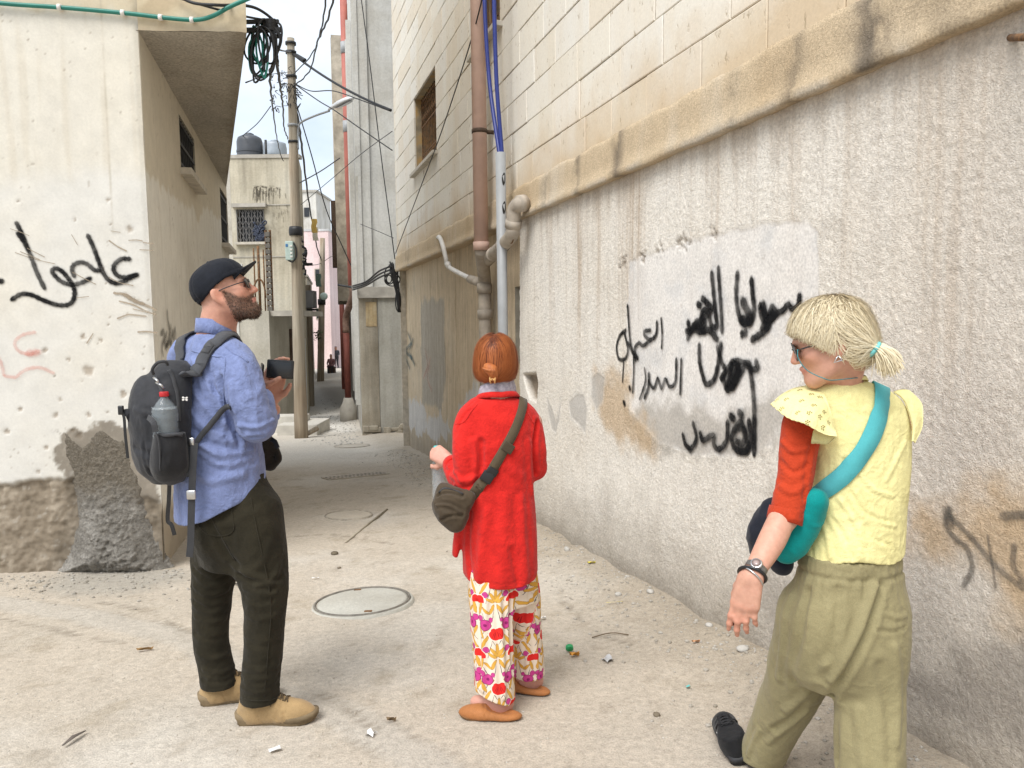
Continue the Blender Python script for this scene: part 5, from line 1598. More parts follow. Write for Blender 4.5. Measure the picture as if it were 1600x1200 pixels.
fC, hC_ = house('beige_house', q2[0], q2[1], 7.5, 6, 5.4, M_BEIGE, 'beige house halfway up the alley on the left', True, ((2.0, 2.6, .8, 1.2), (5.2, .3, .9, 1.9)))
q3 = fC.p(9.5, 0, 0.0)
house('plain_house', q3[0], q3[1], 9, 6, 4.2, M_BEIGE, 'lower beige house beyond the far pole on the left', True, ((2.0, .2, .9, 1.8), (6.0, .2, .9, 1.8)))
t = thing('wall_box', P(484, 468, 25.0), 'dull grey metal box fixed on the alley wall behind the near pole', 'box')
MB().box(P(484, 468, 25.0), (0.34, 0.5, 0.56), None, .02).build('case', simple('dull_grey_metal', (0.30, 0.30, 0.31), .6, .4, .1, 3), t)
MB().box(P(484, 484, 24.9), (0.42, 0.6, 0.06)).build('shelf', M_IRON, t)
b = MB().box(P(483, 545, 25.5), (0.20, 0.2, 4.2))
tag(b.build('timber_post', M_POLE, None), 'dark timber post standing against the alley wall behind the near pole', 'post')
for k, (px, py, c, lab) in enumerate(((486, 342, (.62, .42, .12), 'small ochre cloth hung on the white house'), (488, 355, (.70, .66, .55), 'small cream cloth hung below the ochre one'), (493, 428, (.20, .30, .26), 'dark green cloth hanging over the alley'))):
 q = P(px, py, 27 + k)
 b = MB()
 n = 5
 V = [[q[0] + .05 * i + .02 * math.sin(j * 2), q[1] + .03 * math.sin(i * 2.2 + j), q[2] - .12 * j] for i in range(n) for j in range(5)]
 b.add(V, [(i * 5 + j, i * 5 + j + 1, i * 5 + 6 + j, i * 5 + 5 + j) for i in range(n - 1) for j in range(4)])
 o = b.build('laundry', simple('cloth', c, .9), None, True)
 tag(o, lab, 'laundry')
q = P(490, 500, 60); w = P(517, 500, 60)[0] - q[0]
zt = P(500, 361, 60)[2]
f = Frame([q[0] - 2, 60, 0], [1, 0, 0], [0, -1, 0])
t = thing('pink_house', [q[0], 60, -2], 'tall pink house closing the view up the alley', 'house')
MB().box(f.p(1 + w / 2, (zt - 4) / 2, -3), (w + 2, 6, zt + 4), f.ax).build('wall', M_PINK, t)
for (u, z) in ((2.45, 5.4), (2.45, 2.4)):
 wv = MB().box(f.p(u, z, .01), (.5, .08, .9), f.ax).build('window', M_REVEAL, t)
 MB().box(f.p(u, z, .04), (.36, .06, .76), f.ax).build('pane', M_DARKGLASS, wv)
MB().box(f.p(1 + w / 2, zt + .08, -3), (w + 2.1, 6.1, .16), f.ax).build('roof_slab', M_PALE, t)
for k, (xa, xb, yt, D, m, lab) in enumerate(((512, 525, 440, 64, M_PALE, 'pale low house right of the pink one'), (520, 533, 385, 70, M_PALE, 'pale grey tower house behind at the right of the pink one'), (470, 500, 300, 78, M_WHITEHOUSE, 'white house rising far behind the near pole'))):
 a, c = P(xa, 500, D), P(xb, 500, D)
 zz = P(xa, yt, D)[2]
 t = thing('far_house', [(a[0] + c[0]) / 2, D, -3], lab, 'house')
 MB().box([(a[0] + c[0]) / 2, D + 3, (zz - 5) / 2], (c[0] - a[0], 6, zz + 5)).build('wall', m, t)
 MB().box([(a[0] + c[0]) / 2, D + 3, zz + .1], (c[0] - a[0] + .3, 6.3, .2)).build('roof_slab', M_CONCRETE, t)
 MB().box([(a[0] + c[0]) / 2, D - .02, zz - 2], (.5, .1, .9)).build('window', M_DARKGLASS, t)
# the alley bends away: a wall with a dark gateway closes it
a, c = P(508, 560, 66), P(536, 560, 66)
t = thing('end_gate', [(a[0] + c[0]) / 2, 66, -2.2], 'grey gateway with a heavy beam closing the end of the alley', 'gate')
MB().box([(a[0] + c[0]) / 2, 66.3, P(520, 536, 66)[2]], (c[0] - a[0] + 2, .6, .7)).build('beam', M_CONCRETE, t)
MB().box([(a[0] + c[0]) / 2, 69, 1.5], (c[0] - a[0] + 6, .5, 9)).build('back_wall', M_PALE, t)
for x in (a[0] - .2, c[0] + .2): MB().box([x, 66.3, -1], (.5, .55, 3.2)).build('post', M_REDPIPE, t)
for k, (u, out, lab) in enumerate(((21.0, -.8, 'pale plastered house deep in the alley on the right'), (31.0, -.5, 'last pale house on the right before the gateway'))):
 qq = FES.p(u, 0, out)
 t = thing('alley_house', [qq[0], qq[1], -2], lab, 'house')
 MB().box(FES.p(u + 4.5, 1.5, out - 2.5), (9, 5, 8), FES.ax).build('wall', M_PALE if k else M_BEIGE, t)
 MB().box(FES.p(u + 2, -.4, out + .02), (1.0, .1, 2.0), FES.ax).build('door', M_BRACKET, t)
# leafy plant over the alley
t = thing('climbing_plant', P(497, 522, 40), 'small green climbing plant on the alley wall behind the far pole', 'plant')
r = random.Random(9)
b = MB()
for i in range(70):
 q = P(497 + r.gauss(0, 3.0), 524 + r.gauss(0, 5), 40 + r.uniform(-.3, .3)); s = r.uniform(.05, .12)
 d = nrm([r.uniform(-1, 1), r.uniform(-1, 0), r.uniform(-1, 1)]); e = nrm(np.cross(d, [.3, .2, 1]))
 b.quad(q, q + d * s, q + d * s + e * s, q + e * s)
b.build('leaves', simple('dull_leaf', (.07, .11, .04), .8), t)['kind'] = 'stuff'
MB().tube([P(497, 545, 40.2), P(497, 520, 40.1)], .03, 5).build('stem', M_POLE, t)
from mathutils.bvhtree import BVHTree
# ================================================================== soft shapes: distance fields turned into one smooth mesh
def rs(pts, n):
 """Smooth resample of rows (any columns) along a chain."""
 pts = np.asarray(pts, float)
 return catmull(pts, n) if len(pts) > 2 else np.linspace(pts[0], pts[1], n + 1)
class Blob:
 def __init__(self, lo, hi, h):
  self.lo, self.h = np.asarray(lo, float), h
  self.n = np.ceil((np.asarray(hi, float) - self.lo) / h).astype(int) + 1
  self.f = np.full(self.n, 0.5, np.float32)
  self.axs = [self.lo[k] + h * np.arange(self.n[k]) for k in range(3)]
 def _sub(self, lo, hi):
  a = np.clip(np.floor((lo - self.lo) / self.h).astype(int), 0, self.n - 1)
  b = np.clip(np.ceil((hi - self.lo) / self.h).astype(int) + 1, 1, self.n)
  if np.any(b <= a): return None, None
  g = np.meshgrid(*[self.axs[k][a[k]:b[k]] for k in range(3)], indexing='ij')
  return (slice(a[0], b[0]), slice(a[1], b[1]), slice(a[2], b[2])), np.stack([x.reshape(-1) for x in g], -1)
 def put(self, fun, lo, hi, k=0.02, mode='add'):
  m = 0.03 + k
  sl, Q = self._sub(np.asarray(lo) - m, np.asarray(hi) + m)
  if sl is None: return self
  cur = self.f[sl]
  d = fun(Q).reshape(cur.shape).astype(np.float32)
  if mode == 'add':
   h = np.maximum(k - np.abs(cur - d), 0) / max(k, 1e-6)
   self.f[sl] = np.minimum(cur, d) - h * h * k * 0.25
  else:
   d = -d
   h = np.maximum(k - np.abs(cur - d), 0) / max(k, 1e-6)
   self.f[sl] = np.maximum(cur, d) + h * h * k * 0.25
  return self
 def cut(self, fun):
  """Keep only where fun < 0."""
  sl, Q = self._sub(self.lo, self.lo + self.h * self.n)
  self.f = np.maximum(self.f, fun(Q).reshape(self.f.shape).astype(np.float32))
  return self
 def limb(self, pts, r, n=6, k=0.02, side=None, mode='add'):
  """Tapered chain; r per joint, or (r along side, r across) with a flattening direction."""
  pts = np.asarray(pts, float)
  r = np.asarray(r, float)
  if r.ndim == 1: r = np.c_[r, r]
  q = rs(np.c_[pts, r], n)
  c, rr = q[:, :3], np.maximum(q[:, 3:], 0.001)
  def fun(Q):
   d = np.full(len(Q), 1e3)
   for a, b, ra, rb in zip(c[:-1], c[1:], rr[:-1], rr[1:]):
    ab = b - a
    t = np.clip(((Q - a) @ ab) / max(ab @ ab, 1e-12), 0, 1)
    v = Q - a - t[:, None] * ab
    w = ra + t[:, None] * (rb - ra)
    if side is None:
     e = np.linalg.norm(v, axis=1) - w[:, 0]
    else:
     s = v @ side
     o = np.sqrt(np.maximum((v * v).sum(1) - s * s, 0))
     e = (np.sqrt((s / w[:, 0]) ** 2 + (o / w[:, 1]) ** 2) - 1) * np.minimum(w[:, 0], w[:, 1])
    d = np.minimum(d, e)
   return d
  R = rr.max()
  return self.put(fun, c.min(0) - R, c.max(0) + R, k, mode)
 def ell(self, c, r, ax=None, k=0.02, mode='add'):
  c, r = np.asarray(c, float), np.asarray(r, float)
  ax = np.eye(3) if ax is None else np.asarray(ax)
  R = r.max()
  return self.put(lambda Q: (np.linalg.norm(((Q - c) @ ax.T) / r, axis=1) - 1) * r.min(), c - R, c + R, k, mode)
 def stack(self, secs, lat, n=5, k=0.03, e=2.3, dep=None):
  """Upright body of stacked ovals: rows (x, y, z, half width along lat, half depth)."""
  q = rs(np.asarray(secs, float), n)
  q = q[np.argsort(q[:, 2])]
  lat = nrm(lat)
  dep = np.array([-lat[1], lat[0], 0]) if dep is None else nrm(dep)
  def fun(Q):
   z = Q[:, 2]
   cx, cy, rx, ry = (np.interp(z, q[:, 2], q[:, j]) for j in (0, 1, 3, 4))
   v = np.c_[Q[:, 0] - cx, Q[:, 1] - cy]
   a, b = np.abs(v @ lat[:2]) / rx, np.abs(v @ dep[:2]) / ry
   d = ((a ** e + b ** e) ** (1 / e) - 1) * np.minimum(rx, ry)
   return np.maximum(d, np.maximum(z - q[-1, 2], q[0, 2] - z))
  R = max(q[:, 3].max(), q[:, 4].max())
  lo = np.array([q[:, 0].min() - R, q[:, 1].min() - R, q[0, 2]])
  hi = np.array([q[:, 0].max() + R, q[:, 1].max() + R, q[-1, 2]])
  return self.put(fun, lo, hi, k)
 def mesh(self, smooth=1):
  f, h = self.f, self.h
  f[0], f[-1], f[:, 0], f[:, -1], f[:, :, 0], f[:, :, -1] = .5, .5, .5, .5, .5, .5
  s = f < 0
  nx, ny, nz = (np.array(f.shape) - 1)
  cnt = np.zeros((nx, ny, nz), np.int8)
  acc = np.zeros((nx, ny, nz, 3), np.float32)
  corners = [(i, j, k) for i in (0, 1) for j in (0, 1) for k in (0, 1)]
  tot = sum(s[i:nx + i, j:ny + j, k:nz + k].astype(np.int8) for i, j, k in corners)
  act = (tot > 0) & (tot < 8)
  I = np.argwhere(act)
  P0 = np.zeros((len(I), 3)); C = np.zeros(len(I))
  val = {c: f[I[:, 0] + c[0], I[:, 1] + c[1], I[:, 2] + c[2]].astype(float) for c in corners}
  for c in corners:
   for ax in range(3):
    if c[ax]: continue
    d = list(c); d[ax] = 1; d = tuple(d)
    a, b = val[c], val[d]
    m = (a < 0) != (b < 0)
    t = np.where(m, a / np.where(np.abs(a - b) < 1e-12, 1, a - b), 0)
    p = np.tile(np.array(c, float), (len(I), 1)); p[:, ax] += t
    P0[m] += p[m]; C[m] += 1
  V = self.lo + h * (I + P0 / C[:, None])
  idx = -np.ones((nx, ny, nz), np.int64)
  idx[I[:, 0], I[:, 1], I[:, 2]] = np.arange(len(I))
  F = []
  for ax in range(3):
   sl = [slice(1, -1)] * 3; sl[ax] = slice(0, -1)
   sh = [slice(1, -1)] * 3; sh[ax] = slice(1, None)
   a, b = s[tuple(sl)], s[tuple(sh)]
   for flip in (False, True):
    E = np.argwhere((a & ~b) if not flip else (~a & b))
    if not len(E): continue
    o = [1, 1, 1]; o[ax] = 0
    E = E + o
    u, w = [(1, 2), (2, 0), (0, 1)][ax]
    def at(du, dw):
     q = E.copy(); q[:, u] -= du; q[:, w] -= dw
     return idx[q[:, 0], q[:, 1], q[:, 2]]
    q = np.stack([at(1, 1), at(0, 1), at(0, 0), at(1, 0)], -1)
    F.append(q if not flip else q[:, ::-1])
  F = np.vstack(F)
  F = F[(F >= 0).all(1)]
  V = relax(V, F, smooth)
  return V, F
def relax(V, F, it=1, lam=0.5):
 e = np.vstack([F[:, [0, 1]], F[:, [1, 2]], F[:, [2, 3]], F[:, [3, 0]]])
 for _ in range(it):
  for l in (lam, -lam * 0.98):
   s = np.zeros_like(V); c = np.zeros(len(V))
   for k in range(3):
    s[:, k] = np.bincount(e[:, 0], V[e[:, 1], k], len(V)) + np.bincount(e[:, 1], V[e[:, 0], k], len(V))
   c = np.bincount(e[:, 0], minlength=len(V)) + np.bincount(e[:, 1], minlength=len(V))
   V = V + l * (s / np.maximum(c, 1)[:, None] - V)
 return V
def normals(V, F):
 n = np.cross(V[F[:, 2]] - V[F[:, 0]], V[F[:, 3]] - V[F[:, 1]])
 N = np.zeros_like(V)
 for j in range(4):
  for k in range(3):
   N[:, k] += np.bincount(F[:, j], n[:, k], len(V))
 return N / (np.linalg.norm(N, axis=1)[:, None] + 1e-12)
def creases(V, N, folds):
 """Cloth folds: each (chain of points, width, height); ridge for +, valley for -."""
 d = np.zeros(len(V))
 for pts, w, h in folds:
  q = rs(pts, 4)
  lo, hi = q.min(0) - 4 * w, q.max(0) + 4 * w
  m = np.all((V > lo) & (V < hi), axis=1)
  if m.any():
   e = line_dist(q, V[m])
   d[m] += h * np.exp(-(e / w) ** 2) - 0.45 * h * np.exp(-((e - 1.9 * w) / w) ** 2)
 d = d * (1 - 0.9 * ramp01(-N[:, 2], .45, .8))
 return V + N * d[:, None]
def rumple(V, N, amp, freq, seed=0.0, mask=None, sharp=0.5):
 """Random cloth relief: soft swells with some sharp ridges."""
 n = fbm(V, freq, 3, 0.5, seed)
 r = 1 - np.abs(fbm(V, np.asarray(freq) * 0.8, 2, 0.5, seed + 9)) * 3.2
 d = amp * ((1 - sharp) * n + sharp * (np.clip(r, -0.3, 1) ** 2 * np.sign(r) - 0.35))
 if mask is not None: d = d * mask
 d = d * (1 - 0.9 * ramp01(-N[:, 2], .45, .8))
 return V + N * d[:, None]
def cloth(name, c, rough=0.9, weave=420.0, wb=0.25, var=0.10, sheen=0.15, c2=None, blotch=14.0, dist=0.003, crinkle=0.06, cs=26.0):
 t = NT(name, rough, 0.15)
 c = np.array(c, float)
 lo = tuple(c * (1 - var)) if c2 is None else tuple(c2)
 v = t.pos(obj=True)
 col = t.ramp(t.noise(blotch, 4, 0.6, v), (0.32, lo), (0.68, tuple(np.clip(c * (1 + var), 0, 1))))
 w = t.noise(weave, 2, 0.7, v)
 col = t.mix(1.0, col, t.ramp(w, (0.25, 0.82), (0.75, 1.12)), 'MULTIPLY')
 t.set(Base_Color=col)
 t.b.inputs['Sheen Weight'].default_value = sheen
 nb = t.bump(t.mix(0.35, w, t.noise(weave * 0.2, 3, 0.6, v)), wb, dist)
 if crinkle:                                     # the small creases a worn garment carries everywhere
  r1 = t.math('ABSOLUTE', t.math('SUBTRACT', t.noise(cs, 3, 0.6, v, 0.6), 0.5))
  r2 = t.math('ABSOLUTE', t.math('SUBTRACT', t.noise(cs * 2.6, 2, 0.6, v, 0.4), 0.5))
  h = t.ramp(t.math('ADD', r1, t.math('MULTIPLY', r2, 0.5)), (0.0, 1.0), (0.14, 0.35), (0.4, 0.0))
  t.bump(h, crinkle, 0.016, nb)
 return t.m
def skin_mat(name):
 t = NT(name, 0.52, 0.35)
 c = t.attr('Col', 'Color')
 v = t.pos(obj=True)
 c = t.mix(1.0, c, t.ramp(t.noise(60, 4, 0.6, v), (0.3, (0.90, 0.86, 0.85)), (0.7, (1.06, 1.06, 1.05))), 'MULTIPLY')
 t.set(Base_Color=c)
 t.b.inputs['Subsurface Weight'].default_value = 0.10
 t.b.inputs['Subsurface Radius'].default_value = (1.0, 0.35, 0.2)
 t.b.inputs['Subsurface Scale'].default_value = 0.006
 t.bump(t.noise(380, 3, 0.6, v), 0.12, 0.002)
 return t.m
M_SKIN = skin_mat('skin')
def hair_mat(name, ramp):
 t = NT(name, 0.55, 0.28)
 t.set(Base_Color=t.ramp(t.attr('tint'), *ramp))
 return t.m
def strands(name, Ppath, Nrm, r, mat, parent, tint, taper=0.35):
 """Hair as thin tapering strands: Ppath (n, m, 3)."""
 n, m, _ = Ppath.shape
 T = np.gradient(Ppath, axis=1)
 T /= np.linalg.norm(T, axis=2)[..., None] + 1e-9
 S = np.cross(T, Nrm); S /= np.linalg.norm(S, axis=2)[..., None] + 1e-9
 U = np.cross(S, T)
 w = r * (1 - (1 - taper) * np.linspace(0, 1, m) ** 2)[None, :, None]
 w = w * (0.7 + 0.6 * np.random.default_rng(1).random((n, 1, 1)))
 V = np.stack([Ppath + S * w * 1.35, Ppath - S * w * 1.35], 2).reshape(-1, 3)     # flat ribbons facing out
 base = (np.arange(n) * m * 2)[:, None] + (np.arange(m - 1) * 2)[None, :]
 F = [np.stack([base, base + 1, base + 3, base + 2], -1).reshape(-1, 4)]
 o = mk(name, V, np.vstack(F), mat, parent, True, attrs={'tint': np.repeat(tint, m * 2)})
 return o
def comb(roots, dirfun, sdf, steps, step, rgen, jitter=0.25, lift=0.0, wander=0.3):
 """Lead strands over a surface sdf = 0 along dirfun."""
 p = np.array(roots, float)
 n = len(p)
 jit = rgen.normal(size=(n, 3)) * jitter
 off = np.abs(rgen.normal(size=n)) * 0.003 + (rgen.random(n) < .04) * 0.009 * rgen.random(n)
 path, nrms = [], []
 step = np.broadcast_to(np.asarray(step, float), (n,))
 for i in range(steps):
  e = 0.002
  g = np.stack([sdf(p + [e, 0, 0]) - sdf(p - [e, 0, 0]), sdf(p + [0, e, 0]) - sdf(p - [0, e, 0]), sdf(p + [0, 0, e]) - sdf(p - [0, 0, e])], -1)
  g /= np.linalg.norm(g, axis=1)[:, None] + 1e-9
  s = sdf(p)
  tgt = off + lift * (i / max(steps - 1, 1)) ** 2
  p = p - g * (s - tgt)[:, None] * 0.9
  path.append(p.copy()); nrms.append(g)
  d = dirfun(p) + jit + wander * jit * math.sin(i * 0.7)
  d = d - g * (d * g).sum(1)[:, None] * 0.85
  d /= np.linalg.norm(d, axis=1)[:, None] + 1e-9
  p = p + d * step[:, None]
 return np.stack(path, 1), np.stack(nrms, 1)
class Axes:
 """A local frame: forward, left, up, at an origin, with a scale."""
 def __init__(self, o, fwd, up=(0, 0, 1), s=1.0):
  self.o, self.s = np.asarray(o, float), s
  self.f = nrm(fwd)
  self.u = nrm(np.asarray(up, float) - self.f * (np.asarray(up, float) @ self.f))
  self.l = np.cross(self.u, self.f)
  self.m = np.array([self.f, self.l, self.u])
 def __call__(self, x, y, z):
  return self.o + self.s * (x * self.f + y * self.l + z * self.u)
 def pts(self, rows): return np.array([self(*r) for r in rows])
 def loc(self, Q): return ((np.asarray(Q) - self.o) @ self.m.T) / self.s
def add_head(B, A, k=0.014, jaw=1.0, nose=1.0, ears=True):
 s, m = A.s, A.m
 E = lambda c, r, kk=k, mode='add', ax=m: B.ell(A(*c), np.array(r) * s, ax, kk * s, mode)
 Lm = lambda p, r, kk=k: B.limb(A.pts(p), np.array(r) * s, 3, kk * s)
 E((-0.008, 0, 0.030), (0.100, 0.076, 0.090))
 E((0.040, 0, -0.030), (0.056, 0.060, 0.082), 0.03)
 E((0.020, 0, -0.055), (0.066, 0.058 * jaw, 0.052), 0.03)
 E((0.083, 0, -0.101), (0.022 * jaw, 0.024 * jaw, 0.020), 0.03)
 for q in (-1, 1):
  Lm([(-0.005, 0.056 * jaw * q, -0.060), (0.035, 0.046 * jaw * q, -0.088), (0.080, 0.014 * q, -0.106)], (0.017, 0.016, 0.016), 0.03)
  E((0.066, 0.040 * q, -0.022), (0.024, 0.024, 0.022), 0.025)
  E((0.098, 0.032 * q, 0.006), (0.016, 0.019, 0.013), 0.012, 'sub')
  E((0.083, 0.031 * q, 0.006), (0.0125, 0.0125, 0.0125), 0.004)
 Lm([(0.082, -0.040, 0.026), (0.095, -0.014, 0.024), (0.095, 0.014, 0.024), (0.082, 0.040, 0.026)], (0.010, 0.011, 0.011, 0.010), 0.016)
 Lm([(0.093, 0, 0.020), (0.108, 0, -0.006), (0.122 * nose, 0, -0.030)], (0.008, 0.0085, 0.0115), 0.012)
 for q in (-1, 1): E((0.110, 0.011 * q, -0.034), (0.010, 0.0085, 0.008), 0.008)
 Lm([(0.086, -0.024, -0.066), (0.103, -0.006, -0.061), (0.103, 0.006, -0.061), (0.086, 0.024, -0.066)], (0.004, 0.0072, 0.0072, 0.004), 0.006)
 Lm([(0.086, -0.022, -0.070), (0.100, 0, -0.0745), (0.086, 0.022, -0.070)], (0.004, 0.0082, 0.004), 0.005)
 if ears:
  for q in (-1, 1):
   ax = np.array([nrm(m[0] * 0.95 + m[2] * 0.25 - 0.25 * q * m[1]), nrm(m[1] * q + 0.35 * m[0]), nrm(m[2] * 0.97 - m[0] * 0.2)])
   E((-0.012, 0.082 * q, -0.010), (0.025, 0.010, 0.038), 0.008, 'add', ax)
   E((-0.006, 0.095 * q, -0.006), (0.015, 0.009, 0.025), 0.004, 'sub', ax)
   E((0.000, 0.077 * q, -0.040), (0.010, 0.006, 0.011), 0.010, 'add', ax)
def head_colour(V, A, base, lips=(0.52, 0.20, 0.17)):
 q = A.loc(V)
 c = np.tile(np.array(base, float), (len(V), 1))
 def spot(p, r): return np.exp(-(np.linalg.norm((q - p) / r, axis=1)) ** 2)
 red = np.array(base) * [1.0, 0.70, 0.62]
 for s in (-1, 1):
  c = lerpc(c, spot((0.075, 0.042 * s, -0.028), (0.03, 0.03, 0.028)) * 0.5, red)
  c = lerpc(c, spot((-0.01, 0.082 * s, -0.01), (0.022, 0.015, 0.036)) * 0.55, red)
 c = lerpc(c, spot((0.120, 0, -0.030), (0.02, 0.02, 0.02)) * 0.55, red)
 lip = np.exp(-((q[:, 2] + 0.0675) / 0.0085) ** 2) * (np.abs(q[:, 1]) < 0.025) * ramp01(q[:, 0], 0.080, 0.092)
 c = lerpc(c, lip * 0.8, lips)
 return c
def add_hand(B, A, side, curls, spread=0.0, thumb=(0.55, 0.75, -0.35), tcurl=0.5, k=0.010):
 """Palm and five fingers; x to the fingertips, thumb towards +y*side, back of the hand +z."""
 s = A.s
 ys = [0.030, 0.010, -0.010, -0.029]
 kx = [0.088, 0.092, 0.087, 0.078]
 Ls = [(0.042, 0.026, 0.021), (0.047, 0.030, 0.022), (0.043, 0.027, 0.021), (0.033, 0.021, 0.019)]
 rad = [0.0092, 0.0095, 0.0090, 0.0080]
 for y, x, L, r, c in zip(ys, kx, Ls, rad, curls):
  B.limb(A.pts([(0.0, y * 0.55 * side, 0.0), (x * 0.5, y * 0.85 * side, 0.003), (x, y * side, 0.0)]), np.array([0.014, 0.0135, 0.0115]) * s, 2, 0.016 * s)
  p, a, pts = np.array([x, y * side, 0.0]), 0.0, []
  pts.append(p.copy())
  for l, cc in zip(L, c):
   a += cc
   p = p + l * np.array([math.cos(a), spread * y * side * 10 * math.cos(a), -math.sin(a)])
   pts.append(p.copy())
  for i in range(3):
   B.limb(A.pts([pts[i], pts[i + 1]]), np.array([r * (1 - .09 * i), r * (1 - .09 * (i + 1))]) * s, 2, 0.004 * s if i else k * s)
   if i: B.ell(A(*(pts[i] + [0, 0, 0.001])), np.array([r * 1.08 * (1 - .06 * i)] * 3) * s, None, 0.004 * s)
 t0 = np.array([0.018, 0.020 * side, -0.006]); d = nrm([thumb[0], thumb[1] * side, thumb[2]])
 t1 = t0 + d * 0.040
 d2 = nrm(d + tcurl * np.array([0.8, -0.7 * side, -0.1])); t2 = t1 + d2 * 0.032
 d3 = nrm(d2 + tcurl * np.array([0.5, -0.5 * side, -0.1])); t3 = t2 + d3 * 0.024
 B.limb(A.pts([t0, t1]), np.array([0.017, 0.0125]) * s, 3, 0.016 * s)
 B.limb(A.pts([t1, t2]), np.array([0.0125, 0.0105]) * s, 2, 0.008 * s)
 B.limb(A.pts([t2, t3]), np.array([0.0108, 0.0088]) * s, 2, 0.004 * s)
 return t3
def hand_colour(c, V, A, base):
 q = A.loc(V)
 m = ramp01(q[:, 0], 0.08, 0.14) * (np.abs(q[:, 1]) < 0.09) * (np.abs(q[:, 2]) < 0.12)
 c = lerpc(c, m * 0.45, np.array(base) * [1.0, 0.72, 0.66])
 kn = np.exp(-((q[:, 0] - 0.088) / 0.008) ** 2) * (q[:, 2] > 0) * (np.abs(q[:, 1]) < 0.05)
 return lerpc(c, kn * 0.3, np.array(base) * [0.95, 0.68, 0.62])
def shoe(name, o, fwd, mats, parent, L=0.30, W=0.102, H=0.13, kind='boot', pitch=0.0, roll=None):
 """A shoe standing with its heel at o: upper, sole, and laces or straps as its pieces."""
 f = nrm(fwd)
 if pitch: f = nrm(f + np.array([0, 0, pitch]))
 up = np.array([0, 0, 1.0]) if roll is None else np.asarray(roll, float)
 A = Axes(o, f, up, L / 0.30)
 w = W / 0.102
 B = Blob(np.min([A(x, y, z) for x in (-.04, .34) for y in (-.08, .08) for z in (-.02, .2)], 0), np.max([A(x, y, z) for x in (-.04, .34) for y in (-.08, .08) for z in (-.02, .2)], 0), 0.0055)
 m = A.m
 E = lambda c, r, k=0.03, mode='add': B.ell(A(*c), np.array(r) * A.s * [1, w * (.86 if kind != 'slipper' else 1), 1], m, k, mode)
 if kind == 'slipper':
  E((0.21, 0.004, 0.030), (0.086, 0.048, 0.036))
  E((0.13, 0, 0.024), (0.11, 0.040, 0.026))
  E((0.05, 0, 0.014), (0.06, 0.037, 0.016))
  E((0.075, 0, 0.062), (0.085, 0.034, 0.036), 0.012, 'sub')
 else:
  E((0.050, 0, 0.050), (0.056, 0.040, 0.060))
  B.limb(A.pts([(0.062, 0, 0.05), (0.058, 0, H)]), np.array([0.048, 0.046]) * A.s, 3, 0.03)
  B.limb(A.pts([(0.085, 0, H - 0.035), (0.15, 0, 0.065), (0.22, 0, 0.045)]), np.array([0.043, 0.043, 0.040]) * A.s, 4, 0.04)
  E((0.232, 0.002, 0.036), (0.066, 0.049, 0.038))
  E((0.14, 0, 0.03), (0.12, 0.043, 0.038))
  q = A(0.058, 0, H)
  B.cut(lambda Q: (Q - q) @ A.u)
  if kind == 'boot': B.limb(A.pts([(0.058, 0, H - 0.02), (0.058, 0, H + 0.03)]), np.array([0.036, 0.036]) * A.s, 2, 0.004, None, 'sub')
 q0 = A(0, 0, 0.008)
 B.cut(lambda Q: -((Q - q0) @ A.u))
 V, F = B.mesh(2)
 N = normals(V, F)
 lv = A.loc(V)
 d = 0.0016 * fbm(V, 40, 2, .5, 3.) + 0.004 * (1 - np.abs(fbm(lv * [34, 10, 20], 1.0, 2, .5, 5.)) * 3).clip(-.3, 1) * np.exp(-((lv[:, 0] - .165) / .035) ** 2)
 if kind == 'boot':
  for px in (0.105, 0.205): d -= 0.0022 * np.exp(-((lv[:, 0] + 0.35 * lv[:, 2] - px) / 0.0028) ** 2)
 V = V + N * d[:, None]
 sh = mk('shoe' if kind != 'slipper' else 'slipper', V, F, mats[0], parent, True)
 # sole: an outline swept up, with notches round the welt
 cl = [(-0.008, 0.0), (0.0, 0.028), (0.03, 0.038), (0.09, 0.036), (0.14, 0.036), (0.20, 0.047), (0.25, 0.048), (0.285, 0.034), (0.303, 0.010)]
 pts = catmull([(x, y * w) for x, y in cl] + [(x, -y * w * .96) for x, y in cl[::-1]][:-1], 6, True)
 c = pts.mean(0)
 n = len(pts)
 rows = [(0.94, -0.0), (1.0, 0.003), (1.0, 0.014), (1.05, 0.016), (1.06, 0.034), (0.97, 0.038)] if kind != 'slipper' else [(0.94, -0.0), (1.0, 0.003), (1.0, 0.010), (1.03, 0.011), (1.02, 0.014), (0.95, 0.016)]
 SV, SF = [], []
 for i, (sc, z) in enumerate(rows):
  for j, p in enumerate(pts):
   q = c + (p - c) * sc
   notch = 0.004 if (kind == 'boot' and i in (1, 2) and j % 4 < 2) else 0.0
   rise = 0.010 * max(0, (q[0] - 0.22) / 0.08) ** 2 + (0.012 * max(0, (0.05 - q[0]) / 0.05) if kind == 'boot' and i > 2 else 0)
   q = q + (c - q) / (np.linalg.norm(c - q) + 1e-6) * notch
   SV.append(A(q[0], q[1], z + rise))
 for i in range(len(rows) - 1):
  for j in range(n): SF.append((i * n + j, i * n + (j + 1) % n, (i + 1) * n + (j + 1) % n, (i + 1) * n + j))
 SF += [tuple(range(n))[::-1], tuple((len(rows) - 1) * n + j for j in range(n))]
 mk('sole', SV, SF, mats[1], sh, True)
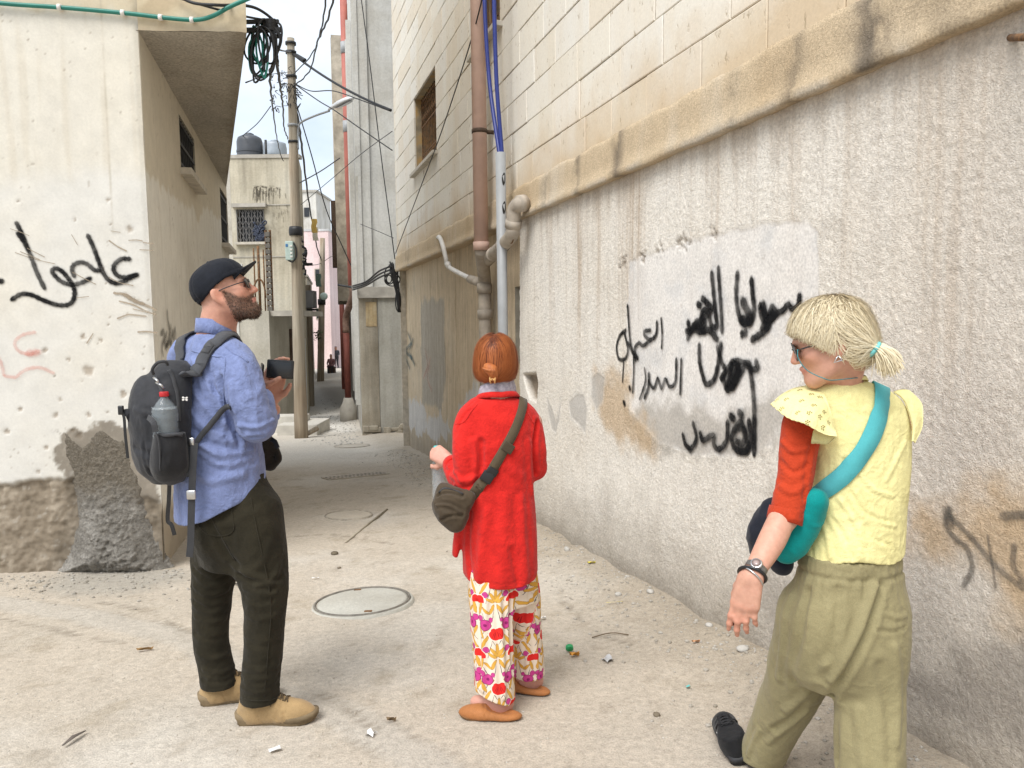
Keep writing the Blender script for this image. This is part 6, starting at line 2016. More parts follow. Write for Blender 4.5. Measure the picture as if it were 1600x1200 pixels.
 if kind in ('boot', 'trainer'):
  b = MB()
  TS = BVHTree.FromPolygons([tuple(v) for v in V], [tuple(int(i) for i in f) for f in F])
  def surf(x, y):
   loc, _, _, _ = TS.ray_cast(Vector(A(x, y, .3)), Vector(-A.u))
   return (np.array(loc) if loc is not None else A(x, y, .09)) + A.u * .002
  for i, x in enumerate((0.112, 0.130, 0.148, 0.166, 0.184)):
   b.tube(catmull([surf(x, -0.024), surf(x + .006, 0) + A.u * .003, surf(x + .012, 0.024)], 3), 0.0034, 5)
   b.tube(catmull([surf(x + .012, -0.024), surf(x + .006, 0) + A.u * .004, surf(x, 0.024)], 3), 0.0028, 5)
  for q in (-1, 1):
   b.tube(catmull([surf(.112, 0), surf(.120, .03 * q) + A.u * .010, surf(.135, .045 * q) + A.u * .006, surf(.118, .02 * q) + A.u * .004], 4), 0.0024, 5)
  b.build('laces', mats[2], sh, True)
 return sh
# ================================================================== people: shared bits
from mathutils.bvhtree import BVHTree
def tree_of(V, F): return BVHTree.FromPolygons([tuple(v) for v in V], [tuple(int(i) for i in f) for f in F])
def cling(tree, pts, off=0.004, n=6):
 """Lay a path of rough points on a surface; returns points and outward normals."""
 q = catmull(pts, n)
 out, nn = [], []
 for p in q:
  loc, nor, _, _ = tree.find_nearest(Vector(p))
  out.append(np.array(loc) + np.array(nor) * off); nn.append(np.array(nor))
 out = np.array(out); nn = np.array(nn)
 for _ in range(2):
  out[1:-1] = (out[:-2] + 2 * out[1:-1] + out[2:]) / 4
  nn[1:-1] = (nn[:-2] + 2 * nn[1:-1] + nn[2:]) / 4
 return out, nn / np.linalg.norm(nn, axis=1)[:, None]
def hit(tree, px, py, guess=3.0):
 """Where the view through a photo pixel meets a surface (else a guess at that distance)."""
 d = Vector(ray(px, py)).normalized()
 loc, nor, _, _ = tree.ray_cast(Vector(EYE), d)
 return np.array(loc) if loc is not None else P(px, py, guess)
def foldset(tree, rows, guess=3.0):
 """Folds given as (pixel chain, width, height), laid on the cloth where they are seen."""
 return [([hit(tree, *q, guess) for q in pts], w, h) for pts, w, h in rows]
def ring_band(rings, thick=0.004):
 """A cloth band from stacked rings of points, with a little thickness."""
 n = len(rings[0])
 b = MB()
 inner = [np.array(r) + (np.mean(r, 0) - np.array(r)) / np.linalg.norm(np.mean(r, 0) - np.array(r), axis=1)[:, None] * thick for r in rings]
 allr = [np.array(r) for r in rings] + inner[::-1]
 V = np.vstack(allr)
 F = []
 m = len(allr)
 for i in range(m):
  k = (i + 1) % m
  for j in range(n):
   F.append((i * n + j, i * n + (j + 1) % n, k * n + (j + 1) % n, k * n + j))
 return b.add(V, F)
def skin_obj(name, V, F, c, label, cat='person', group=None):
 o = mk(name, V, F, M_SKIN, None, True, cols=c)
 return tag(o, label, cat, group)
M_RUBBER = simple('dark_rubber', (0.03, 0.03, 0.03), 0.7, 0.3, 0.2, 20, 0.2, 200)
M_BLACKPLASTIC = simple('black_plastic', (0.012, 0.012, 0.013), 0.35, 0.5, 0.2, 20)
M_LENS = simple('dark_lens', (0.012, 0.011, 0.012), 0.08, 0.6, 0.1, 3)
M_STEEL = simple('steel', (0.55, 0.55, 0.55), 0.3, 0.5, 0.1, 30, metal=1.0)
def glasses(A, parent, x=0.106, hw=0.030, hh=0.021, ez=0.004, ear=0.082, rnd=3.0):
 b, g = MB(), MB()
 for q in (-1, 1):
  ring, disc = [], []
  for a in np.linspace(0, 2 * math.pi, 20, endpoint=False):
   ca, sa = math.cos(a), math.sin(a)
   k = (abs(ca) ** rnd + abs(sa) ** rnd) ** (-1 / rnd)
   yy = q * 0.034 + hw * k * ca
   ring.append(A(x - 0.10 * max(0, abs(yy) - .034), yy, ez + hh * k * sa))
  b.tube(np.array(ring + [ring[0]]), 0.0022 * A.s, 5, False)
  g.add(np.array([A(x + .002, q * .034, ez)] + ring), [(0, i + 1, (i + 1) % 20 + 1) for i in range(20)])
  b.tube(catmull([A(x - .004, q * (0.034 + hw), ez + .006), A(x - .03, q * .074, ez + .008), A(0.02, q * ear, ez + .008), A(-.012, q * ear, ez + .002), A(-.03, q * (ear - .004), ez - .02)], 5), 0.0022 * A.s, 5)
 b.tube(catmull([A(x, -.008, ez + .006), A(x + .004, 0, ez + .009), A(x, .008, ez + .006)], 4), 0.002 * A.s, 5)
 o = b.build('sunglasses', M_BLACKPLASTIC, parent, True)
 g.build('lens', M_LENS, o, True)
 return o
# ================================================================== the man in the blue shirt
def build_man():
 R_, Fw = nrm([0.59, -0.81, 0]), nrm([0.81, 0.59, 0])            # his right, and the way his chest faces
 SK = (0.53, 0.285, 0.205)
 # ---- head, neck, hands and the body under the clothes
 hf = nrm([0.985, 0.17, 0]); tilt = math.radians(21)
 hfwd = hf * math.cos(tilt) + np.array([0, 0, math.sin(tilt)])
 A = Axes(P(350, 459, 3.12), hfwd, (0, 0, 1), 0.98)
 lo = np.array([P(255, 600, 3.3)[0], 2.72, -0.02]); hi = np.array([P(470, 600, 3.1)[0], 3.55, A.o[2] + 0.17])
 B = Blob(lo, hi, 0.0048)
 neck = P(338, 528, 3.13)
 chest, pel = P(338, 640, 3.12), P(362, 800, 3.11)
 B.limb([neck + [0, 0, -.06], neck, A(-0.030, 0, -0.045), A(-.01, 0, -.02)], [0.085, 0.074, 0.068, 0.055], 5, 0.03)
 B.stack([(*neck, .07, .06), (*P(337, 565, 3.13), .16, .08), (*chest, .15, .10), (*P(348, 720, 3.11), .13, .10), (*pel, .15, .11), (*P(365, 850, 3.11), .12, .09)], R_, 4, 0.04)
 sr, sl = P(372, 574, 2.985), P(292, 566, 3.27)
 el, wr = P(402, 664, 2.96), P(408, 622, 3.22)
 wl = P(428, 640, 3.42)
 ell_ = P(370, 690, 3.50)
 B.limb([sr, el], [.05, .04], 4); B.limb([el, wr], [.038, .028], 4, .02)
 B.limb([sl, ell_], [.05, .04], 4); B.limb([ell_, wl], [.038, .028], 4, .02)
 B.limb([P(392, 810, 3.04), P(414, 930, 3.0), P(406, 1085, 2.99), P(407, 1092, 2.99)], [.07, .05, .045, .04], 4)
 B.limb([P(340, 810, 3.19), P(332, 930, 3.18), P(343, 1060, 3.18), P(344, 1066, 3.17)], [.07, .05, .045, .04], 4)
 add_head(B, A)
 # a fuller jaw under the beard
 for q in (-1, 1): B.limb(A.pts([(0.01, .060 * q, -.04), (.035, .052 * q, -.085), (.075, .022 * q, -.112)]), np.array([.008, .009, .010]) * A.s, 4, .03)
 # right hand: closes on the folding phone from below and behind
 Hr = Axes(P(407, 606, 3.33), nrm([0.42, 0.10, 0.90]), nrm([-0.78, -0.25, 0.45]), 1.0)
 add_hand(B, Hr, -1, [(0.15, .5, .4), (0.3, .55, .4), (0.45, .6, .4), (.6, .7, .5)], 0.15, (0.5, 0.8, -0.5), 0.3)
 Hl = Axes(P(424, 626, 3.40), nrm([0.28, -0.10, 0.95]), nrm([-0.45, 0.85, 0.1]), 1.0)
 add_hand(B, Hl, 1, [(0.5, .6, .4), (0.55, .7, .4), (.6, .8, .4), (.7, .8, .4)], 0.1, (0.75, 0.65, -0.4), 0.4)
 V, F = B.mesh(1)
 c = head_colour(V, A, SK)
 q = A.loc(V)
 nk = np.exp(-((q[:, 2] + .11) / .05) ** 2) * (q[:, 0] < .04)
 c = lerpc(c, nk * .45, (0.52, 0.245, 0.18))
 c = lerpc(c, ramp01(-q[:, 0], .02, .07) * ramp01(q[:, 2], -.1, 0.0) * .25, (0.45, .27, .21))
 def beard(q):
  side = ramp01(q[:, 0], .004, .018) * ramp01(-q[:, 2], -.022 + 0 * q[:, 0], .012)
  m = ramp01(-q[:, 2], .030, .046) * ramp01(q[:, 0] - .35 * (-q[:, 2] - .09).clip(0), -.004, .014)
  cheek = ramp01(-q[:, 2] - np.interp(q[:, 0], [0, .03, .06, .085, .10, .12], [-.02, .005, .036, .046, .040, .045]), -.004, .010)
  mm = ramp01(q[:, 0], .002, .016) * cheek
  lipz = (np.abs(q[:, 2] + .0675) < .0085) & (q[:, 0] > .085) & (np.abs(q[:, 1]) < .023)
  mm = mm * (~lipz) * ramp01(q[:, 2], -.150, -.125)
  return np.clip(mm, 0, 1) * (q[:, 2] > -.16)
 bm_ = beard(q)
 c = lerpc(c, bm_ * (0.72 + 0.25 * fbm(V, 160, 2, .5, 3.)), (0.085, 0.048, 0.031))
 body = skin_obj('person', V, F, c, 'bearded man in blue shirt, dark trousers and black cap looking up with a phone')
 # beard hair
 rg = np.random.default_rng(2)
 N = normals(V, F)
 w = np.where(np.abs(np.linalg.norm(q, axis=1)) < .22, bm_, 0)
 idx = rg.choice(len(V), 4200, p=w / w.sum())
 root = V[idx] + rg.normal(size=(4200, 3)) * .0025
 d = N[idx] * .30 + hfwd * .25 - A.u * .75 + rg.normal(size=(4200, 3)) * .28
 d /= np.linalg.norm(d, axis=1)[:, None]
 Lh = (0.003 + 0.0026 * ramp01(-q[idx, 2], .05, .11)) * (0.6 + .8 * rg.random(4200))
 ts = np.linspace(0, 1, 4)
 path = root[:, None] + d[:, None] * (ts[None, :, None] * Lh[:, None, None]) + np.array([0, 0, -1.])[None, None] * (ts ** 2)[None, :, None] * (Lh * .3)[:, None, None]
 strands('beard', path, np.repeat(N[idx][:, None] + .01, 4, 1), 0.0007, hair_mat('brown_beard_hair', [(0, (.028, .017, .012)), (.6, (.080, .046, .030)), (1, (.16, .10, .068))]), body, rg.random(4200), .3)
 sh_i = rg.random(len(V)) < 1
 # ---- cap
 cb = Blob(A.o - .22, A.o + .24, 0.0048)
 cb.ell(A(-.010, 0, .040), np.array([.113, .090, .098]) * A.s, A.m)
 cb.ell(A(.040, 0, .050), np.array([.066, .074, .078]) * A.s, A.m, .04)
 cb.cut(lambda Q: -(A.loc(Q)[:, 2] - np.interp(A.loc(Q)[:, 0], [-.14, -.08, -.01, .04, .12], [-.022, -.008, .030, .046, .052])) * A.s)
 cb.ell(A(-.006, 0, .028), np.array([.106, .083, .094]) * A.s, A.m, .003, 'sub')
 V2, F2 = cb.mesh(2)
 N2 = normals(V2, F2)
 l2 = A.loc(V2)
 ang = np.arctan2(l2[:, 1], l2[:, 0])
 seam = np.zeros(len(V2))
 for s in np.arange(-3, 4) * math.pi / 3 + math.pi / 6: seam += np.exp(-((np.angle(np.exp(1j * (ang - s)))) / .035) ** 2)
 band = np.exp(-((l2[:, 2] - np.interp(l2[:, 0], [-.14, -.08, -.01, .04, .12], [-.022, -.008, .030, .046, .052]) - .020) / .003) ** 2)
 V2 = V2 + N2 * (-.0016 * np.clip(seam, 0, 1) - .0012 * band + .004 * fbm(V2, 14, 3, .5, 6.))[:, None]
 MC = cloth('black_cap_cloth', (.012, .014, .020), .8, 500, .2, .2, .05, None, 14, .003, .12)
 cap = mk('cap', V2, F2, MC, body, True)
 top, bot = [], []
 nu, nv = 9, 25
 for i in range(nu):
  for j in range(nv):
   a = (j / (nv - 1) - .5) * 2
   y = a * (.069 - .006 * (i / (nu - 1)))
   fr = math.sqrt(max(0, 1 - (a * .97) ** 2))
   x = .062 + .030 * fr + (i / (nu - 1)) * .078 * (1 - abs(a) ** 3.2)
   z = .054 + .010 * (i / (nu - 1)) - 5.2 * y * y + .012 * (i / (nu - 1)) ** 2
   top.append(A(x, y, z + .004)); bot.append(A(x, y, z))
 G = grid_faces(nu, nv)
 n = nu * nv
 rim = [i * nv for i in range(nu)] + [(nu - 1) * nv + j for j in range(nv)] + [i * nv + nv - 1 for i in range(nu)][::-1]
 FF = [tuple(f) for f in G] + [tuple(f[::-1] + n) for f in G] + [(a, b, b + n, a + n) for a, b in zip(rim[:-1], rim[1:])]
 mk('visor', np.array(top + bot), FF, MC, cap, True)
 b = MB().lathe([(.007, -.003), (.007, .002), (.003, .005)], 10, A(-.008, 0, .139), A.m)
 b.build('top_button', MC, cap, True)
 MB().box(A(.112, .002, .083), (.004, .022, .012), A.m, .001).build('white_badge', M_WHITEPIPE, cap)
 glasses(A, body, .108, .027, .021, .003, .083, 2.6)
 # ---- shirt
 lo = np.array([P(225, 600, 3.3)[0], 2.70, P(300, 815, 3.1)[2]]); hi = np.array([P(455, 600, 3.1)[0], 3.68, P(300, 488, 3.1)[2]])
 S = Blob(lo, hi, 0.0058)
 S.stack([(*P(337, 521, 3.13), .080, .076), (*P(336, 533, 3.13), .115, .085), (*P(335, 552, 3.13), .185, .105), (*P(334, 585, 3.13), .205, .135), (*P(336, 640, 3.12), .205, .155),
    (*P(342, 700, 3.11), .205, .165), (*P(345, 745, 3.11), .212, .170), (*P(346, 800, 3.11), .222, .175), (*P(346, 830, 3.11), .222, .175)], R_, 5, 0.03, 2.2)
 S.limb([P(352, 552, 3.05), sr, P(386, 618, 2.95), P(402, 662, 2.95)], [.070, .076, .074, .064], 6, .035)
 S.limb([P(400, 664, 2.95), P(412, 655, 3.02), P(412, 622, 3.15)], [.064, .054, .040], 6, .03)
 S.limb([P(305, 548, 3.2), sl, P(340, 640, 3.42), ell_], [.068, .074, .068, .058], 6, .035)
 S.limb([ell_, P(400, 670, 3.48), wl], [.058, .052, .040], 6, .03)
 hem = np.array([[235, 805], [265, 797], [300, 797], [335, 797], [365, 784], [395, 766], [420, 752], [460, 735]], float)
 hx = np.array([P(a, b_, 3.0)[0] for a, b_ in hem]); hz = np.array([P(a, b_, 3.0)[2] for a, b_ in hem])
 cq = CR.T
 def under(Q):
  # the shirt tail dips at the back and rises over the hip
  s = (Q - P(345, 780, 3.11)) @ (R_ * .55 + Fw * .83)
  tail = np.interp(s, [-.30, -.20, -.10, 0.0, .08, .16, .24], [-.055, -.050, -.045, -.015, .025, .060, .075])
  return (P(345, 790, 3.11)[2] + tail) - Q[:, 2]
 S.cut(under)
 wz = wr
 S.cut(lambda Q: np.where(np.linalg.norm(Q - wr, axis=1) < .12, ((Q - (wr - nrm(wr - el) * .02)) @ nrm(wr - el)), -1))
 S.cut(lambda Q: np.where(np.linalg.norm(Q - wl, axis=1) < .12, ((Q - (wl - nrm(wl - ell_) * .02)) @ nrm(wl - ell_)), -1))
 V3, F3 = S.mesh(2)
 N3 = normals(V3, F3)
 p = P
 V3 = rumple(V3, N3, .009, [7.0, 7.0, 4.2], 3.0, None, .5)
 V3 = rumple(V3, N3, .0030, [26, 26, 15], 8.0, None, .6)
 T0 = tree_of(V3, F3)
 V3 = creases(V3, N3, foldset(T0, [
  ([(346, 590), (352, 625), (362, 660), (374, 692)], 0.0100, -0.0097), ([(338, 585), (344, 630), (352, 668)], 0.0100, 0.0052), ([(360, 600), (366, 640), (376, 668)], 0.0120, 0.0065),
  ([(300, 605), (325, 640), (350, 662)], 0.0120, 0.0052), ([(296, 640), (322, 668), (345, 680)], 0.0100, 0.0052), ([(300, 668), (330, 692), (372, 700)], 0.0120, -0.0078), ([(306, 690), (345, 712), (395, 702)], 0.0110, 0.0072),
  ([(330, 600), (346, 622), (356, 640)], 0.0080, -0.0052), ([(318, 575), (330, 610), (340, 640)], 0.0100, 0.0046),
  ([(370, 676), (392, 684), (412, 682)], 0.0060, -0.0065), ([(374, 664), (400, 668), (428, 656)], 0.0080, 0.0065), ([(372, 560), (384, 590), (392, 620)], 0.0120, 0.0039), ([(300, 730), (330, 752), (380, 742)], 0.0140, 0.0072), ([(310, 715), (345, 735), (400, 720)], 0.0120, -0.0059), ([(318, 540), (335, 552), (352, 556)], 0.0040, -0.0020), ([(300, 560), (312, 590), (318, 620)], 0.0090, 0.0039)]))
 MS = cloth('blue_chambray', (.175, .215, .385), .9, 330, .22, .16, .12, None, 16, .003, .27, 11)
 shirt = mk('shirt', V3, F3, MS, body, True)
 rings = []
 for py_, r1, r2, tl in ((527, .088, .080, .0), (517, .085, .078, .0), (505, .081, .076, .0)):
  c0 = P(337.5, py_, 3.13)
  rings.append([c0 + R_ * r1 * math.cos(a) + Fw * r2 * math.sin(a) + [0, 0, -.028 * math.sin(a) + .006 * math.cos(2 * a)] for a in np.linspace(0, 2 * math.pi, 40, endpoint=False)])
 ring_band(rings, .006).build('collar', MS, shirt, True)
 T = tree_of(V3, F3)
 for pts in ([(352, 541), (362, 550), (374, 556), (388, 566)], [(300, 548), (322, 554), (338, 557), (352, 560), (350, 590), (349, 620), (352, 650)]):
  q, nn = cling(T, [hit(T, *a) for a in pts], .0008)
  MB().strap(q, nn, .006, .0016).build('seam', MS, shirt, True)
 # ---- trousers
 lo = np.array([P(270, 600, 3.3)[0], 2.74, P(300, 1118, 3.0)[2]]); hi = np.array([P(470, 600, 3.1)[0], 3.45, P(300, 735, 3.1)[2]])
 Tr = Blob(lo, hi, 0.0062)
 Tr.stack([(*P(358, 735, 3.11), .175, .135), (*P(360, 780, 3.11), .182, .145), (*P(362, 830, 3.11), .180, .150), (*P(364, 880, 3.11), .150, .12)], R_, 5, .03)
 Tr.ell(P(342, 822, 3.05), (.11, .12, .12), None, .05)
 Tr.limb([P(394, 800, 3.05), P(403, 850, 3.03), P(409, 890, 3.02), P(415, 930, 3.0), P(412, 1000, 3.0), P(407, 1060, 2.99), P(407, 1103, 2.99)], [.118, .112, .102, .088, .078, .077, .078], 6, .04)
 Tr.limb([P(345, 800, 3.19), P(338, 850, 3.19), P(334, 890, 3.19), P(331, 940, 3.19), P(330, 1000, 3.18), P(338, 1045, 3.18), P(345, 1085, 3.17)], [.118, .105, .094, .080, .073, .074, .078], 6, .04)
 zr, zl = P(407, 1093, 2.99)[2], P(345, 1070, 3.17)[2]
 Tr.cut(lambda Q: np.where((Q @ R_) > (P(375, 1000, 3.08) @ R_), zr, zl) + .25 * 0 - Q[:, 2])
 Tr.limb([P(407, 1085, 2.99), P(407, 1110, 2.99)], [.056, .058], 2, .003, None, 'sub')
 Tr.limb([P(345, 1065, 3.17), P(345, 1090, 3.17)], [.050, .052], 2, .003, None, 'sub')
 V4, F4 = Tr.mesh(2)
 N4 = normals(V4, F4)
 zk = V4[:, 2]
 knee = np.exp(-((zk - P(415, 920, 3)[2]) / .14) ** 2) + .9 * np.exp(-((zk - P(405, 1075, 3)[2]) / .10) ** 2)
 V4 = rumple(V4, N4, .009, [6.5, 6.5, 5.0], 13.0, None, .4)
 V4 = rumple(V4, N4, .0045, [13, 13, 11], 18.0, .30 + .7 * knee, .6)
 T0 = tree_of(V4, F4)
 V4 = creases(V4, N4, foldset(T0, [
  ([(368, 885), (395, 900), (425, 912)], 0.013, 0.0060), ([(374, 898), (405, 910), (440, 902)], 0.010, -0.0055), ([(380, 918), (408, 928), (430, 926)], 0.010, 0.0050), ([(382, 934), (405, 942), (425, 938)], 0.009, -0.0035),
  ([(330, 815), (352, 860), (372, 885)], 0.013, -0.0070), ([(318, 800), (345, 820), (400, 800)], 0.018, 0.0040), ([(420, 850), (410, 880), (385, 895)], 0.015, 0.0040), ([(438, 880), (425, 905), (400, 915)], 0.011, 0.0045),
  ([(304, 890), (330, 908), (352, 900)], 0.011, -0.0050), ([(303, 915), (328, 930), (356, 920)], 0.011, 0.0050), ([(304, 940), (328, 952), (352, 945)], 0.010, -0.0045), ([(304, 962), (330, 972), (352, 966)], 0.010, 0.0040), ([(306, 990), (330, 1000), (350, 995)], 0.010, -0.0035), ([(308, 1020), (334, 1030), (355, 1022)], 0.011, 0.0035),
  ([(384, 960), (405, 968), (430, 962)], 0.011, 0.0030), ([(382, 1000), (405, 1010), (434, 1004)], 0.012, -0.0030), ([(380, 1040), (405, 1048), (434, 1036)], 0.011, 0.0040), ([(378, 1060), (405, 1068), (436, 1052)], 0.009, -0.0040), ([(378, 1074), (405, 1083), (436, 1070)], 0.009, 0.0045),
  ([(318, 1046), (345, 1052), (366, 1040)], 0.009, 0.0040), ([(318, 1062), (345, 1066), (368, 1056)], 0.008, -0.0035)]))
 MT = cloth('dark_olive_corduroy', (.024, .0205, .0125), .95, 260, .35, .25, .06, None, 9, .003, .16, 9)
 tr = mk('trousers', V4, F4, MT, body, True)
 T4 = tree_of(V4, F4)
 for pts in ([(392, 778), (402, 830), (415, 890), (424, 950), (419, 1020), (413, 1088)], [(304, 806), (320, 832), (345, 838), (366, 828), (362, 795)], [(330, 806), (350, 845), (368, 876)], [(378, 1090), (395, 1095), (415, 1095), (434, 1090)]):
  q, nn = cling(T4, [hit(T4, *a) for a in pts], .0006)
  MB().strap(q, nn, .005, .0018).build('seam', MT, tr, True)
 # ---- boots
 MBt = cloth('tan_nubuck', (.345, .235, .115), .85, 300, .25, .14, .2)
 MSo = simple('tan_rubber', (.19, .14, .08), .75, .3, .2, 12, .3, 150)
 MLa = simple('brown_lace', (.10, .07, .04), .8)
 hr = gpt(378, 1134); hr[1] = P(378, 1134, 2.985)[1]; hr = np.array([P(374, 1100, 2.985)[0], 2.985, gz(P(374, 1100, 2.985)[0], 2.985)])
 shoe('boot', hr, [1, 0.055, 0], (MBt, MSo, MLa), body, .302, .108, .135, 'boot')
 hl = np.array([P(314, 1090, 3.15)[0], 3.16, gz(P(314, 1090, 3.15)[0], 3.16)])
 shoe('boot', hl, [1, 0.30, 0], (MBt, MSo, MLa), body, .302, .108, .135, 'boot')
 # ---- phone in its open folding cover
 ph = thing('phone', P(438, 577, 3.30), 'black phone in a folding cover held out in the hand of the man in blue', 'phone')
 ux, uz = nrm([.96, .26, -.09]), nrm([.08, .05, 1.0]); un = np.cross(ux, uz)
 ax = np.array([ux, un, uz])
 b = MB().box(P(438, 577, 3.30), (.112, .011, .080), ax, .005); b.build('phone_body', M_BLACKPLASTIC, ph, True)
 b = MB().box(P(438, 577, 3.30) + un * .006, (.094, .002, .066), ax, .001); b.build('screen', simple('phone_screen', (.008, .009, .011), .22, .6, .1, 3), ph, True)
 u2 = nrm([.35, -.85, -.05]); n2 = np.cross(u2, uz)
 b = MB().box(P(409, 590, 3.17), (.085, .008, .115), np.array([u2, n2, uz]), .004); b.build('cover_flap', M_BLACKPLASTIC, ph, True)
 # ---- dark sling bag at his front
 bg = thing('sling_bag', P(425, 708, 3.3), 'dark bag corner sticking out in front of the blue shirt', 'bag')
 Bb = Blob(P(395, 700, 3.3) - [.05, .12, .14], P(440, 700, 3.3) + [.05, .12, .14], .006)
 Bb.ell(P(412, 706, 3.3), (.055, .08, .075), None, .02); Bb.limb([P(418, 690, 3.28), P(437, 714, 3.26), P(424, 728, 3.28)], [.02, .012, .02], 3, .03)
 V5, F5 = Bb.mesh(1); V5 = rumple(V5, normals(V5, F5), .006, 20, 3.)
 mk('pouch', V5, F5, cloth('dark_bag_cloth', (.022, .018, .014), .9), bg, True)
 MB().strap([P(424, 686, 3.25), P(430, 690, 3.24), P(434, 700, 3.24)], [[0, -1, 0]] * 3, .02, .003).build('strap_end', M_BLACKPLASTIC, bg)
 # ================= backpack
 bp = thing('backpack', P(256, 745, 2.95), 'charcoal grey backpack with a bottle in its side pocket, worn over both shoulders', 'backpack')
 D0 = 2.955
 lo = np.array([P(180, 600, 3.2)[0], 2.66, P(200, 775, 2.9)[2]]); hi = np.array([P(325, 600, 3.0)[0], 3.25, P(200, 545, 2.9)[2]])
 K = Blob(lo, hi, .0058)
 K.stack([(*P(271, 563, 3.0), .055, .045), (*P(268, 574, 2.99), .095, .065), (*P(264, 595, 2.97), .122, .075), (*P(259, 630, D0), .134, .085), (*P(257, 665, D0), .138, .088),
    (*P(259, 705, D0), .134, .086), (*P(262, 735, D0), .115, .075), (*P(262, 752, 2.96), .070, .055)], R_, 5, .02, 2.6)
 ctr = P(254, 660, D0)
 K.ell(ctr - Fw * .055 + [0, 0, .02], (.066, .105, .165), np.array([Fw, R_, [0, 0, 1.]]), .02)
 K.ell(ctr - Fw * .045 + [0, 0, -.12], (.066, .10, .09), np.array([Fw, R_, [0, 0, 1.]]), .03)
 V6, F6 = K.mesh(2); N6 = normals(V6, F6)
 V6 = rumple(V6, N6, .007, [9, 9, 7], 23., None, .45)
 V6 = rumple(V6, N6, .002, 34, 29., None, .5)
 V6 = creases(V6, N6, [([p(238, 575, 2.85), p(224, 620, 2.82), p(222, 680, 2.82), p(236, 742, 2.85)], .006, -.008), ([p(262, 585, 2.85), p(248, 615, 2.82), p(242, 680, 2.8), p(252, 744, 2.83)], .006, -.007),
       ([p(212, 640, 2.85), p(240, 650, 2.82)], .010, .004), ([p(210, 700, 2.85), p(240, 712, 2.82)], .010, -.004)])
 MK = cloth('charcoal_nylon', (.030, .031, .035), .6, 480, .2, .2, .1)
 MK2 = cloth('grey_strap_mesh', (.062, .064, .070), .8, 300, .5, .2, .1)
 MWb = cloth('grey_webbing', (.050, .051, .055), .8, 600, .3)
 mk('main_pack', V6, F6, MK, bp, True)
 T6 = tree_of(V6, F6)
 for pts in ([(233, 585, 2.85), (243, 602, 2.82), (252, 625, 2.8), (250, 648, 2.8)], [(262, 572, 2.88), (275, 590, 2.84), (282, 620, 2.84), (284, 660, 2.84)]):
  q, nn = cling(T6, [p(*a) for a in pts], .001); MB().strap(q, nn, .012, .003).build('zip', MWb, bp, True)
 # side pocket of mesh over the lower bottle
 Pk = Blob(lo, hi, .0058)
 pc = P(266, 705, 2.85)
 Pk.stack([(*P(265, 676, 2.838), .054, .054), (*P(265, 700, 2.838), .062, .060), (*P(266, 730, 2.845), .066, .060), (*P(267, 746, 2.87), .054, .048), (*P(268, 753, 2.88), .036, .030), (*P(268, 758, 2.88), .008, .008)], Fw, 5, .02, 2.4)
 V7, F7 = Pk.mesh(2); N7 = normals(V7, F7)
 V7 = rumple(V7, N7, .006, [12, 12, 8], 33., None, .5)
 MMesh = cloth('black_mesh', (.020, .020, .022), .7, 700, .3)
 mk('side_pocket', V7, F7, MMesh, bp, True)
 T7 = tree_of(V7, F7)
 q, nn = cling(T7, [p(244, 681, 2.8), p(256, 678, 2.78), p(270, 677, 2.78), p(284, 680, 2.82)], .001); MB().strap(q, nn, .012, .004).build('pocket_hem', MWb, bp, True)
 # straps
 q, nn = cling(T, [p(283, 586, 2.9), p(292, 572, 2.9), p(308, 552, 2.93), p(326, 537, 2.96), p(345, 527, 3.0), p(358, 525, 3.06), p(372, 540, 3.14), p(384, 575, 3.2), p(390, 620, 3.2)], .006)
 q[:4] += (p(282, 586, 2.89) - q[0]) * np.linspace(1, 0, 4)[:, None]
 MB().strap(q, nn, np.linspace(.066, .058, len(q)), .007).build('shoulder_strap', MK2, bp, True)
 q2, n2_ = cling(T, [p(310, 545, 2.93), p(320, 539, 2.95), p(330, 534, 2.97)], .0135); MB().strap(q2, n2_, .050, .003).build('strap_patch', MWb, bp, True)
 q, nn = cling(T, [p(266, 566, 3.05), p(272, 548, 3.1), p(280, 530, 3.15), p(292, 517, 3.2), p(304, 520, 3.28), p(320, 560, 3.4)], .006)
 MB().strap(q, nn, .060, .007).build('shoulder_strap', MK2, bp, True)
 q, nn = cling(T, [p(384, 632, 3.05), p(364, 634, 2.9), p(348, 640, 2.9), p(330, 660, 2.9), p(314, 678, 2.9), p(300, 694, 2.9)], .004)
 MB().strap(q, nn, .022, .004).build('lower_strap', MWb, bp, True)
 for pts, w_ in (([(298, 690, 2.87), (296, 720, 2.86), (295, 745, 2.86)], .028), ([(304, 692, 2.86), (301, 740, 2.855), (299, 800, 2.86), (298, 845, 2.87), (296, 870, 2.875)], .026)):
  q = catmull([p(*a) for a in pts], 5); MB().strap(q, [[.2, -1, 0]] * len(q), w_, .003).build('strap_end', MWb, bp)
 MB().box(P(299, 773, 2.85), (.034, .012, .036), None, .004).build('buckle', M_STEEL, bp, True)
 MB().box(P(299, 690, 2.86), (.022, .010, .03), None, .004).build('buckle', M_STEEL, bp, True)
 q = catmull([p(265, 750, 2.93), p(264, 780, 2.93), p(262, 812, 2.93), p(268, 820, 2.93), p(273, 836, 2.93)], 5); MB().strap(q, [[.2, -1, 0]] * len(q), .015, .003).build('strap_end', M_BLACKPLASTIC, bp)
 q = catmull([p(209, 652, 2.88), p(200, 645, 2.87), p(190, 645, 2.87)], 4); MB().strap(q, [[.1, -1, .2]] * len(q), np.linspace(.05, .016, len(q)), .005).build('hip_wing', MK, bp)
 q = catmull([p(189, 640, 2.86), p(194, 652, 2.86), p(196, 680, 2.86), p(200, 716, 2.86)], 4); MB().strap(q, [[.1, -1, 0]] * len(q), .010, .003).build('strap_end', M_BLACKPLASTIC, bp)
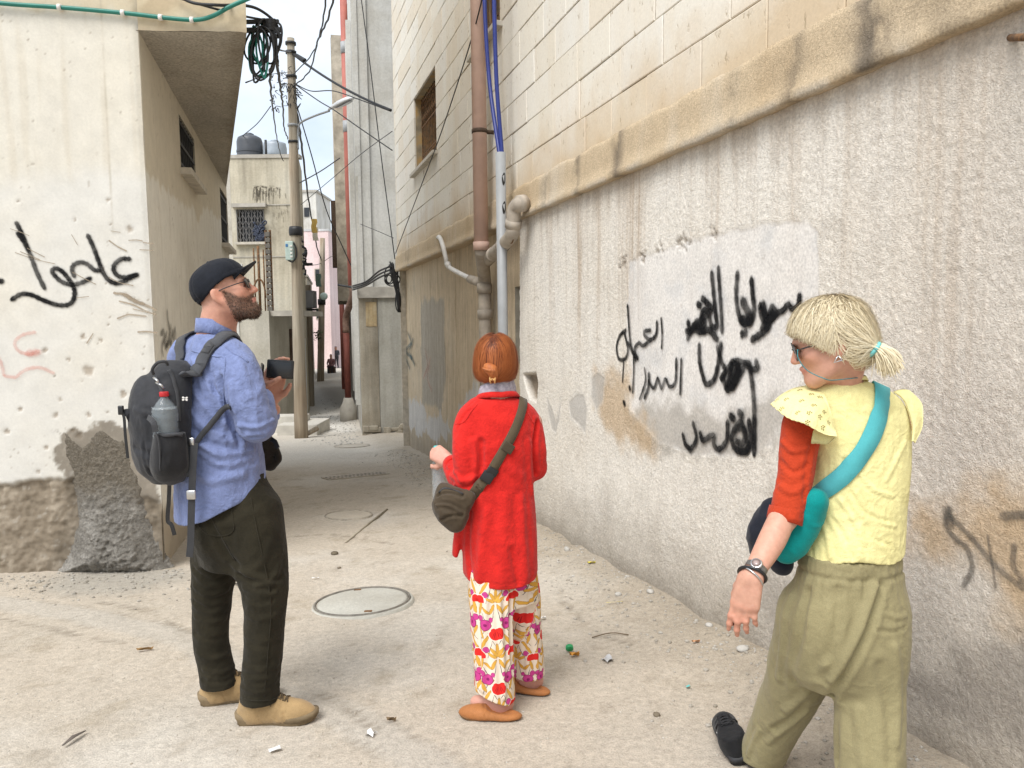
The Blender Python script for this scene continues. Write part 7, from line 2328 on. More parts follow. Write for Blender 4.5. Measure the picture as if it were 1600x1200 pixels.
 MB().box(P(189, 641, 2.86), (.02, .012, .035), None, .004).build('buckle', M_BLACKPLASTIC, bp, True)
 q = catmull([p(240, 585, 2.86), p(238, 577, 2.85), p(246, 567, 2.85), p(258, 565, 2.86), p(262, 570, 2.88)], 5); MB().tube(q, .006, 7).build('haul_loop', MWb, bp, True)
 for a_, b_ in (((244, 598), (256, 606)), ((240, 590), (248, 600))):
  MB().tube(catmull([P(*a_, 2.80), P((a_[0] + b_[0]) / 2 + 2, (a_[1] + b_[1]) / 2, 2.785), P(*b_, 2.80)], 4), .0045, 6).build('zip_pull', M_STEEL, bp, True)
 q = catmull([p(232, 652, 2.8), p(240, 660, 2.77), p(243, 675, 2.77)], 4); MB().strap(q, [[.1, -1, 0]] * len(q), .020, .004).build('side_strap', MWb, bp)
 MB().tube(catmull([P(243, 676, 2.77), P(248, 690, 2.765), P(250, 715, 2.77), P(250, 735, 2.78)], 4), .003, 5).build('cord', MWb, bp, True)
 b = MB()
 for a_ in (0.5, -0.6): b.box(P(289, 623, 2.84), (.022, .004, .006), np.array([[math.cos(a_), 0, math.sin(a_)], [0, 1, 0], [-math.sin(a_), 0, math.cos(a_)]]))
 b.build('white_star_badge', M_WHITEPIPE, bp)
 # water bottle in the pocket
 bc = P(262, 733, 2.836)
 bt = thing('water_bottle', bc, 'clear plastic water bottle with a red cap in the backpack side pocket', 'bottle')
 h = P(262, 612, 2.836)[2] - bc[2]
 wmat = NT('clear_plastic', .06, .7)
 wmat.set(Base_Color=(.62, .70, .74, 1)); wmat.b.inputs['Alpha'].default_value = .22
 rad = .046
 prof = [(rad * .8, 0), (rad, .01)]
 for k in range(9):
  z = .02 + k * .018
  prof += [(rad, z), (rad * .955, z + .009)]
 prof += [(rad, .19), (rad * 1.02, .205), (rad * .96, .212), (rad, .220), (rad * .94, .228), (rad * .98, .236), (rad * .9, h * .78), (rad * .62, h * .86), (rad * .30, h * .92), (rad * .28, h * .95)]
 MB().lathe(prof, 28, bc).build('bottle_body', wmat.m, bt, True)
 MB().lathe([(rad * .34, h * .94), (rad * .36, h * .945), (rad * .36, h * .99), (rad * .33, h * 1.0)], 18, bc).build('bottle_cap', simple('red_cap_plastic', (.55, .02, .025), .4, .5), bt, True)
 return T
T_MAN = build_man()
# ================================================================== the woman in the red cardigan
def floral_mat():
 """Printed cotton: a mirrored repeat of red and pink flowers, ochre leaves and thin grey stems."""
 t = NT('floral_print', .9, .15)
 cu, cv = t.attr('pu'), t.attr('pv')
 v0 = t.pos(obj=True)
 wob = t.n('ShaderNodeTexNoise'); wob.inputs['Scale'].default_value = 55; t.l(v0, wob.inputs['Vector'])
 sw = t.n('ShaderNodeSeparateXYZ'); t.l(wob.outputs['Color'], sw.inputs[0])
 TW, TH = .076, .215
 u = t.math('PINGPONG', t.math('ADD', cu, t.math('MULTIPLY', t.math('SUBTRACT', sw.outputs[0], .5), .007)), TW)
 vv = t.math('ADD', t.math('ADD', cv, 10.0), t.math('MULTIPLY', t.math('SUBTRACT', sw.outputs[1], .5), .007))
 v = t.math('FLOORED_MODULO', vv, TH)
 def motif(x, y, a, b, rot, s_=1.28):
  ca, sa = math.cos(rot), math.sin(rot)
  du, dv = t.math('SUBTRACT', u, x), t.math('SUBTRACT', v, y)
  a, b = (a, b) if min(a, b) < .002 else (a * s_, b * s_)
  p = t.math('DIVIDE', t.math('ADD', t.math('MULTIPLY', du, ca), t.math('MULTIPLY', dv, sa)), a)
  q = t.math('DIVIDE', t.math('SUBTRACT', t.math('MULTIPLY', dv, ca), t.math('MULTIPLY', du, sa)), b)
  return t.math('ADD', t.math('MULTIPLY', p, p), t.math('MULTIPLY', q, q))
 col = (.74, .63, .51, 1)
 def lay(col, d, c, edge=(.10, .075, .07)):
  m = t.n('ShaderNodeMix'); m.data_type = 'RGBA'
  col = t.mix(t.math('LESS_THAN', d, 1.30), col, edge) if edge else col
  return t.mix(t.math('LESS_THAN', d, 1.0), col, c)
 grey = (.16, .15, .15)
 for a in ((.030, .030, .0016, .040, .3), (.045, .150, .0016, .035, -.35), (.012, .165, .0014, .030, .2), (.055, .09, .0014, .03, .5), (.02, .075, .0014, .03, -.5)):
  col = lay(col, motif(*a), grey, None)
 och = (.62, .34, .06)
 for a in ((.000, .030, .0065, .024, 0.0), (.012, .022, .006, .022, -.65), (.022, .010, .006, .018, -1.1), (.016, .190, .006, .020, .5), (.050, .060, .006, .030, .55), (.060, .100, .0055, .022, -.35),
    (.034, .118, .0045, .018, .9), (.062, .195, .006, .022, .2), (.040, .185, .005, .018, -.8)):
  col = lay(col, motif(*a, 1.0), och, (.30, .17, .06))
 pink = (.52, .055, .24)
 for a in ((.044, .130, .0160, .0150, 0.), (.044, .032, .0085, .0085, 0.), (.022, .150, .0060, .0065, 0.), (.064, .155, .0085, .009, 0.)):
  col = lay(col, motif(*a), pink, (.22, .03, .10))
 col = lay(col, motif(.044, .130, .0050, .0050, 0), (.24, .02, .11), None)
 red = (.66, .028, .024)
 col = lay(col, motif(0, .092, .0225, .0180, 0.), red, (.80, .70, .58))
 col = lay(col, motif(.010, .106, .010, .008, .6), red, None)
 col = lay(col, motif(.066, .008, .0150, .0170, 0.), red, (.80, .70, .58))
 for a in ((.007, .090, .0012, .013, 0.25), (.0135, .090, .001, .011, 0.45)): col = lay(col, motif(*a), (.30, .01, .015), None)
 t.set(Base_Color=col)
 t.bump(t.noise(520, 2, .6, v0), .2, .002)
 return t.m
def build_red():
 R_, Fw = nrm([.955, .295, 0]), nrm([-.295, .955, 0])
 SK = (0.57, 0.32, 0.245)
 A = Axes(P(775, 563, 3.20), nrm([.10, .99, -.02]), (0, 0, 1), 0.89)
 p = P
 lo = np.array([P(668, 600, 3.3)[0], 2.85, -.03]); hi = np.array([P(870, 600, 3.4)[0], 3.62, A.o[2] + .14])
 B = Blob(lo, hi, .0048)
 add_head(B, A)
 B.limb([p(776, 632, 3.17), p(776, 610, 3.18), A(-.02, 0, -.06), A(0, 0, -.02)], [.075, .054, .052, .05], 5, .03)
 B.stack([(*p(776, 632, 3.17), .09, .06), (*p(777, 650, 3.17), .14, .08), (*p(778, 720, 3.17), .12, .09), (*p(779, 800, 3.17), .12, .09), (*p(780, 860, 3.17), .14, .10)], R_, 4, .03)
 sl, el, wl = p(728, 662, 3.13), p(731, 752, 3.10), p(702, 721, 3.27)
 sr, er, wr = p(832, 660, 3.22), p(838, 735, 3.22), p(815, 728, 3.42)
 B.limb([sl, el], [.042, .034], 3); B.limb([el, wl], [.032, .023], 4)
 B.limb([sr, er], [.042, .034], 3); B.limb([er, wr], [.032, .023], 4)
 for k, a in enumerate(([(764, 860, 3.10), (768, 990, 3.06), (775, 1085, 3.04), (782, 1112, 3.04)], [(800, 860, 3.22), (815, 970, 3.24), (823, 1060, 3.26), (830, 1080, 3.27)])):
  B.limb([p(*q) for q in a], [.07, .048, .040, .036], 4)
  q = np.array(p(*a[3])); q[2] = gz(q[0], q[1]) + .045
  B.ell(q + [.022 if k == 0 else .02, 0, 0], (.034, .032, .036), None, .03)
  B.limb([q, q + [-.10, .03 if k == 0 else .05, -.012]], [.034, .026], 3, .03)
 Hl = Axes(wl, nrm([-.72, .30, .42]), nrm([-.25, -.85, .45]), .93)
 add_hand(B, Hl, 1, [(.75, .9, .6), (.9, 1.0, .6), (1.0, 1.0, .6), (1.05, 1.0, .6)], .05, (.55, .75, -.35), .5)
 Hr = Axes(wr, nrm([-.75, .5, .1]), nrm([.3, .6, .7]), .93)
 add_hand(B, Hr, -1, [(.7, .8, .5)] * 4, .05)
 V, F = B.mesh(1)
 c = head_colour(V, A, SK)
 c = hand_colour(c, V, Hl, np.array(SK) * 1.02)
 z0 = p(780, 1085, 3.05)[2]
 c = lerpc(c, ramp01(z0 - V[:, 2], -.02, .05) * .5, (.56, .27, .22))
 body = skin_obj('person', V, F, c, 'red-haired woman in a long red cardigan and flowered trousers seen from behind')
 rg = np.random.default_rng(5)
 # ---- cardigan
 S = Blob([P(675, 600, 3.3)[0], 2.86, P(780, 935, 3.1)[2]], [P(868, 600, 3.35)[0], 3.56, P(780, 600, 3.2)[2]], .0056)
 S.stack([(*p(776, 617, 3.175), .066, .06), (*p(776, 626, 3.17), .105, .075), (*p(777, 640, 3.17), .138, .092), (*p(778, 665, 3.17), .150, .112), (*p(778, 700, 3.17), .150, .125), (*p(779, 760, 3.17), .148, .130),
    (*p(780, 820, 3.17), .153, .145), (*p(781, 880, 3.17), .156, .155), (*p(783, 925, 3.17), .153, .155)], R_, 5, .03, 2.25)
 S.limb([p(748, 641, 3.14), p(733, 662, 3.13), p(729, 705, 3.10), el], [.054, .059, .060, .053], 6, .03)
 S.limb([el, p(718, 745, 3.16), wl + (el - wl) * .12], [.058, .052, .040], 6, .025)
 S.limb([p(808, 641, 3.19), p(826, 662, 3.22), p(834, 700, 3.20), p(836, 731, 3.22)], [.052, .054, .052, .048], 6, .03)
 S.limb([p(836, 731, 3.22), wr], [.047, .038], 4, .02)
 S.cut(lambda Q: np.where(np.linalg.norm(Q - wl, axis=1) < .10, (Q - (wl + nrm(el - wl) * .020)) @ nrm(wl - el), -1))
 zb = p(785, 918, 3.05)[2]
 S.cut(lambda Q: zb + .022 * np.clip((Q - p(780, 900, 3.17)) @ R_ / .15, -1.1, 1.1) ** 2 - Q[:, 2])
 S.limb([p(776, 604, 3.18), p(776, 622, 3.17)], [.058, .062], 3, .004, None, 'sub')
 # the loose front edge swinging out on the left
 S.limb([p(722, 800, 3.16), p(714, 845, 3.17), p(711, 866, 3.17)], np.array([[.050, .020], [.040, .016], [.034, .012]]), 4, .02, Fw)
 V1, F1 = S.mesh(2); N1 = normals(V1, F1)
 V1 = rumple(V1, N1, .007, [6, 6, 3.2], 41., None, .35)
 V1 = rumple(V1, N1, .0018, [24, 24, 12], 47., None, .5)
 T0 = tree_of(V1, F1)
 V1 = creases(V1, N1, foldset(T0, [
  ([(752, 690), (752, 720), (746, 752)], 0.0115, -0.0102), ([(738, 690), (744, 715), (748, 740)], 0.0115, 0.0068), ([(704, 742), (722, 752), (742, 746)], 0.0103, 0.0068), ([(712, 762), (730, 762), (744, 752)], 0.0080, -0.0068),
  ([(700, 728), (712, 740), (722, 752)], 0.0080, 0.0051), ([(838, 660), (834, 700), (836, 740)], 0.0092, -0.0119), ([(826, 690), (828, 730), (832, 770)], 0.0138, 0.0059), ([(815, 780), (818, 840), (822, 905)], 0.0161, 0.0068),
  ([(800, 860), (806, 890), (810, 914)], 0.0138, -0.0076), ([(760, 800), (752, 850), (748, 905)], 0.0184, 0.0068), ([(735, 800), (732, 850), (736, 905)], 0.0138, -0.0059), ([(790, 780), (788, 840), (786, 910)], 0.0207, 0.0051),
  ([(735, 640), (722, 655), (716, 668)], 0.0057, -0.0026), ([(770, 700), (790, 730), (815, 745)], 0.0184, 0.0043)]))
 # knitted hem and cuff welts
 hem = np.exp(-((V1[:, 2] - zb - .028) / .004) ** 2)
 V1 = V1 - N1 * (hem * .0025)[:, None]
 MR = cloth('red_knit', (.58, .021, .016), .95, 300, .5, .09, .10, (.50, .017, .014), 20, .004, .22, 14)
 card = mk('cardigan', V1, F1, MR, body, True)
 T = tree_of(V1, F1)
 for pts in ([(746, 632), (735, 645), (724, 660), (712, 662)], [(813, 630), (824, 645), (834, 662)]):
  q, nn = cling(T, [hit(T, *a, 3.1) for a in pts], .0005); MB().strap(q, nn, .005, .0018).build('seam', MR, card, True)
 rings = []
 for r1, r2, dz in ((.100, .084, -.016), (.092, .079, -.002), (.084, .073, .006)):
  c0 = p(776.5, 622, 3.175) + [0, 0, dz]
  rings.append([c0 + R_ * r1 * math.cos(a) + Fw * r2 * math.sin(a) + [0, 0, -.026 * math.sin(a) + .010 * abs(math.cos(a))] for a in np.linspace(0, 2 * math.pi, 40, endpoint=False)])
 ring_band(rings, .006).build('neckband', MR, card, True)
 d = nrm(wl - el); a1 = nrm(np.cross(d, [0, 0, 1])); a2 = np.cross(d, a1)
 rings = [[wl - d * s + a1 * r * math.cos(a) + a2 * r * math.sin(a) for a in np.linspace(0, 2 * math.pi, 24, endpoint=False)] for s, r in ((.058, .0445), (.040, .044), (.018, .0395))]
 ring_band(rings, .005).build('cuff', MR, card, True)
 # grey scarf collar
 rings = []
 for k, (r1, r2, py_) in enumerate(((.080, .070, 631), (.079, .069, 624), (.082, .071, 618), (.079, .066, 611), (.074, .062, 603), (.069, .058, 597))):
  c0 = p(776.5, py_, 3.18)
  rings.append([c0 + R_ * (r1 + .003 * math.sin(5 * a + k * 1.3)) * math.cos(a) + Fw * r2 * math.sin(a) + [0, 0, -.018 * math.sin(a) + .012 * math.cos(a) * (k > 2)] for a in np.linspace(0, 2 * math.pi, 48, endpoint=False)])
 ring_band(rings, .005).build('shirt_collar', cloth('grey_striped_cotton', (.36, .33, .37), .9, 260, .5, .25, .2, (.22, .20, .24), 60), body, True)
 # ---- trousers
 Tr = Blob([P(715, 600, 3.2)[0], 2.86, -.02], [P(870, 600, 3.4)[0], 3.46, P(780, 850, 3.2)[2]], .0056)
 Tr.stack([(*p(781, 850, 3.17), .125, .10), (*p(783, 905, 3.17), .136, .105), (*p(786, 940, 3.17), .135, .105)], R_, 4, .03)
 la = [p(768, 880, 3.11), p(767, 930, 3.09), p(769, 990, 3.07), p(772, 1050, 3.05), p(773, 1112, 3.04)]
 lb = [p(806, 880, 3.22), p(815, 930, 3.23), p(820, 990, 3.25), p(825, 1040, 3.26), p(826, 1075, 3.26)]
 Tr.limb(la, np.array([[.085, .075], [.088, .082], [.084, .086], [.082, .084], [.084, .085]]), 5, .03, R_)
 Tr.limb(lb, np.array([[.080, .075], [.080, .082], [.074, .086], [.070, .082], [.070, .082]]), 5, .03, R_)
 sp = lambda Q: ((Q - (la[3] + lb[3]) / 2) @ nrm(lb[3] - la[3]))
 za, zb2 = p(772, 1097, 2.99)[2], p(826, 1063, 3.2)[2]
 Tr.cut(lambda Q: np.where(sp(Q) < 0, za + .035 * np.clip((-(Q - la[4]) @ R_) / .08, -.4, 1.2), zb2) - Q[:, 2])
 Tr.limb([la[4] + [0, 0, .06], la[4] + [0, 0, -.04]], [.066, .074], 2, .004, None, 'sub')
 Tr.limb([lb[4] + [0, 0, .06], lb[4] + [0, 0, -.04]], [.058, .064], 2, .004, None, 'sub')
 V2, F2 = Tr.mesh(2); N2 = normals(V2, F2)
 pre = V2.copy()
 V2 = rumple(V2, N2, .008, [10, 10, 2.2], 51., None, .4)
 T0 = tree_of(V2, F2)
 V2 = creases(V2, N2, foldset(T0, [([(797, 930), (797, 990), (800, 1050)], .008, -.012), ([(760, 940), (757, 1000), (755, 1080)], .010, .007), ([(745, 940), (748, 1000), (750, 1070)], .009, -.007), ([(780, 940), (784, 1000), (788, 1090)], .010, .007),
          ([(830, 930), (836, 990), (840, 1050)], .009, .007), ([(818, 950), (820, 1000), (818, 1055)], .009, -.006)]))
 w = sp(pre) < 0
 zs = pre[:, 2]
 ca, cb_ = np.array(la), np.array(lb)
 def around(Q, cc):
  o = np.argsort(cc[:, 2])
  x, y = np.interp(Q[:, 2], cc[o, 2], cc[o, 0]), np.interp(Q[:, 2], cc[o, 2], cc[o, 1])
  d = np.c_[Q[:, 0] - x, Q[:, 1] - y]
  return np.arctan2(d @ R_[:2], -(d @ Fw[:2]))
 pu = np.where(w, around(pre, ca) * .083, around(pre, cb_) * .080 + .066) + .004
 mk('trousers', V2, F2, floral_mat(), body, True, attrs={'pu': pu, 'pv': zs + np.where(w, 0, .10) + .055})
 # ---- slippers
 ML = cloth('tan_leather', (.36, .145, .050), .6, 300, .12, .12, .05)
 MS2 = simple('brown_sole', (.22, .115, .05), .8, .2, .2)
 o = p(806, 1120, 3.0); o[1] = 2.985; o[2] = gz(o[0], o[1]) + .002
 shoe('slipper', o, [-1, .12, 0], (ML, MS2, ML), body, .228, .098, .10, 'slipper')
 o = p(851, 1085, 3.22); o[1] = 3.215; o[2] = gz(o[0], o[1]) + .002
 shoe('slipper', o, [-.93, .36, 0], (ML, MS2, ML), body, .228, .098, .10, 'slipper')
 # ---- hair
 HM = hair_mat('copper_hair', [(0, (.12, .030, .010)), (.35, (.30, .080, .022)), (.75, (.42, .135, .040)), (1, (.55, .23, .085))])
 hc = A.o
 def vol(Q):
  q = A.loc(Q)
  a = (np.linalg.norm((q - [-.012, 0, .022]) / [.112, .094, .105], axis=1) - 1) * .094
  b = (np.linalg.norm((q - [-.022, 0, -.045]) / [.094, .094, .082], axis=1) - 1) * .085
  h = np.maximum(.04 - np.abs(a - b), 0) / .04
  return np.minimum(a, b) - h * h * .01
 Hb = Blob(hc - .2, hc + .2, .005)
 Hb.put(vol, hc - .17, hc + .17, .001)
 Hb.cut(lambda Q: (A.loc(Q)[:, 0] - .060 + .35 * np.abs(A.loc(Q)[:, 2] - .05)))
 Hb.cut(lambda Q: -(A.loc(Q)[:, 2] + .112 - .12 * (A.loc(Q)[:, 0] + .09)))
 Hb.ell(A(.02, 0, -.11), (.055, .05, .05), A.m, .02, 'sub')
 V3, F3 = Hb.mesh(2); N3 = normals(V3, F3)
 V3 = V3 - N3 * .004
 hair = mk('hair', V3, F3, HM, body, True, attrs={'tint': .40 + .25 * fbm(V3, [60, 60, 8], 3, .5, 2.)})
 bun = A(-.108, .014, -.052)
 n = 4800
 d0 = rg.normal(size=(n, 3)); d0[:, 2] = np.abs(d0[:, 2]) * .9 + .15 * d0[:, 2]; d0 /= np.linalg.norm(d0, axis=1)[:, None]
 q = d0 * [.105, .09, .09] + [-.012, 0, .03]
 q = q[(q[:, 0] < .055)]
 roots = A.pts(q)
 part = A(-.02, .004, .12)
 def flow(Q):
  q = A.loc(Q)
  down = np.array([0, 0, -1.0])
  side = np.c_[-.10 * np.ones(len(q)), np.sign(q[:, 1]) * .55 * np.clip((q[:, 2] - .03) / .09, 0, 1), -np.ones(len(q)) * .9]
  back = np.clip((-q[:, 2] - .02) / .06, 0, 1)[:, None] * np.c_[-.6 * np.ones(len(q)), -np.sign(q[:, 1] - .01) * .9 * np.clip(np.abs(q[:, 1]) / .05, 0, 1), .15 * np.ones(len(q))]
  return (side + back) @ A.m
 path, nn = comb(roots, flow, vol, 19, .0106 * (.65 + .5 * rg.random(len(roots))), rg, .10, .002, .25)
 # strands end where the hair does
 low = A.loc(path.reshape(-1, 3))[:, 2].reshape(path.shape[:2])
 floor = -.104 + .02 * rg.random(len(roots))
 for i in range(1, path.shape[1]):
  m = low[:, i] < floor
  path[m, i] = path[m, i - 1] + (path[m, i] - path[m, i - 1]) * .02
 tint = np.clip(.52 + .13 * rg.normal(size=len(roots)) - .9 * np.exp(-(A.loc(roots)[:, 1] / .008) ** 2) * (A.loc(roots)[:, 2] > .07), 0, 1)
 strands('hair_strands', path, nn, .00075, HM, hair, tint, .3)
 # twisted knot held by a clip
 bt = Blob(bun - .09, bun + .09, .004)
 bt.limb([A(-.100, .018, -.025), A(-.120, .022, -.030), A(-.130, .006, -.040), A(-.124, -.004, -.062), A(-.112, 0, -.080)], [.012, .020, .023, .019, .012], 6, .01)
 bt.limb([A(-.112, .034, -.022), A(-.128, .020, -.022), A(-.128, -.010, -.030)], [.006, .012, .010], 4, .008)
 V4, F4 = bt.mesh(2)
 mk('hair_knot', V4, F4, HM, hair, True, attrs={'tint': np.clip(.62 + .5 * fbm(A.loc(V4) * [60, 130, 20], 1.0, 2, .5, 3.), 0, 1)})
 pth, nn = [], []
 for i in range(420):
  f = rg.random(); a = rg.uniform(-1.6, 1.6)
  base = [A(-.100, .018, -.025), A(-.120, .022, -.030), A(-.130, .006, -.040), A(-.124, -.004, -.062), A(-.112, 0, -.082)]
  cc = catmull(base, 4); rr = np.interp(np.linspace(0, 1, len(cc)), [0, .3, .5, .75, 1], [.012, .020, .023, .019, .010]) * 1.10 + .001
  aa = a + np.linspace(0, 1.8, len(cc))
  pth.append(cc + (np.cos(aa) * rr)[:, None] * -A.f + (np.sin(aa) * rr)[:, None] * A.l); nn.append(np.tile(-A.f, (len(cc), 1)))
 strands('knot_strands', np.array(pth), np.array(nn), .0010, HM, hair, np.clip(.6 + .25 * rg.normal(size=420), 0, 1), .5)
 MG = simple('amber_clip', (.55, .30, .10), .3, .5, .2, 40)
 b = MB()
 for s in (-1, 1):
  b.tube(catmull([A(-.118, .012 * s, -.070), A(-.140, .012 * s, -.076), A(-.138, .010 * s, -.096), A(-.116, .008 * s, -.100)], 4), .0030, 6)
  b.tube(catmull([A(-.138, .012 * s, -.080), A(-.145, .003 * s, -.086)], 4), .003, 6)
 b.tube([A(-.138, -.013, -.080), A(-.138, .013, -.080)], .003, 6)
 b.build('hair_clip', MG, hair, True)
 MB().lathe([(.001, -.003), (.011, -.003), (.012, 0), (.011, .003), (.001, .003)], 14, A(-.012, -.090, -.074), np.array([A.f, A.u, -A.l])).build('earring', simple('brown_disc', (.25, .11, .05), .4), body, True)
 # ---- crossbody bag
 bg = thing('crossbody_bag', p(712, 825, 3.05), 'olive brown crossbody bag hanging at the left hip of the red cardigan', 'bag')
 MW = cloth('olive_brown_nylon', (.060, .043, .026), .7, 420, .25, .15, .15)
 MW2 = cloth('olive_brown_webbing', (.088, .066, .040), .85, 700, .4, .10)
 K = Blob(p(712, 800, 3.05) - [.16, .16, .17], p(712, 800, 3.05) + [.17, .16, .17], .0052)
 K.limb([p(695, 772, 3.08), p(698, 795, 3.04), p(712, 815, 3.03)], [.042, .056, .042], 5, .03)
 K.limb([p(698, 768, 3.07), p(715, 778, 3.04), p(730, 782, 3.03)], [.030, .042, .022], 5, .03)
 K.limb([p(712, 812, 3.03), p(722, 800, 3.03), p(736, 775, 3.03)], [.036, .030, .018], 5, .03)
 V5, F5 = K.mesh(2); N5 = normals(V5, F5)
 V5 = rumple(V5, N5, .008, 13, 61., None, .6)
 T0 = tree_of(V5, F5)
 V5 = creases(V5, N5, foldset(T0, [([(684, 775), (700, 770), (722, 776)], .006, -.008), ([(682, 790), (700, 790), (720, 800)], .006, .007), ([(690, 812), (704, 806), (722, 806)], .006, -.006)]))
 mk('pouch', V5, F5, MW, bg, True)
 T5 = tree_of(V5, F5)
 q, nn = cling(T5, [hit(T5, *a, 3.0) for a in ((686, 770), (696, 763), (710, 766), (724, 772))], .001); MB().strap(q, nn, .007, .003).build('zip', M_BLACKPLASTIC, bg, True)
 path = [hit(T, *a, 3.05) for a in ((736, 778), (748, 760), (764, 742), (782, 712), (797, 686), (808, 662), (815, 640), (817, 628))]
 q, nn = cling(T, path + [p(816, 622, 3.20), p(808, 650, 3.30), p(790, 690, 3.33)], .0035)
 MB().strap(q, nn, np.interp(np.linspace(0, 1, len(q)), [0, .15, .4, 1], [.056, .042, .040, .040]), .003).build('strap', MW2, bg, True)
 def on_strap(px, py): return hit(T, px, py, 3.05)
 for (a0, a1, w_, h_, mt) in (((757, 752), (766, 738), .050, .014, M_BLACKPLASTIC), ((766, 741), (772, 731), .046, .012, M_BLACKPLASTIC), ((789, 706), (797, 693), .048, .009, MW)):
  A0, A1 = on_strap(*a0), on_strap(*a1)
  dd = nrm(A1 - A0); _, nn_, _, _ = T.find_nearest(Vector((A0 + A1) / 2)); nv = nrm(np.array(nn_) - dd * (np.array(nn_) @ dd))
  ax = np.array([np.cross(dd, nv), dd, nv])
  MB().box((A0 + A1) / 2 + nv * .008, (w_, np.linalg.norm(A1 - A0), h_), ax, .004).build('buckle' if mt is M_BLACKPLASTIC else 'strap_slider', mt, bg, True)
 # ---- bottle in her left hand
 kn = Hl(.075, .004, -.036)
 bt_ = thing('water_bottle', kn + [0, 0, -.20], 'small clear water bottle with a turquoise cap held by the woman in red', 'bottle')
 top = kn + [0, 0, .030]
 pr = [(.020, -.235), (.027, -.225), (.028, -.19), (.026, -.17), (.028, -.15), (.026, -.13), (.028, -.11), (.028, -.075), (.020, -.045), (.014, -.02), (.013, -.005)]
 MB().lathe(pr, 20, top).build('bottle_body', bpy.data.materials['clear_plastic'], bt_, True)
 MB().lathe([(.017, -.010), (.0185, -.006), (.0185, .010), (.016, .013)], 18, top).build('bottle_cap', simple('turquoise_cap', (.10, .48, .46), .4, .5), bt_, True)
build_red()
# ================================================================== the blonde woman walking along the wall
def sheet(S, O, nu=36, nv=14, wave=.008, nw=4.0, bulge=.02, seed=0.):
 """A gathered flap between a seam chain S and an outer chain O."""
 s, o = catmull(S, nu // (len(S) - 1)), catmull(O, nu // (len(O) - 1))
 n = min(len(s), len(o)); s, o = s[:n], o[:n]
 c = np.mean(np.vstack([s, o]), 0)
 G = np.zeros((n, nv, 3))
 for i in range(n):
  for j in range(nv):
   t = j / (nv - 1)
   p = s[i] + (o[i] - s[i]) * t
   e = nrm(np.array([-.45, -.55, .70]))
   G[i, j] = p + e * (bulge * math.sin(math.pi * t * .9) + wave * t ** 1.5 * math.sin(2 * math.pi * nw * i / n + seed)) + (o[i] - s[i]) * .018 * t ** 6 * abs(math.sin(math.pi * i * .5))
 return G
def sheet_mesh(G, th=.0016):
 n, m, _ = G.shape
 V = G.reshape(-1, 3)
 F = grid_faces(n, m)
 N = normals(V, F)
 VV = np.vstack([V + N * th, V - N * th])
 k = n * m
 rim = [i * m for i in range(n)] + [(n - 1) * m + j for j in range(m)] + [i * m + m - 1 for i in range(n)][::-1] + [j for j in range(m)][::-1]
 FF = [tuple(f) for f in F] + [tuple(f[::-1] + k) for f in F] + [(a, b, b + k, a + k) for a, b in zip(rim[:-1], rim[1:]) if a != b]
 return VV, FF, N
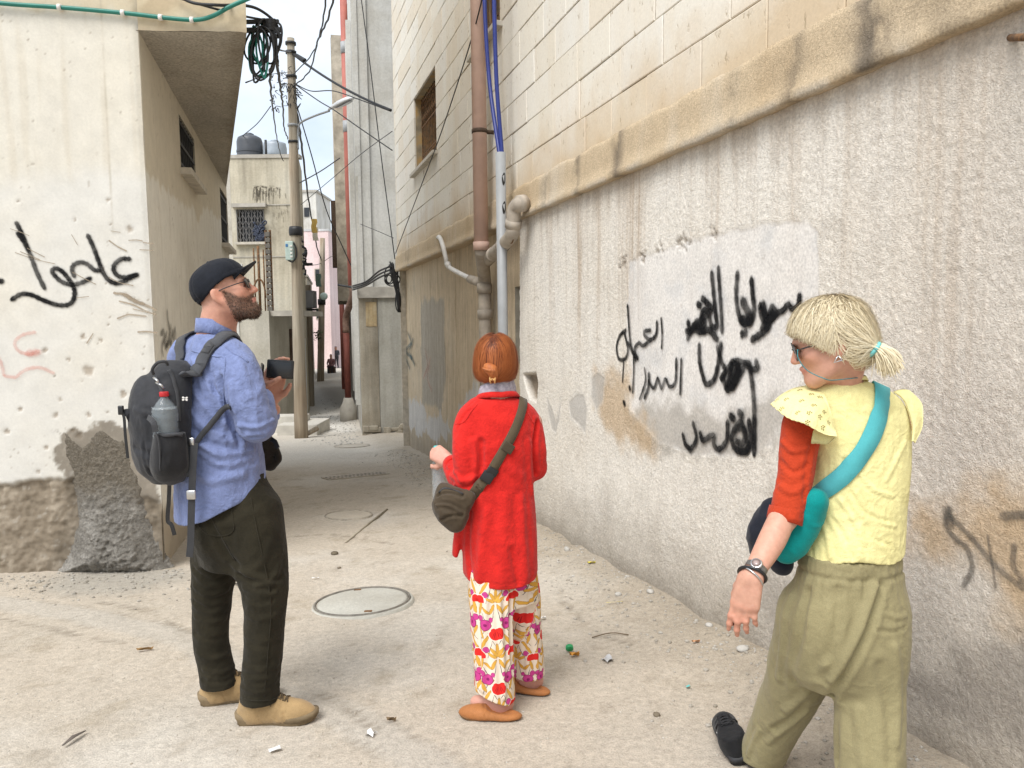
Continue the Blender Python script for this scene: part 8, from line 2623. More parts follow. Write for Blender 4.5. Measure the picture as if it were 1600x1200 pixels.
def build_blonde():
 R_, Fw = nrm([.985, .16, 0]), nrm([-.16, .985, 0])
 SK = (0.55, 0.305, 0.22)
 p = P
 yaw = nrm([-.95, .31, 0]); tl = math.radians(-18)
 hf = yaw * math.cos(tl) + np.array([0, 0, math.sin(tl)])
 A = Axes(p(1297, 532, 2.15), hf, (-.08, 0, 1), .90)
 lo = [p(1125, 600, 1.95)[0], 1.84, .69]; hi = [p(1450, 600, 2.2)[0], 2.66, A.o[2] + .13]
 B = Blob(lo, hi, .0044)
 add_head(B, A, jaw=.92, nose=.97)
 B.limb([p(1322, 625, 2.2), p(1316, 598, 2.19), A(-.035, 0, -.05), A(-.01, 0, -.02)], [.07, .053, .052, .05], 5, .03)
 B.stack([(*p(1330, 625, 2.2), .12, .06), (*p(1340, 660, 2.2), .13, .08), (*p(1340, 760, 2.2), .11, .08), (*p(1330, 880, 2.2), .12, .085)], R_, 4, .03)
 sl, el, wl = p(1256, 655, 2.17), p(1228, 806, 2.12), p(1178, 894, 2.02)
 sr, er, wr = p(1402, 652, 2.25), p(1366, 716, 2.47), p(1300, 740, 2.58)
 B.limb([sl, el], [.040, .036], 4)
 B.limb([el + [0, 0, .02], el * .55 + wl * .45, wl, wl + (wl - el) * .08], np.array([[.035, .035], [.037, .036], [.027, .023], [.026, .020]]), 5, .02, nrm(np.cross(wl - el, [-.7, -.7, .1])))
 B.limb([sr, er], [.040, .036], 4); B.limb([er, wr], [.036, .024], 4)
 Hl = Axes(wl + nrm(wl - el) * .012, nrm([-.20, .04, -1]), nrm([-.62, -.78, .12]), .98)
 add_hand(B, Hl, -1, [(.02, .22, .15), (.08, .30, .2), (.14, .36, .22), (.22, .40, .28)], .15, (.80, .45, -.40), .25)
 Hr = Axes(wr, nrm([-.9, .3, -.1]), nrm([.2, .8, .5]), .95)
 add_hand(B, Hr, -1, [(.4, .6, .4)] * 4, .05)
 V, F = B.mesh(1)
 c = head_colour(V, A, SK)
 c = hand_colour(c, V, Hl, SK)
 q = A.loc(V)
 c = lerpc(c, np.exp(-((q[:, 2] + .12) / .05) ** 2) * (q[:, 0] < .05) * .4, (.56, .28, .21))
 zf = np.exp(-(np.linalg.norm(V - (el * .45 + wl * .55), axis=1) / .10) ** 2)
 c = lerpc(c, zf * .25, (.60, .31, .23))
 body = skin_obj('person', V, F, c, 'blonde woman in a yellow top and olive trousers walking along the roughcast wall')
 rg = np.random.default_rng(9)
 # ---- orange undershirt sleeve
 MO = cloth('rust_orange_jersey', (.44, .045, .014), .85, 420, .2, .10, .08, None, 14, .003, .25)
 S = Blob([p(1185, 600, 2.1)[0], 1.95, p(1200, 835, 2.1)[2]], [p(1300, 600, 2.1)[0], 2.36, p(1250, 620, 2.1)[2]], .0048)
 cu = p(1226, 812, 2.115)
 S.limb([p(1268, 640, 2.18), p(1252, 670, 2.165), p(1244, 740, 2.14), p(1232, 790, 2.12), p(1222, 830, 2.105)], [.050, .054, .050, .046, .046], 6, .02)
 dn = nrm(p(1222, 830, 2.105) - p(1240, 750, 2.135))
 S.cut(lambda Q: (Q - cu) @ dn)
 S.limb([cu - dn * .02, cu + dn * .03], [.041, .042], 2, .003, None, 'sub')
 V1, F1 = S.mesh(2); N1 = normals(V1, F1)
 V1 = rumple(V1, N1, .004, [14, 14, 12], 3., None, .5)
 T0 = tree_of(V1, F1)
 V1 = creases(V1, N1, foldset(T0, [([(1222, 690), (1240, 705), (1262, 700)], .007, .005), ([(1220, 720), (1240, 738), (1262, 726)], .007, -.004), ([(1220, 760), (1238, 770), (1258, 758)], .008, .004), ([(1268, 690), (1260, 730), (1256, 780)], .007, -.004),
          ([(1200, 798), (1225, 808), (1252, 810)], .003, -.003)], 2.1))
 sv = mk('undershirt_sleeve', V1, F1, MO, body, True)
 a1 = nrm(np.cross(dn, [0, 1, 0])); a2 = np.cross(dn, a1)
 ring_band([[cu + dn * s + (a1 * math.cos(a) + a2 * math.sin(a)) * r for a in np.linspace(0, 2 * math.pi, 28, endpoint=False)] for s, r in ((-.030, .0485), (-.012, .0492), (.006, .0486))], .005).build('cuff', MO, sv, True)
 S = Blob(np.array(sr) - [.16, .12, .22], np.array(er) + [.12, .16, .14], .007)
 S.limb([sr, er, er * .6 + wr * .4], [.052, .050, .046], 5, .02)
 V1, F1 = S.mesh(2); mk('undershirt_sleeve', V1, F1, MO, body, True)
 # ---- yellow top
 MY = cloth('pale_yellow_jersey', (.76, .70, .345), .9, 420, .2, .06, .08, (.71, .645, .30), 10, .003, .22, 9)
 S = Blob([p(1215, 600, 2.2)[0], 1.97, p(1300, 905, 2.1)[2]], [p(1450, 600, 2.2)[0], 2.46, p(1310, 580, 2.2)[2]], .005)
 S.stack([(*p(1316, 594, 2.2), .060, .056), (*p(1320, 602, 2.2), .096, .070), (*p(1328, 616, 2.2), .128, .080), (*p(1337, 640, 2.2), .146, .092), (*p(1342, 680, 2.2), .148, .102), (*p(1343, 740, 2.2), .140, .108),
    (*p(1340, 800, 2.2), .134, .110), (*p(1333, 850, 2.2), .142, .116), (*p(1328, 900, 2.2), .150, .122)], R_, 5, .02, 2.2)
 zh = p(1320, 884, 2.08)[2]
 S.cut(lambda Q: zh + .010 * np.sin((Q @ R_) * 26) + .012 * np.clip((Q - p(1330, 880, 2.2)) @ R_ / .15, -1, 1) - Q[:, 2])
 S.limb([p(1316, 582, 2.2), p(1316, 600, 2.2)], [.056, .058], 2, .004, None, 'sub')
 V2, F2 = S.mesh(2); N2 = normals(V2, F2)
 V2 = rumple(V2, N2, .0045, [8, 8, 4.5], 71., None, .45)
 V2 = rumple(V2, N2, .0022, [26, 26, 16], 75., None, .6)
 T0 = tree_of(V2, F2)
 V2 = creases(V2, N2, foldset(T0, [
  ([(1345, 740), (1365, 765), (1395, 775)], 0.0059, 0.0030), ([(1330, 770), (1350, 800), (1385, 815)], 0.0059, -0.0030), ([(1312, 780), (1335, 815), (1352, 850)], 0.0059, 0.0030), ([(1300, 810), (1320, 840), (1332, 872)], 0.0059, -0.0025),
  ([(1360, 790), (1378, 815), (1400, 822)], 0.0051, 0.0030), ([(1352, 820), (1370, 845), (1392, 852)], 0.0051, -0.0025), ([(1275, 800), (1290, 830), (1298, 870)], 0.0076, 0.0035), ([(1262, 830), (1268, 855), (1270, 878)], 0.0068, -0.0030),
  ([(1380, 850), (1390, 865), (1400, 880)], 0.0059, 0.0030), ([(1415, 690), (1400, 720), (1385, 750)], 0.0076, 0.0030), ([(1300, 650), (1310, 690), (1312, 730)], 0.0085, 0.0020), ([(1345, 860), (1348, 872), (1350, 886)], 0.0051, 0.0030),
  ([(1400, 640), (1380, 660), (1372, 690)], 0.0076, -0.0020), ([(1330, 620), (1345, 640), (1372, 640)], 0.0076, 0.0020), ([(1320, 720), (1328, 760), (1326, 800)], 0.0102, -0.0025)], 2.1))
 top = mk('top', V2, F2, MY, body, True)
 T = tree_of(V2, F2)
 rings = []
 for r1, r2, py_ in ((.071, .064, 601), (.066, .060, 595)):
  c0 = p(1316, py_, 2.2)
  rings.append([c0 + R_ * r1 * math.cos(a) + Fw * r2 * math.sin(a) + [0, 0, -.018 * math.sin(a) + .004 * math.cos(a)] for a in np.linspace(0, 2 * math.pi, 36, endpoint=False)])
 ring_band(rings, .004).build('neckband', MY, top, True)
 # flutter sleeves
 G = sheet([p(1262, 606, 2.27), p(1279, 601, 2.20), p(1293, 630, 2.105), p(1306, 676, 2.085)], [p(1228, 620, 2.32), p(1206, 634, 2.20), p(1250, 662, 2.055), p(1309, 686, 2.045)], 42, 16, .007, 3.2, .018)
 VV, FF, NN = sheet_mesh(G)
 fl = mk('flutter_sleeve', VV, FF, MY, top, True)
 G2 = sheet([p(1306, 676, 2.085), p(1290, 672, 2.10), p(1272, 668, 2.12)], [p(1308, 684, 2.05), p(1294, 693, 2.07), p(1268, 694, 2.10)], 18, 8, .003, 1.5, .003)
 V3, F3, _ = sheet_mesh(G2); mk('flutter_fold', V3, F3, MY, fl, True)
 n, m, _ = G.shape
 b = MB()
 NG = NN.reshape(n, m, 3)
 for (i, j) in ((12, 4), (11, 9), (16, 6), (18, 11), (21, 4), (22, 8), (25, 12), (27, 6), (29, 10), (32, 4), (33, 8), (36, 12), (15, 13), (31, 14), (37, 6), (20, 14), (9, 6), (24, 2)):
  if i >= n - 1: continue
  o, nv = G[i, j], NG[i, j]
  e1 = nrm(G[i + 1, j] - G[i - 1, j]); e2 = np.cross(nv, e1)
  for sg in (1, -1):
   for k in range(6):
    a = k * math.pi / 3
    cc = o + sg * nv * .0022 + (e1 * math.cos(a) + e2 * math.sin(a)) * (.0058 if k else 0)
    b.add([cc + (e1 * math.cos(t) + e2 * math.sin(t)) * .0021 for t in np.arange(6) * math.pi / 3], [tuple(range(6))])
 b.build('eyelets', simple('eyelet_shadow', (.20, .15, .045), .9), fl)['kind'] = 'stuff'
 def right(x): return x
 Gr = sheet([p(1396, 612, 2.18), p(1412, 626, 2.17), p(1424, 660, 2.14), p(1425, 690, 2.12)], [p(1420, 612, 2.22), p(1439, 630, 2.20), p(1441, 662, 2.16), p(1430, 694, 2.13)], 30, 10, .004, 2.2, .008, 1.0)
 V3, F3, N3 = sheet_mesh(Gr); fr = mk('flutter_sleeve', V3, F3, MY, top, True)
 # ---- trousers
 MT = cloth('olive_viscose', (.285, .250, .135), .75, 330, .15, .07, .1, (.255, .222, .118), 8, .003, .16, 7)
 Tr = Blob([p(1120, 600, 2.75)[0], 1.90, -.02], [p(1450, 600, 2.2)[0], 2.86, p(1320, 860, 2.1)[2]], .0066)
 Tr.stack([(*p(1328, 862, 2.2), .140, .112), (*p(1326, 905, 2.2), .150, .120), (*p(1322, 950, 2.2), .164, .136), (*p(1318, 1000, 2.21), .168, .145), (*p(1312, 1040, 2.23), .155, .132), (*p(1306, 1066, 2.24), .11, .09)], R_, 5, .03, 2.3)
 Tr.limb([p(1358, 960, 2.20), p(1358, 1060, 2.18), p(1359, 1150, 2.16), p(1360, 1240, 2.15), p(1361, 1330, 2.14)], [.100, .099, .097, .095, .092], 6, .05)
 la = [p(1270, 960, 2.24), p(1254, 1030, 2.33), p(1235, 1082, 2.42), p(1211, 1134, 2.52), p(1192, 1178, 2.60), p(1188, 1196, 2.62)]
 Tr.limb(la, [.102, .102, .090, .081, .078, .079], 6, .035)
 Tr.cut(lambda Q: gz(Q[:, 0], Q[:, 1]) + .022 - Q[:, 2])
 V4, F4 = Tr.mesh(2); N4 = normals(V4, F4)
 zw = p(1320, 905, 2.1)[2]
 ang = np.arctan2((V4 - p(1325, 900, 2.2)) @ Fw, (V4 - p(1325, 900, 2.2)) @ R_)
 gath = fbm(np.c_[ang * 16, V4[:, 2] * 5, 0 * ang], 1.0, 3, .6, 3.)
 band = ramp01(V4[:, 2], zw - .006, zw + .004)
 fall = np.exp(-np.clip(zw - V4[:, 2], 0, 1) / .10) * (1 - band)
 V4 = V4 + N4 * (band * .0065 * gath + fall * .010 * fbm(np.c_[ang * 9, V4[:, 2] * 3, 0 * ang], 1.0, 2, .6, 8.) - .006 * np.exp(-((V4[:, 2] - zw) / .006) ** 2))[:, None]
 V4 = rumple(V4, N4, .0075, [6, 6, 2.6], 81., 1 - band, .4)
 V4 = rumple(V4, N4, .0025, [18, 18, 11], 87., 1 - .8 * band, .6)
 T0 = tree_of(V4, F4)
 V4 = creases(V4, N4, foldset(T0, [
  ([(1378, 915), (1362, 970), (1340, 1020), (1312, 1066), (1298, 1088)], 0.0105, -0.0120), ([(1368, 915), (1350, 970), (1326, 1020), (1298, 1062)], 0.0126, 0.0067), ([(1298, 1088), (1302, 1130), (1308, 1190)], 0.0126, -0.0105),
  ([(1385, 960), (1402, 965), (1416, 962)], 0.0063, 0.0037), ([(1372, 985), (1395, 988), (1414, 980)], 0.0063, -0.0037), ([(1262, 925), (1250, 1000), (1240, 1070)], 0.0126, -0.0075), ([(1236, 930), (1222, 1000), (1216, 1060)], 0.0126, 0.0067), ([(1310, 920), (1308, 970), (1296, 1020)], 0.0137, -0.0060),
  ([(1290, 1040), (1262, 1080), (1228, 1110)], 0.0126, 0.0075), ([(1280, 1075), (1250, 1110), (1210, 1140)], 0.0115, -0.0075), ([(1262, 1110), (1230, 1135), (1200, 1160)], 0.0105, 0.0060), ([(1400, 1010), (1404, 1080), (1400, 1160)], 0.0137, 0.0060),
  ([(1375, 1040), (1385, 1100), (1392, 1190)], 0.0147, -0.0060), ([(1340, 1110), (1346, 1150), (1350, 1199)], 0.0137, 0.0053), ([(1186, 1140), (1176, 1160), (1168, 1180)], 0.0084, 0.0053)], 2.15))
 mk('trousers', V4, F4, MT, body, True)
 # ---- shoes
 MB_ = cloth('black_suede', (.013, .013, .014), .85, 300, .25, .2, .1)
 MBs = simple('black_gum_sole', (.028, .028, .030), .6, .3, .2, 12)
 ML = simple('black_lace', (.02, .02, .021), .8)
 hl = p(1158, 1204, 2.60); hl[2] = gz(hl[0], hl[1]) + .004
 sh = shoe('trainer', hl, [.055, 1, 0], (MB_, MBs, ML), body, .275, .104, .10, 'trainer', .0, [-.32, -.08, 1])
 Ax = Axes(hl, [.055, 1, 0], [-.32, -.08, 1], .275 / .30)
 MB().box(Ax(.185, 0, .098), (.016, .014, .002), Ax.m).build('white_tag', M_WHITEPIPE, sh)
 MB().box(Ax(.135, .046, .060), (.020, .003, .010), Ax.m).build('white_mark', M_WHITEPIPE, sh)
 hb = p(1362, 1345, 2.02); hb[2] = gz(hb[0], hb[1]) + .035
 shoe('trainer', hb, [-.05, 1, 0], (MB_, MBs, ML), body, .275, .104, .10, 'trainer', -.12)
 # ---- hair
 HM = hair_mat('blonde_hair', [(0, (.20, .150, .085)), (.3, (.44, .35, .21)), (.65, (.70, .61, .42)), (1, (.84, .78, .62))])
 def vol(Q):
  q = A.loc(Q)
  a = (np.linalg.norm((q - [-.010, 0, .036]) / [.116, .098, .103], axis=1) - 1) * .10
  b = (np.linalg.norm((q - [-.050, 0, -.050]) / [.072, .076, .068], axis=1) - 1) * .062
  h = np.maximum(.05 - np.abs(a - b), 0) / .05
  return np.minimum(a, b) - h * h * .0125
 Hb = Blob(A.o - .2, A.o + .2, .0048)
 Hb.put(vol, A.o - .17, A.o + .17, .001)
 def face(Q):
  q = A.loc(Q)
  lim = np.interp(q[:, 0], [-.14, -.06, -.03, 0.0, .035, .06, .09, .13], [-.118, -.108, -.084, -.034, -.002, .026, .052, .066])
  return lim - q[:, 2]
 Hb.cut(face)
 Hb.ell(A(.005, 0, -.02), np.array([.092, .068, .085]) * .90, A.m, .004, 'sub')
 V5, F5 = Hb.mesh(2); V5 = V5 - normals(V5, F5) * .005
 crown = np.array([-.045, .012, .128])
 t0 = np.clip(.55 + .4 * fbm(A.loc(V5), 45, 3, .5, 2.) - .8 * np.exp(-(np.linalg.norm(A.loc(V5) - crown, axis=1) / .045) ** 2), 0, 1)
 hair = mk('hair', V5, F5, HM, body, True, attrs={'tint': t0 * .95})
 n = 5200
 d0 = rg.normal(size=(n, 3)); d0 /= np.linalg.norm(d0, axis=1)[:, None]
 d0[:, 2] = np.where(d0[:, 2] < -.25, -d0[:, 2], d0[:, 2])
 q = d0 * [.114, .098, .10] + [-.010, 0, .036]
 lim = lambda q: np.interp(q[:, 0], [-.14, -.06, -.03, 0.0, .035, .06, .09, .13], [-.105, -.092, -.066, -.016, .012, .036, .060, .074])
 q = q[q[:, 2] > lim(q)]
 pick = V5[rg.choice(len(V5), 1500)]
 q = np.vstack([q, A.loc(pick)])
 roots = A.pts(q)
 tie = np.array([-.098, .050, -.050])
 def flow(Q):
  q = A.loc(Q)
  rad = q - crown; rad[:, 2] *= .4
  rad /= np.linalg.norm(rad, axis=1)[:, None] + 1e-6
  tt = tie - q; tt /= np.linalg.norm(tt, axis=1)[:, None] + 1e-6
  w = ramp01(-q[:, 0], -.005, .055)[:, None] * ramp01(.10 - q[:, 2], 0, .05)[:, None]
  fr = ramp01(q[:, 0], .02, .07)[:, None]
  d = rad * (1 - w) + tt * w * 1.2 + np.array([0, 0, -.35]) * (1 - w) + fr * np.array([.25, .35, -.1])
  return d @ A.m
 path, nn = comb(roots, flow, vol, 11, .0100 * (.5 + .8 * rg.random(len(roots))), rg, .34, .010, .9)
 L = A.loc(path.reshape(-1, 3)).reshape(path.shape)
 for i in range(1, path.shape[1]):
  low = L[:, i, 2] < np.interp(L[:, i, 0], [-.14, -.06, -.03, 0.0, .035, .06, .09, .13], [-.122, -.112, -.092, -.044, -.010, .022, .052, .066]) - .008 * rg.random(len(roots))
  path[low, i] = path[low, i - 1] + (path[low, i] - path[low, i - 1]) * .05
 tint = np.clip(.68 + .11 * rg.normal(size=len(roots)) - .75 * np.exp(-(np.linalg.norm(q - crown, axis=1) / .040) ** 2), 0, 1)
 strands('hair_strands', path, nn, .00062, HM, hair, tint, .3)
 # ponytail
 n = 900
 st = A.pts(rg.normal(size=(n, 3)) * [.006, .009, .009] + tie)
 e = A.pts(np.c_[-.132 + .016 * rg.normal(size=n), .066 + .014 * rg.normal(size=n), -.122 + .011 * rg.normal(size=n)])
 e[:, 2] -= .004
 ts = np.linspace(0, 1, 9)
 mid = (st + e) / 2 - A.f * .014 + A.l * .014 + np.array([0, 0, .018]) + rg.normal(size=(n, 3)) * .005
 pt_ = ((1 - ts) ** 2)[None, :, None] * st[:, None] + (2 * ts * (1 - ts))[None, :, None] * mid[:, None] + (ts ** 2)[None, :, None] * e[:, None]
 strands('ponytail', pt_, np.tile(A.l - .6 * A.f, (n, 9, 1)), .0012, HM, hair, np.clip(.66 + .1 * rg.normal(size=n), 0, 1), .4)
 MQ = simple('turquoise_band', (.16, .50, .50), .6, .4, .1, 30)
 tc = A(*tie); b = MB()
 ax_ = nrm(A(-.125, .066, -.085) - tc); a1 = A.l; a2 = np.cross(ax_, a1)
 b.tube([tc + ax_ * .012 + (a1 * math.cos(a) + a2 * math.sin(a)) * .021 for a in np.linspace(0, 2 * math.pi, 18)], .006, 7, False)
 b.build('hair_tie', MQ, hair, True)
 # ---- glasses, cord, earring, necklace
 glasses(A, body, .110, .033, .026, -.002, .084, 2.8)
 cord = catmull([A(.100, .070, .008), A(.106, .074, -.020), A(.092, .080, -.062), A(.055, .088, -.098), p(1300, 594, 2.095), p(1322, 592, 2.10), p(1342, 590, 2.13), p(1350, 588, 2.19)], 6)
 MB().tube(cord, .0014, 6).build('glasses_cord', simple('teal_cord', (.05, .21, .23), .7, .3, .3, 200), body, True)
 nk = [p(1316, 594, 2.2) + R_ * .062 * math.cos(a) + Fw * .058 * math.sin(a) + [0, 0, -.012 * math.sin(a) + .006] for a in np.linspace(0, 2 * math.pi, 30)]
 MB().tube(nk, .0022, 6, False).build('necklace', M_BLACKPLASTIC, body, True)
 b = MB(); eo = A(.000, .088, -.052)
 tri = [eo + [0, 0, .008], eo + A.f * .011 + [0, 0, -.008], eo - A.f * .011 + [0, 0, -.008], eo + [0, 0, .008]]
 b.tube(np.array(tri), .0024, 6); b.build('earring', M_STEEL, body, True)
 # ---- watch and bangle
 d = nrm(wl - el); a1 = nrm(np.cross(d, Hl.u)); a2 = nrm(np.cross(a1, d))
 wt = thing('wristwatch', wl, 'small watch with a grey strap on the bare wrist of the woman in yellow', 'watch')
 wc = wl - d * .012
 rings = [[wc + d * s + a1 * .0300 * math.cos(a) + a2 * .0265 * math.sin(a) for a in np.linspace(0, 2 * math.pi, 28, endpoint=False)] for s in (-.008, 0, .008)]
 ring_band(rings, .003).build('watch_strap', simple('grey_mesh_strap', (.20, .19, .18), .4, .5, .2, 200, metal=.6), wt, True)
 MB().lathe([(.016, 0), (.0165, .003), (.015, .006), (.013, .0065)], 20, wc + a2 * .026 - a1 * .004, np.array([a1, np.cross(a2, a1), a2])).build('watch_case', M_STEEL, wt, True)
 MB().lathe([(.0125, .0068), (.001, .007)], 18, wc + a2 * .026 - a1 * .004, np.array([a1, np.cross(a2, a1), a2])).build('watch_dial', simple('pink_grey_dial', (.35, .27, .25), .2, .6), wt, True)
 bc = wl + d * .010
 o = MB().tube([bc + a1 * .036 * math.cos(a) + a2 * .031 * math.sin(a) + d * .008 * math.cos(a + .6) for a in np.linspace(0, 2 * math.pi, 30)], .0045, 8, False).build('bangle', M_BLACKPLASTIC, None, True)
 tag(o, 'black bangle loose below the watch of the woman in yellow', 'bracelet')
 o = MB().tube([bc + d * .004 + a1 * .034 * math.cos(a) + a2 * .030 * math.sin(a) - d * .008 * math.cos(a) for a in np.linspace(0, 2 * math.pi, 30)], .0024, 8, False).build('bangle', M_STEEL, None, True)
 tag(o, 'thin silver bangle beside the black one of the woman in yellow', 'bracelet')
 # ---- shoulder bag
 bg = thing('shoulder_bag', p(1240, 870, 2.2), 'teal shoulder bag on a broad pale teal strap across the yellow top', 'bag')
 MTe = cloth('teal_nylon', (.0, .225, .215), .7, 420, .2, .12, .1)
 MStr = cloth('pale_teal_webbing', (.085, .40, .43), .75, 800, .35, .06, .1)
 K = Blob(p(1240, 820, 2.2) - [.15, .18, .17], p(1240, 820, 2.2) + [.15, .18, .15], .0052)
 K.limb([p(1272, 784, 2.11), p(1252, 825, 2.14), p(1228, 862, 2.16)], [.038, .048, .034], 5, .03)
 K.ell(p(1234, 848, 2.17), (.045, .05, .04), None, .03)
 V6, F6 = K.mesh(2); V6 = rumple(V6, normals(V6, F6), .006, 12, 91., None, .5)
 mk('pouch', V6, F6, MTe, bg, True)
 K = Blob(p(1200, 830, 2.3) - [.16, .16, .2], p(1200, 830, 2.3) + [.16, .16, .2], .006)
 K.limb([p(1208, 795, 2.24), p(1196, 830, 2.24), p(1190, 858, 2.24)], [.034, .052, .036], 5, .03)
 K.ell(p(1222, 880, 2.2), (.034, .04, .036), None, .03)
 V6, F6 = K.mesh(2); V6 = rumple(V6, normals(V6, F6), .006, 14, 95., None, .5)
 mk('dark_pocket', V6, F6, cloth('navy_black_nylon', (.010, .012, .020), .7, 420, .2), bg, True)
 path = [hit(T, *a, 2.1) for a in ((1270, 781), (1280, 772), (1296, 760), (1318, 742), (1340, 716), (1358, 688), (1371, 655), (1377, 628), (1377, 612))]
 q, nn = cling(T, path + [p(1374, 606, 2.2), p(1366, 640, 2.31), p(1350, 700, 2.32)], .0035)
 MB().strap(q, nn, np.interp(np.linspace(0, 1, len(q)), [0, .1, 1], [.056, .052, .050]), .003).build('strap', MStr, bg, True)
build_blonde()
# ================================================================== things lying about on the ground
M_COVER = coat('cast_cover_cement', (0.44, 0.425, 0.375), (0.37, 0.35, 0.30), (0.50, 0.49, 0.44), 2.0, 0.05)
M_DUST = coat('dusted_lid', (0.52, 0.465, 0.385), (0.44, 0.385, 0.31), (0.58, 0.53, 0.45), 2.0, 0.05)
def slope_ax(c):
 """Axes lying in the ground at c."""
 dx = np.array([.1, 0, gz(c[0] + .05, c[1]) - gz(c[0] - .05, c[1])]); dy = np.array([0, .2, float(base_z(c[1] + .1) - base_z(c[1] - .1))])
 z = nrm(np.cross(dx, dy)); x = nrm(dx); return np.array([x, np.cross(z, x), z])
for (px, py, r, lab, strong) in ((567, 942, .285, 'round steel rimmed manhole cover filled with smooth cement, nearest of the covers', 1), (545, 806, .23, 'dust covered round manhole lid beyond the nearest cover', 0), (550, 697, .34, 'half buried round cover rim near the alley mouth', 0)):
 c = gpt(px, py); ax = slope_ax(c)
 t = thing('manhole_cover', c, lab, 'manhole cover')
 h = .014 if strong else .012
 MB().lathe([(r * .96, -.03), (r * .96, h - .004), (r * .90, h), (.001, h + .001)], 56, c, ax).build('lid', M_COVER if strong else M_DUST, t, True)
 MB().lathe([(r * .985, -.03), (r * .985, h + .002), (r * 1.015, h + .003), (r * 1.03, -.03)], 56, c, ax, False).build('rim', simple('worn_steel_rim', (.17, .155, .13) if strong else (.36, .32, .26), .7, .4, .3, 20), t, True)
 if strong: MB().lathe([(r * 1.035, -.03), (r * 1.035, h - .004), (r * 1.08, h - .010), (r * 1.12, -.03)], 56, c, ax, False).build('collar', M_COVER, t, True)
 if strong:
  b = MB()
  for a in (-1.25, 1.9): b.box(c + ax[0] * r * .86 * math.cos(a) + ax[1] * r * .86 * math.sin(a) + ax[2] * (h + .002), (.045, .022, .006), ax, .002)
  b.build('lifting_slot', M_RUST, t)
c = gpt(556, 744); ax = slope_ax(c)
ux = nrm(gpt(604, 739) - gpt(510, 749)); ax = np.array([ux, np.cross(ax[2], ux), ax[2]])
Lg = np.linalg.norm(gpt(604, 739) - gpt(510, 749))
t = thing('drain_grate', c, 'long dusty drain grating set across the lane before the alley', 'drain')
MB().box(c + ax[2] * .004, (Lg, .24, .02), ax).build('frame', simple('dusty_iron', (.45, .40, .33), .9, .2, .2, 8), t)
b = MB()
for i in range(15):
 for k in (-.055, .055): b.box(c + ax[0] * (i - 7) * Lg / 15.6 + ax[1] * k + ax[2] * .0125, (Lg / 15 * .42, .055, .006), ax)
o = b.build('slots', simple('slot_shadow', (.10, .09, .085), .9), t); o['kind'] = 'stuff'
o = MB().tube([gpt(605, 797) + [0, 0, .006], gpt(575, 821) + [0, 0, .008], gpt(540, 848) + [0, 0, .006]], [.010, .011, .010], 6).build('stick', simple('dry_stick', (.36, .32, .25), .9), None, True)
tag(o, 'long thin straight stick lying beyond the manhole', 'stick')
def rock(r, n=1, seed=0):
 import bmesh
 bm = bmesh.new(); bmesh.ops.create_icosphere(bm, subdivisions=n, radius=1)
 V = np.array([v.co[:] for v in bm.verts]); F = [[v.index for v in f.verts] for f in bm.faces]; bm.free()
 rr = np.random.default_rng(seed)
 V = V * (1 + .25 * fbm(V + seed, 1.3, 2, .5, seed))[:, None] * (r * np.array([1, .6 + .5 * rr.random(), .45 + .3 * rr.random()]))
 a = rr.uniform(0, 6.28); ca, sa = math.cos(a), math.sin(a)
 return V @ np.array([[ca, sa, 0], [-sa, ca, 0], [0, 0, 1.]]), F
def litter(name, px, py, V, F, mat, label, cat, lift=0.0):
 c = gpt(px, py) + [0, 0, lift]
 return tag(mk(name, V + c, F, mat, None, name in ('stone', 'bottle_cap')), label, cat)
M_STONE = coat('pale_rubble_stone', (.46, .44, .40), (.36, .34, .30), (.55, .53, .49), 6.0, .1)
M_DSTONE = coat('brown_clod', (.17, .14, .10), (.12, .10, .07), (.24, .20, .15), 6.0, .1)
for k, (px, py, r, m, lab) in enumerate(((1016, 940, .030, M_STONE, 'pale rounded stone lying near the foot of the roughcast wall'), (523, 866, .030, M_DSTONE, 'small dark brown clod beyond the manhole cover'),
  (966, 935, .022, M_STONE, 'small pale stone among grit left of the rounded one'), (1108, 992, .022, M_STONE, 'small pale stone at the wall foot behind the woman in yellow'), (1026, 1118, .016, M_DSTONE, 'dark pebble on the open ground in front of the red cardigan'), (886, 868, .028, M_STONE, 'whitish stone at the wall foot right of the red cardigan'),
  (530, 888, .014, M_DSTONE, 'tiny dark clod just behind the manhole'), (1160, 1032, .03, M_STONE, 'pale lump by the wall foot next to the walking leg'))):
 V, F = rock(r, 2, k + 3); litter('stone', px, py, V, F, m, lab, 'stone', r * .25)
def card(w, l, a, lift=.004, bend=.004, n=5, ragged=0):
 ca, sa = math.cos(a), math.sin(a); V = []
 for i in range(n):
  for j in range(n):
   x, y = (i / (n - 1) - .5) * w, (j / (n - 1) - .5) * l
   if ragged: x *= 1 + ragged * math.sin(7 * j + i); y *= 1 + ragged * math.cos(5 * i + j)
   V.append([ca * x - sa * y, sa * x + ca * y, lift + bend * math.sin(3.1 * i / n + j)])
 return np.array(V), grid_faces(n, n)
M_PAPER = simple('white_paper', (.72, .72, .71), .8)
litter('paper_scrap', 429, 1174, *card(.045, .030, .5, .012, .003), M_PAPER, 'flat white paper scrap in front of the near tan boot', 'paper')
litter('paper_scrap', 580, 1149, *card(.035, .045, .9, .014, .008, 5, .35), M_PAPER, 'torn white paper scrap between the boots and the slippers', 'paper')
litter('paper_scrap', 493, 905, *card(.045, .02, .1, .012), M_PAPER, 'small white scrap left of the manhole cover', 'paper')
litter('paper_scrap', 848, 969, *card(.035, .03, .1, .014, .008), M_PAPER, 'white crumpled scrap right of the flowered trousers', 'paper')
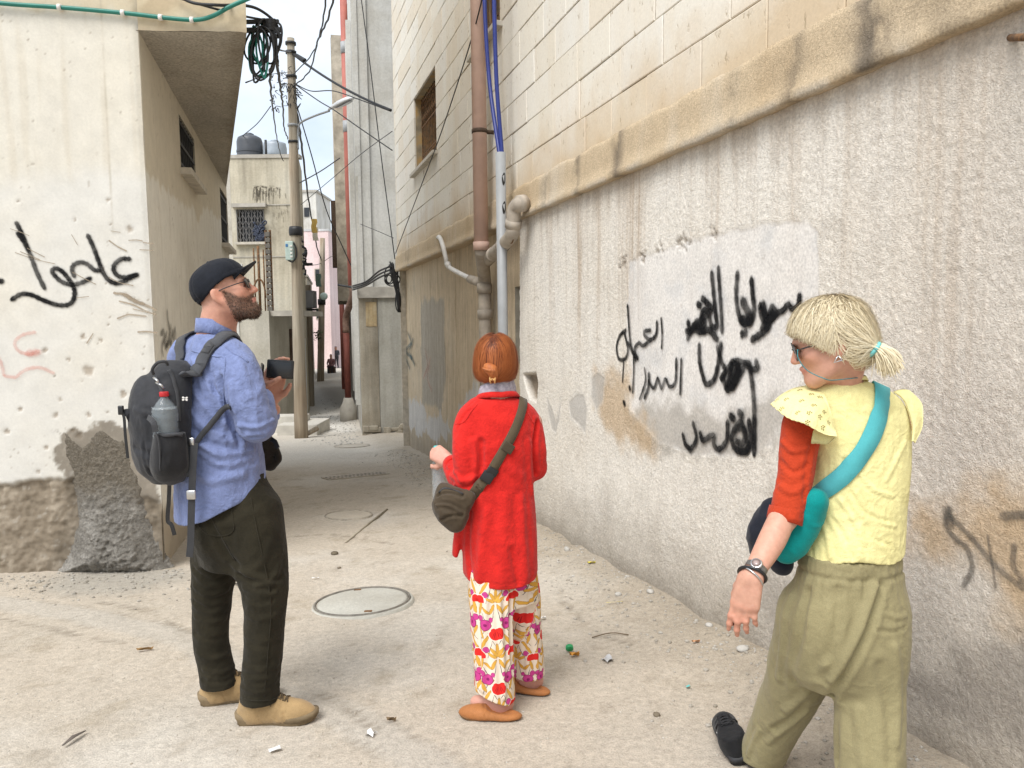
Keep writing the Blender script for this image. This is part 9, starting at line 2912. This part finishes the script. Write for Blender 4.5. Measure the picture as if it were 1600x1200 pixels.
litter('plastic_scrap', 950, 1033, *card(.045, .055, .4, .012, .008, 6, .2), simple('dull_clear_plastic', (.42, .42, .42), .3, .5), 'crumpled dull plastic scrap on the open ground', 'plastic scrap')
litter('wrapper', 925, 891, *card(.055, .025, .2, .012, .008, 5, .2), simple('yellow_wrapper', (.65, .55, .06), .6), 'bright yellow wrapper at the wall foot', 'wrapper')
litter('wrapper', 1088, 1013, *card(.04, .02, .2, .012, .008, 5, .2), simple('orange_wrapper', (.50, .26, .13), .7), 'dull orange wrapper in the grit by the wall', 'wrapper')
litter('peel', 899, 1027, *card(.045, .035, .2, .016, .014, 5, .3), simple('orange_peel', (.55, .25, .04), .7), 'piece of orange peel beside the green cap', 'peel')
b = MB().lathe([(.001, .0), (.018, 0), (.020, .003), (.019, .018), (.016, .021), (.001, .021)], 16); V = np.vstack(b.V) @ np.array([[1, 0, 0], [0, .5, .86], [0, -.86, .5]]).T
litter('bottle_cap', 890, 1021, V + [0, 0, .02], b.F, simple('green_cap', (.02, .30, .10), .4, .5), 'green plastic bottle cap lying on the ground', 'bottle cap')
litter('plastic_scrap', 1075, 1076, *card(.022, .022, .2, .012), simple('turquoise_scrap', (.10, .42, .40), .5), 'tiny turquoise plastic scrap left of the walking shoe', 'plastic scrap')
litter('straw', 960, 948, *card(.10, .010, .15, .012, .002), simple('yellow_straw', (.60, .52, .20), .8), 'short yellow straw on the ground by the wall', 'straw')
litter('leaf', 227, 1018, *card(.07, .02, .3, .014, .010, 5, .2), simple('dry_leaf', (.26, .16, .07), .9), 'dry curled brown leaf left of the tan boots', 'leaf')
litter('leaf', 612, 1129, *card(.035, .022, .1, .016, .012, 5, .2), simple('dark_leaf', (.16, .11, .06), .9), 'small dark curled leaf between the two standing people', 'leaf')
A0, A1 = gpt(98, 1170), gpt(134, 1147)
o = MB().strap([A0 + [0, 0, .012], (A0 + A1) / 2 + [0, 0, .020], A1 + [0, 0, .012]], [[0, 0, 1]] * 3, [.006, .022, .006], .002).build('bark_strip', simple('dark_bark', (.12, .10, .085), .9), None, True)
tag(o, 'dark pointed strip lying at the lower left of the ground', 'scrap')
o = MB().tube(catmull([gpt(925, 998) + [0, 0, .006], gpt(955, 992) + [0, 0, .012], gpt(982, 994) + [0, 0, .006]], 4), .003, 5).build('twig', simple('brown_twig', (.15, .11, .07), .9), None, True)
tag(o, 'thin brown twig beside the plastic scrap', 'twig')
o = MB().tube(catmull([gpt(310, 846) + [0, 0, .01], gpt(370, 912) + [0, 0, .02], gpt(356, 908) + [0, 0, .01]], 4), .004, 5).build('wire_scrap', M_WIRE, None, True)
tag(o, 'bent bit of dark wire behind the olive trousers', 'wire')
# loose grit: nobody could count it
def grit(name, n, pick, rmin, rmax, mat, label, seed):
 rr = np.random.default_rng(seed)
 Vs, Fs, o = [], [], 0
 shapes = [rock(1.0, 1, s) for s in range(6)]
 xy = pick(rr, n)
 z = gz(xy[:, 0], xy[:, 1])
 s = rmin + (rmax - rmin) * rr.random(len(xy)) ** 3.5
 for k in range(6):
  m = np.arange(len(xy)) % 6 == k
  V, F = shapes[k]; F = np.array(F)
  P_ = np.c_[xy[m], z[m] + s[m] * .15]
  VV = (V[None] * s[m][:, None, None] + P_[:, None]).reshape(-1, 3)
  FF = (F[None] + (np.arange(m.sum()) * len(V))[:, None, None]).reshape(-1, 3)
  Vs.append(VV); Fs.append(FF + o); o += len(VV)
 ob = mk(name, np.vstack(Vs), np.vstack(Fs), mat, None, False)
 ob['kind'] = 'stuff'; ob['label'] = label
def near_wall(rr, n):
 u = rr.uniform(0.5, 13.5, n); d = np.abs(rr.normal(size=n)) * .30 + .02
 q = FR.p(u, 0 * u, d); return q[:, :2]
def near_heap(rr, n):
 u = rr.uniform(-1.6, .5, n); d = np.abs(rr.normal(size=n)) * .35 + .05
 q = FL.p(u, 0 * u, d); return q[:, :2]
def over(rr, n):
 y = 1.9 + 7.5 * rr.random(n) ** 1.3; x = rr.uniform(-.72, .40, n) * y
 q = np.c_[x, y]; k = (2.2 - np.c_[q, 0 * x] @ RW_N > .05) & ((np.c_[q, 0 * x] - FL.o) @ FL.n > .05)
 q = q[k]
 return q[fbm(np.c_[q, 0 * q[:, 0]], 1.4, 3, .6, 4.) + .12 * rr.normal(size=len(q)) > -.10]
def alley(rr, n):
 u = rr.uniform(-2, 12, n); d = np.abs(rr.normal(size=n)) * .5 + .05
 return FES.p(u, 0 * u, d)[:, :2]
grit('gravel', 4800, near_wall, .003, .015, coat('grit_by_wall', (.40, .37, .32), (.27, .24, .19), (.52, .50, .46), 8.0, .1), 'grit and crumbs along the foot of the roughcast wall', 1)
grit('gravel', 900, near_heap, .003, .017, coat('grit_by_heap', (.34, .315, .27), (.24, .215, .175), (.46, .44, .40), 8.0, .1), 'crumbs scattered round the cement heap', 2)
grit('gravel', 6500, over, .002, .0065, coat('grit_on_lane', (.47, .425, .355), (.33, .29, .225), (.62, .60, .56), 8.0, .1), 'fine grit strewn over the lane', 3)
grit('gravel', 900, alley, .008, .035, M_STONE, 'rubble along the alley wall', 4)
# ---------------- two people far up the alley
def far_person(c, cols, label, seated):
 B = Blob(np.array(c) + [-.45, -.4, -.05], np.array(c) + [.45, .4, 1.8], .03)
 z = .45 if seated else .9
 q = lambda x, y, h: np.array(c) + [x, y, h]
 B.limb([q(0, 0, z), q(0, .02, z + .30), q(0, .02, z + .5)], [.16, .17, .10], 4, .05)
 B.limb([q(0, 0, z + .52), q(0, -.02, z + .60)], [.06, .06], 2, .03); B.ell(q(0, -.03, z + .70), (.09, .11, .13), None, .03)
 for s in (-1, 1):
  kn = q(.14 * s, -.38, z + .02) if seated else q(.1 * s, -.06, .48)
  B.limb([q(.10 * s, 0, z), kn, q(.13 * s, -.36 if seated else 0, .05)], [.10, .075, .05], 3, .03)
  B.limb([q(.13 * s, -.36 if seated else 0, .04), q(.14 * s, -.5 if seated else -.16, .03)], [.05, .04], 2, .03)
  B.limb([q(.18 * s, .02, z + .46), q(.25 * s, -.05, z + .2), q(.16 * s, -.25, z + .1)], [.06, .05, .04], 3, .03)
 V, F = B.mesh(1)
 h = V[:, 2] - c[2]
 cc = np.tile(np.array(cols[0], float), (len(V), 1)); cc = lerpc(cc, (h < z + .05) * 1.0, cols[1]); cc = lerpc(cc, (h > z + .53) * 1.0, (.45, .25, .18)); cc = lerpc(cc, (h > z + .76) * 1.0, (.03, .02, .02))
 skin_obj('person', V, F, cc, label, 'person')
c = gpt(518, 584); far_person(c, ((.16, .07, .07), (.02, .02, .025)), 'far off seated person in dark red at the end of the alley', True)
tag(MB().box(c + [0, .05, .21], (.5, .4, .42), None, .03).build('crate', M_BRACKET, None), 'dark crate that the far off person sits on', 'crate')
c = gpt(526, 576); far_person(c, ((.05, .05, .06), (.03, .03, .035)), 'far off standing person in black at the end of the alley', False)
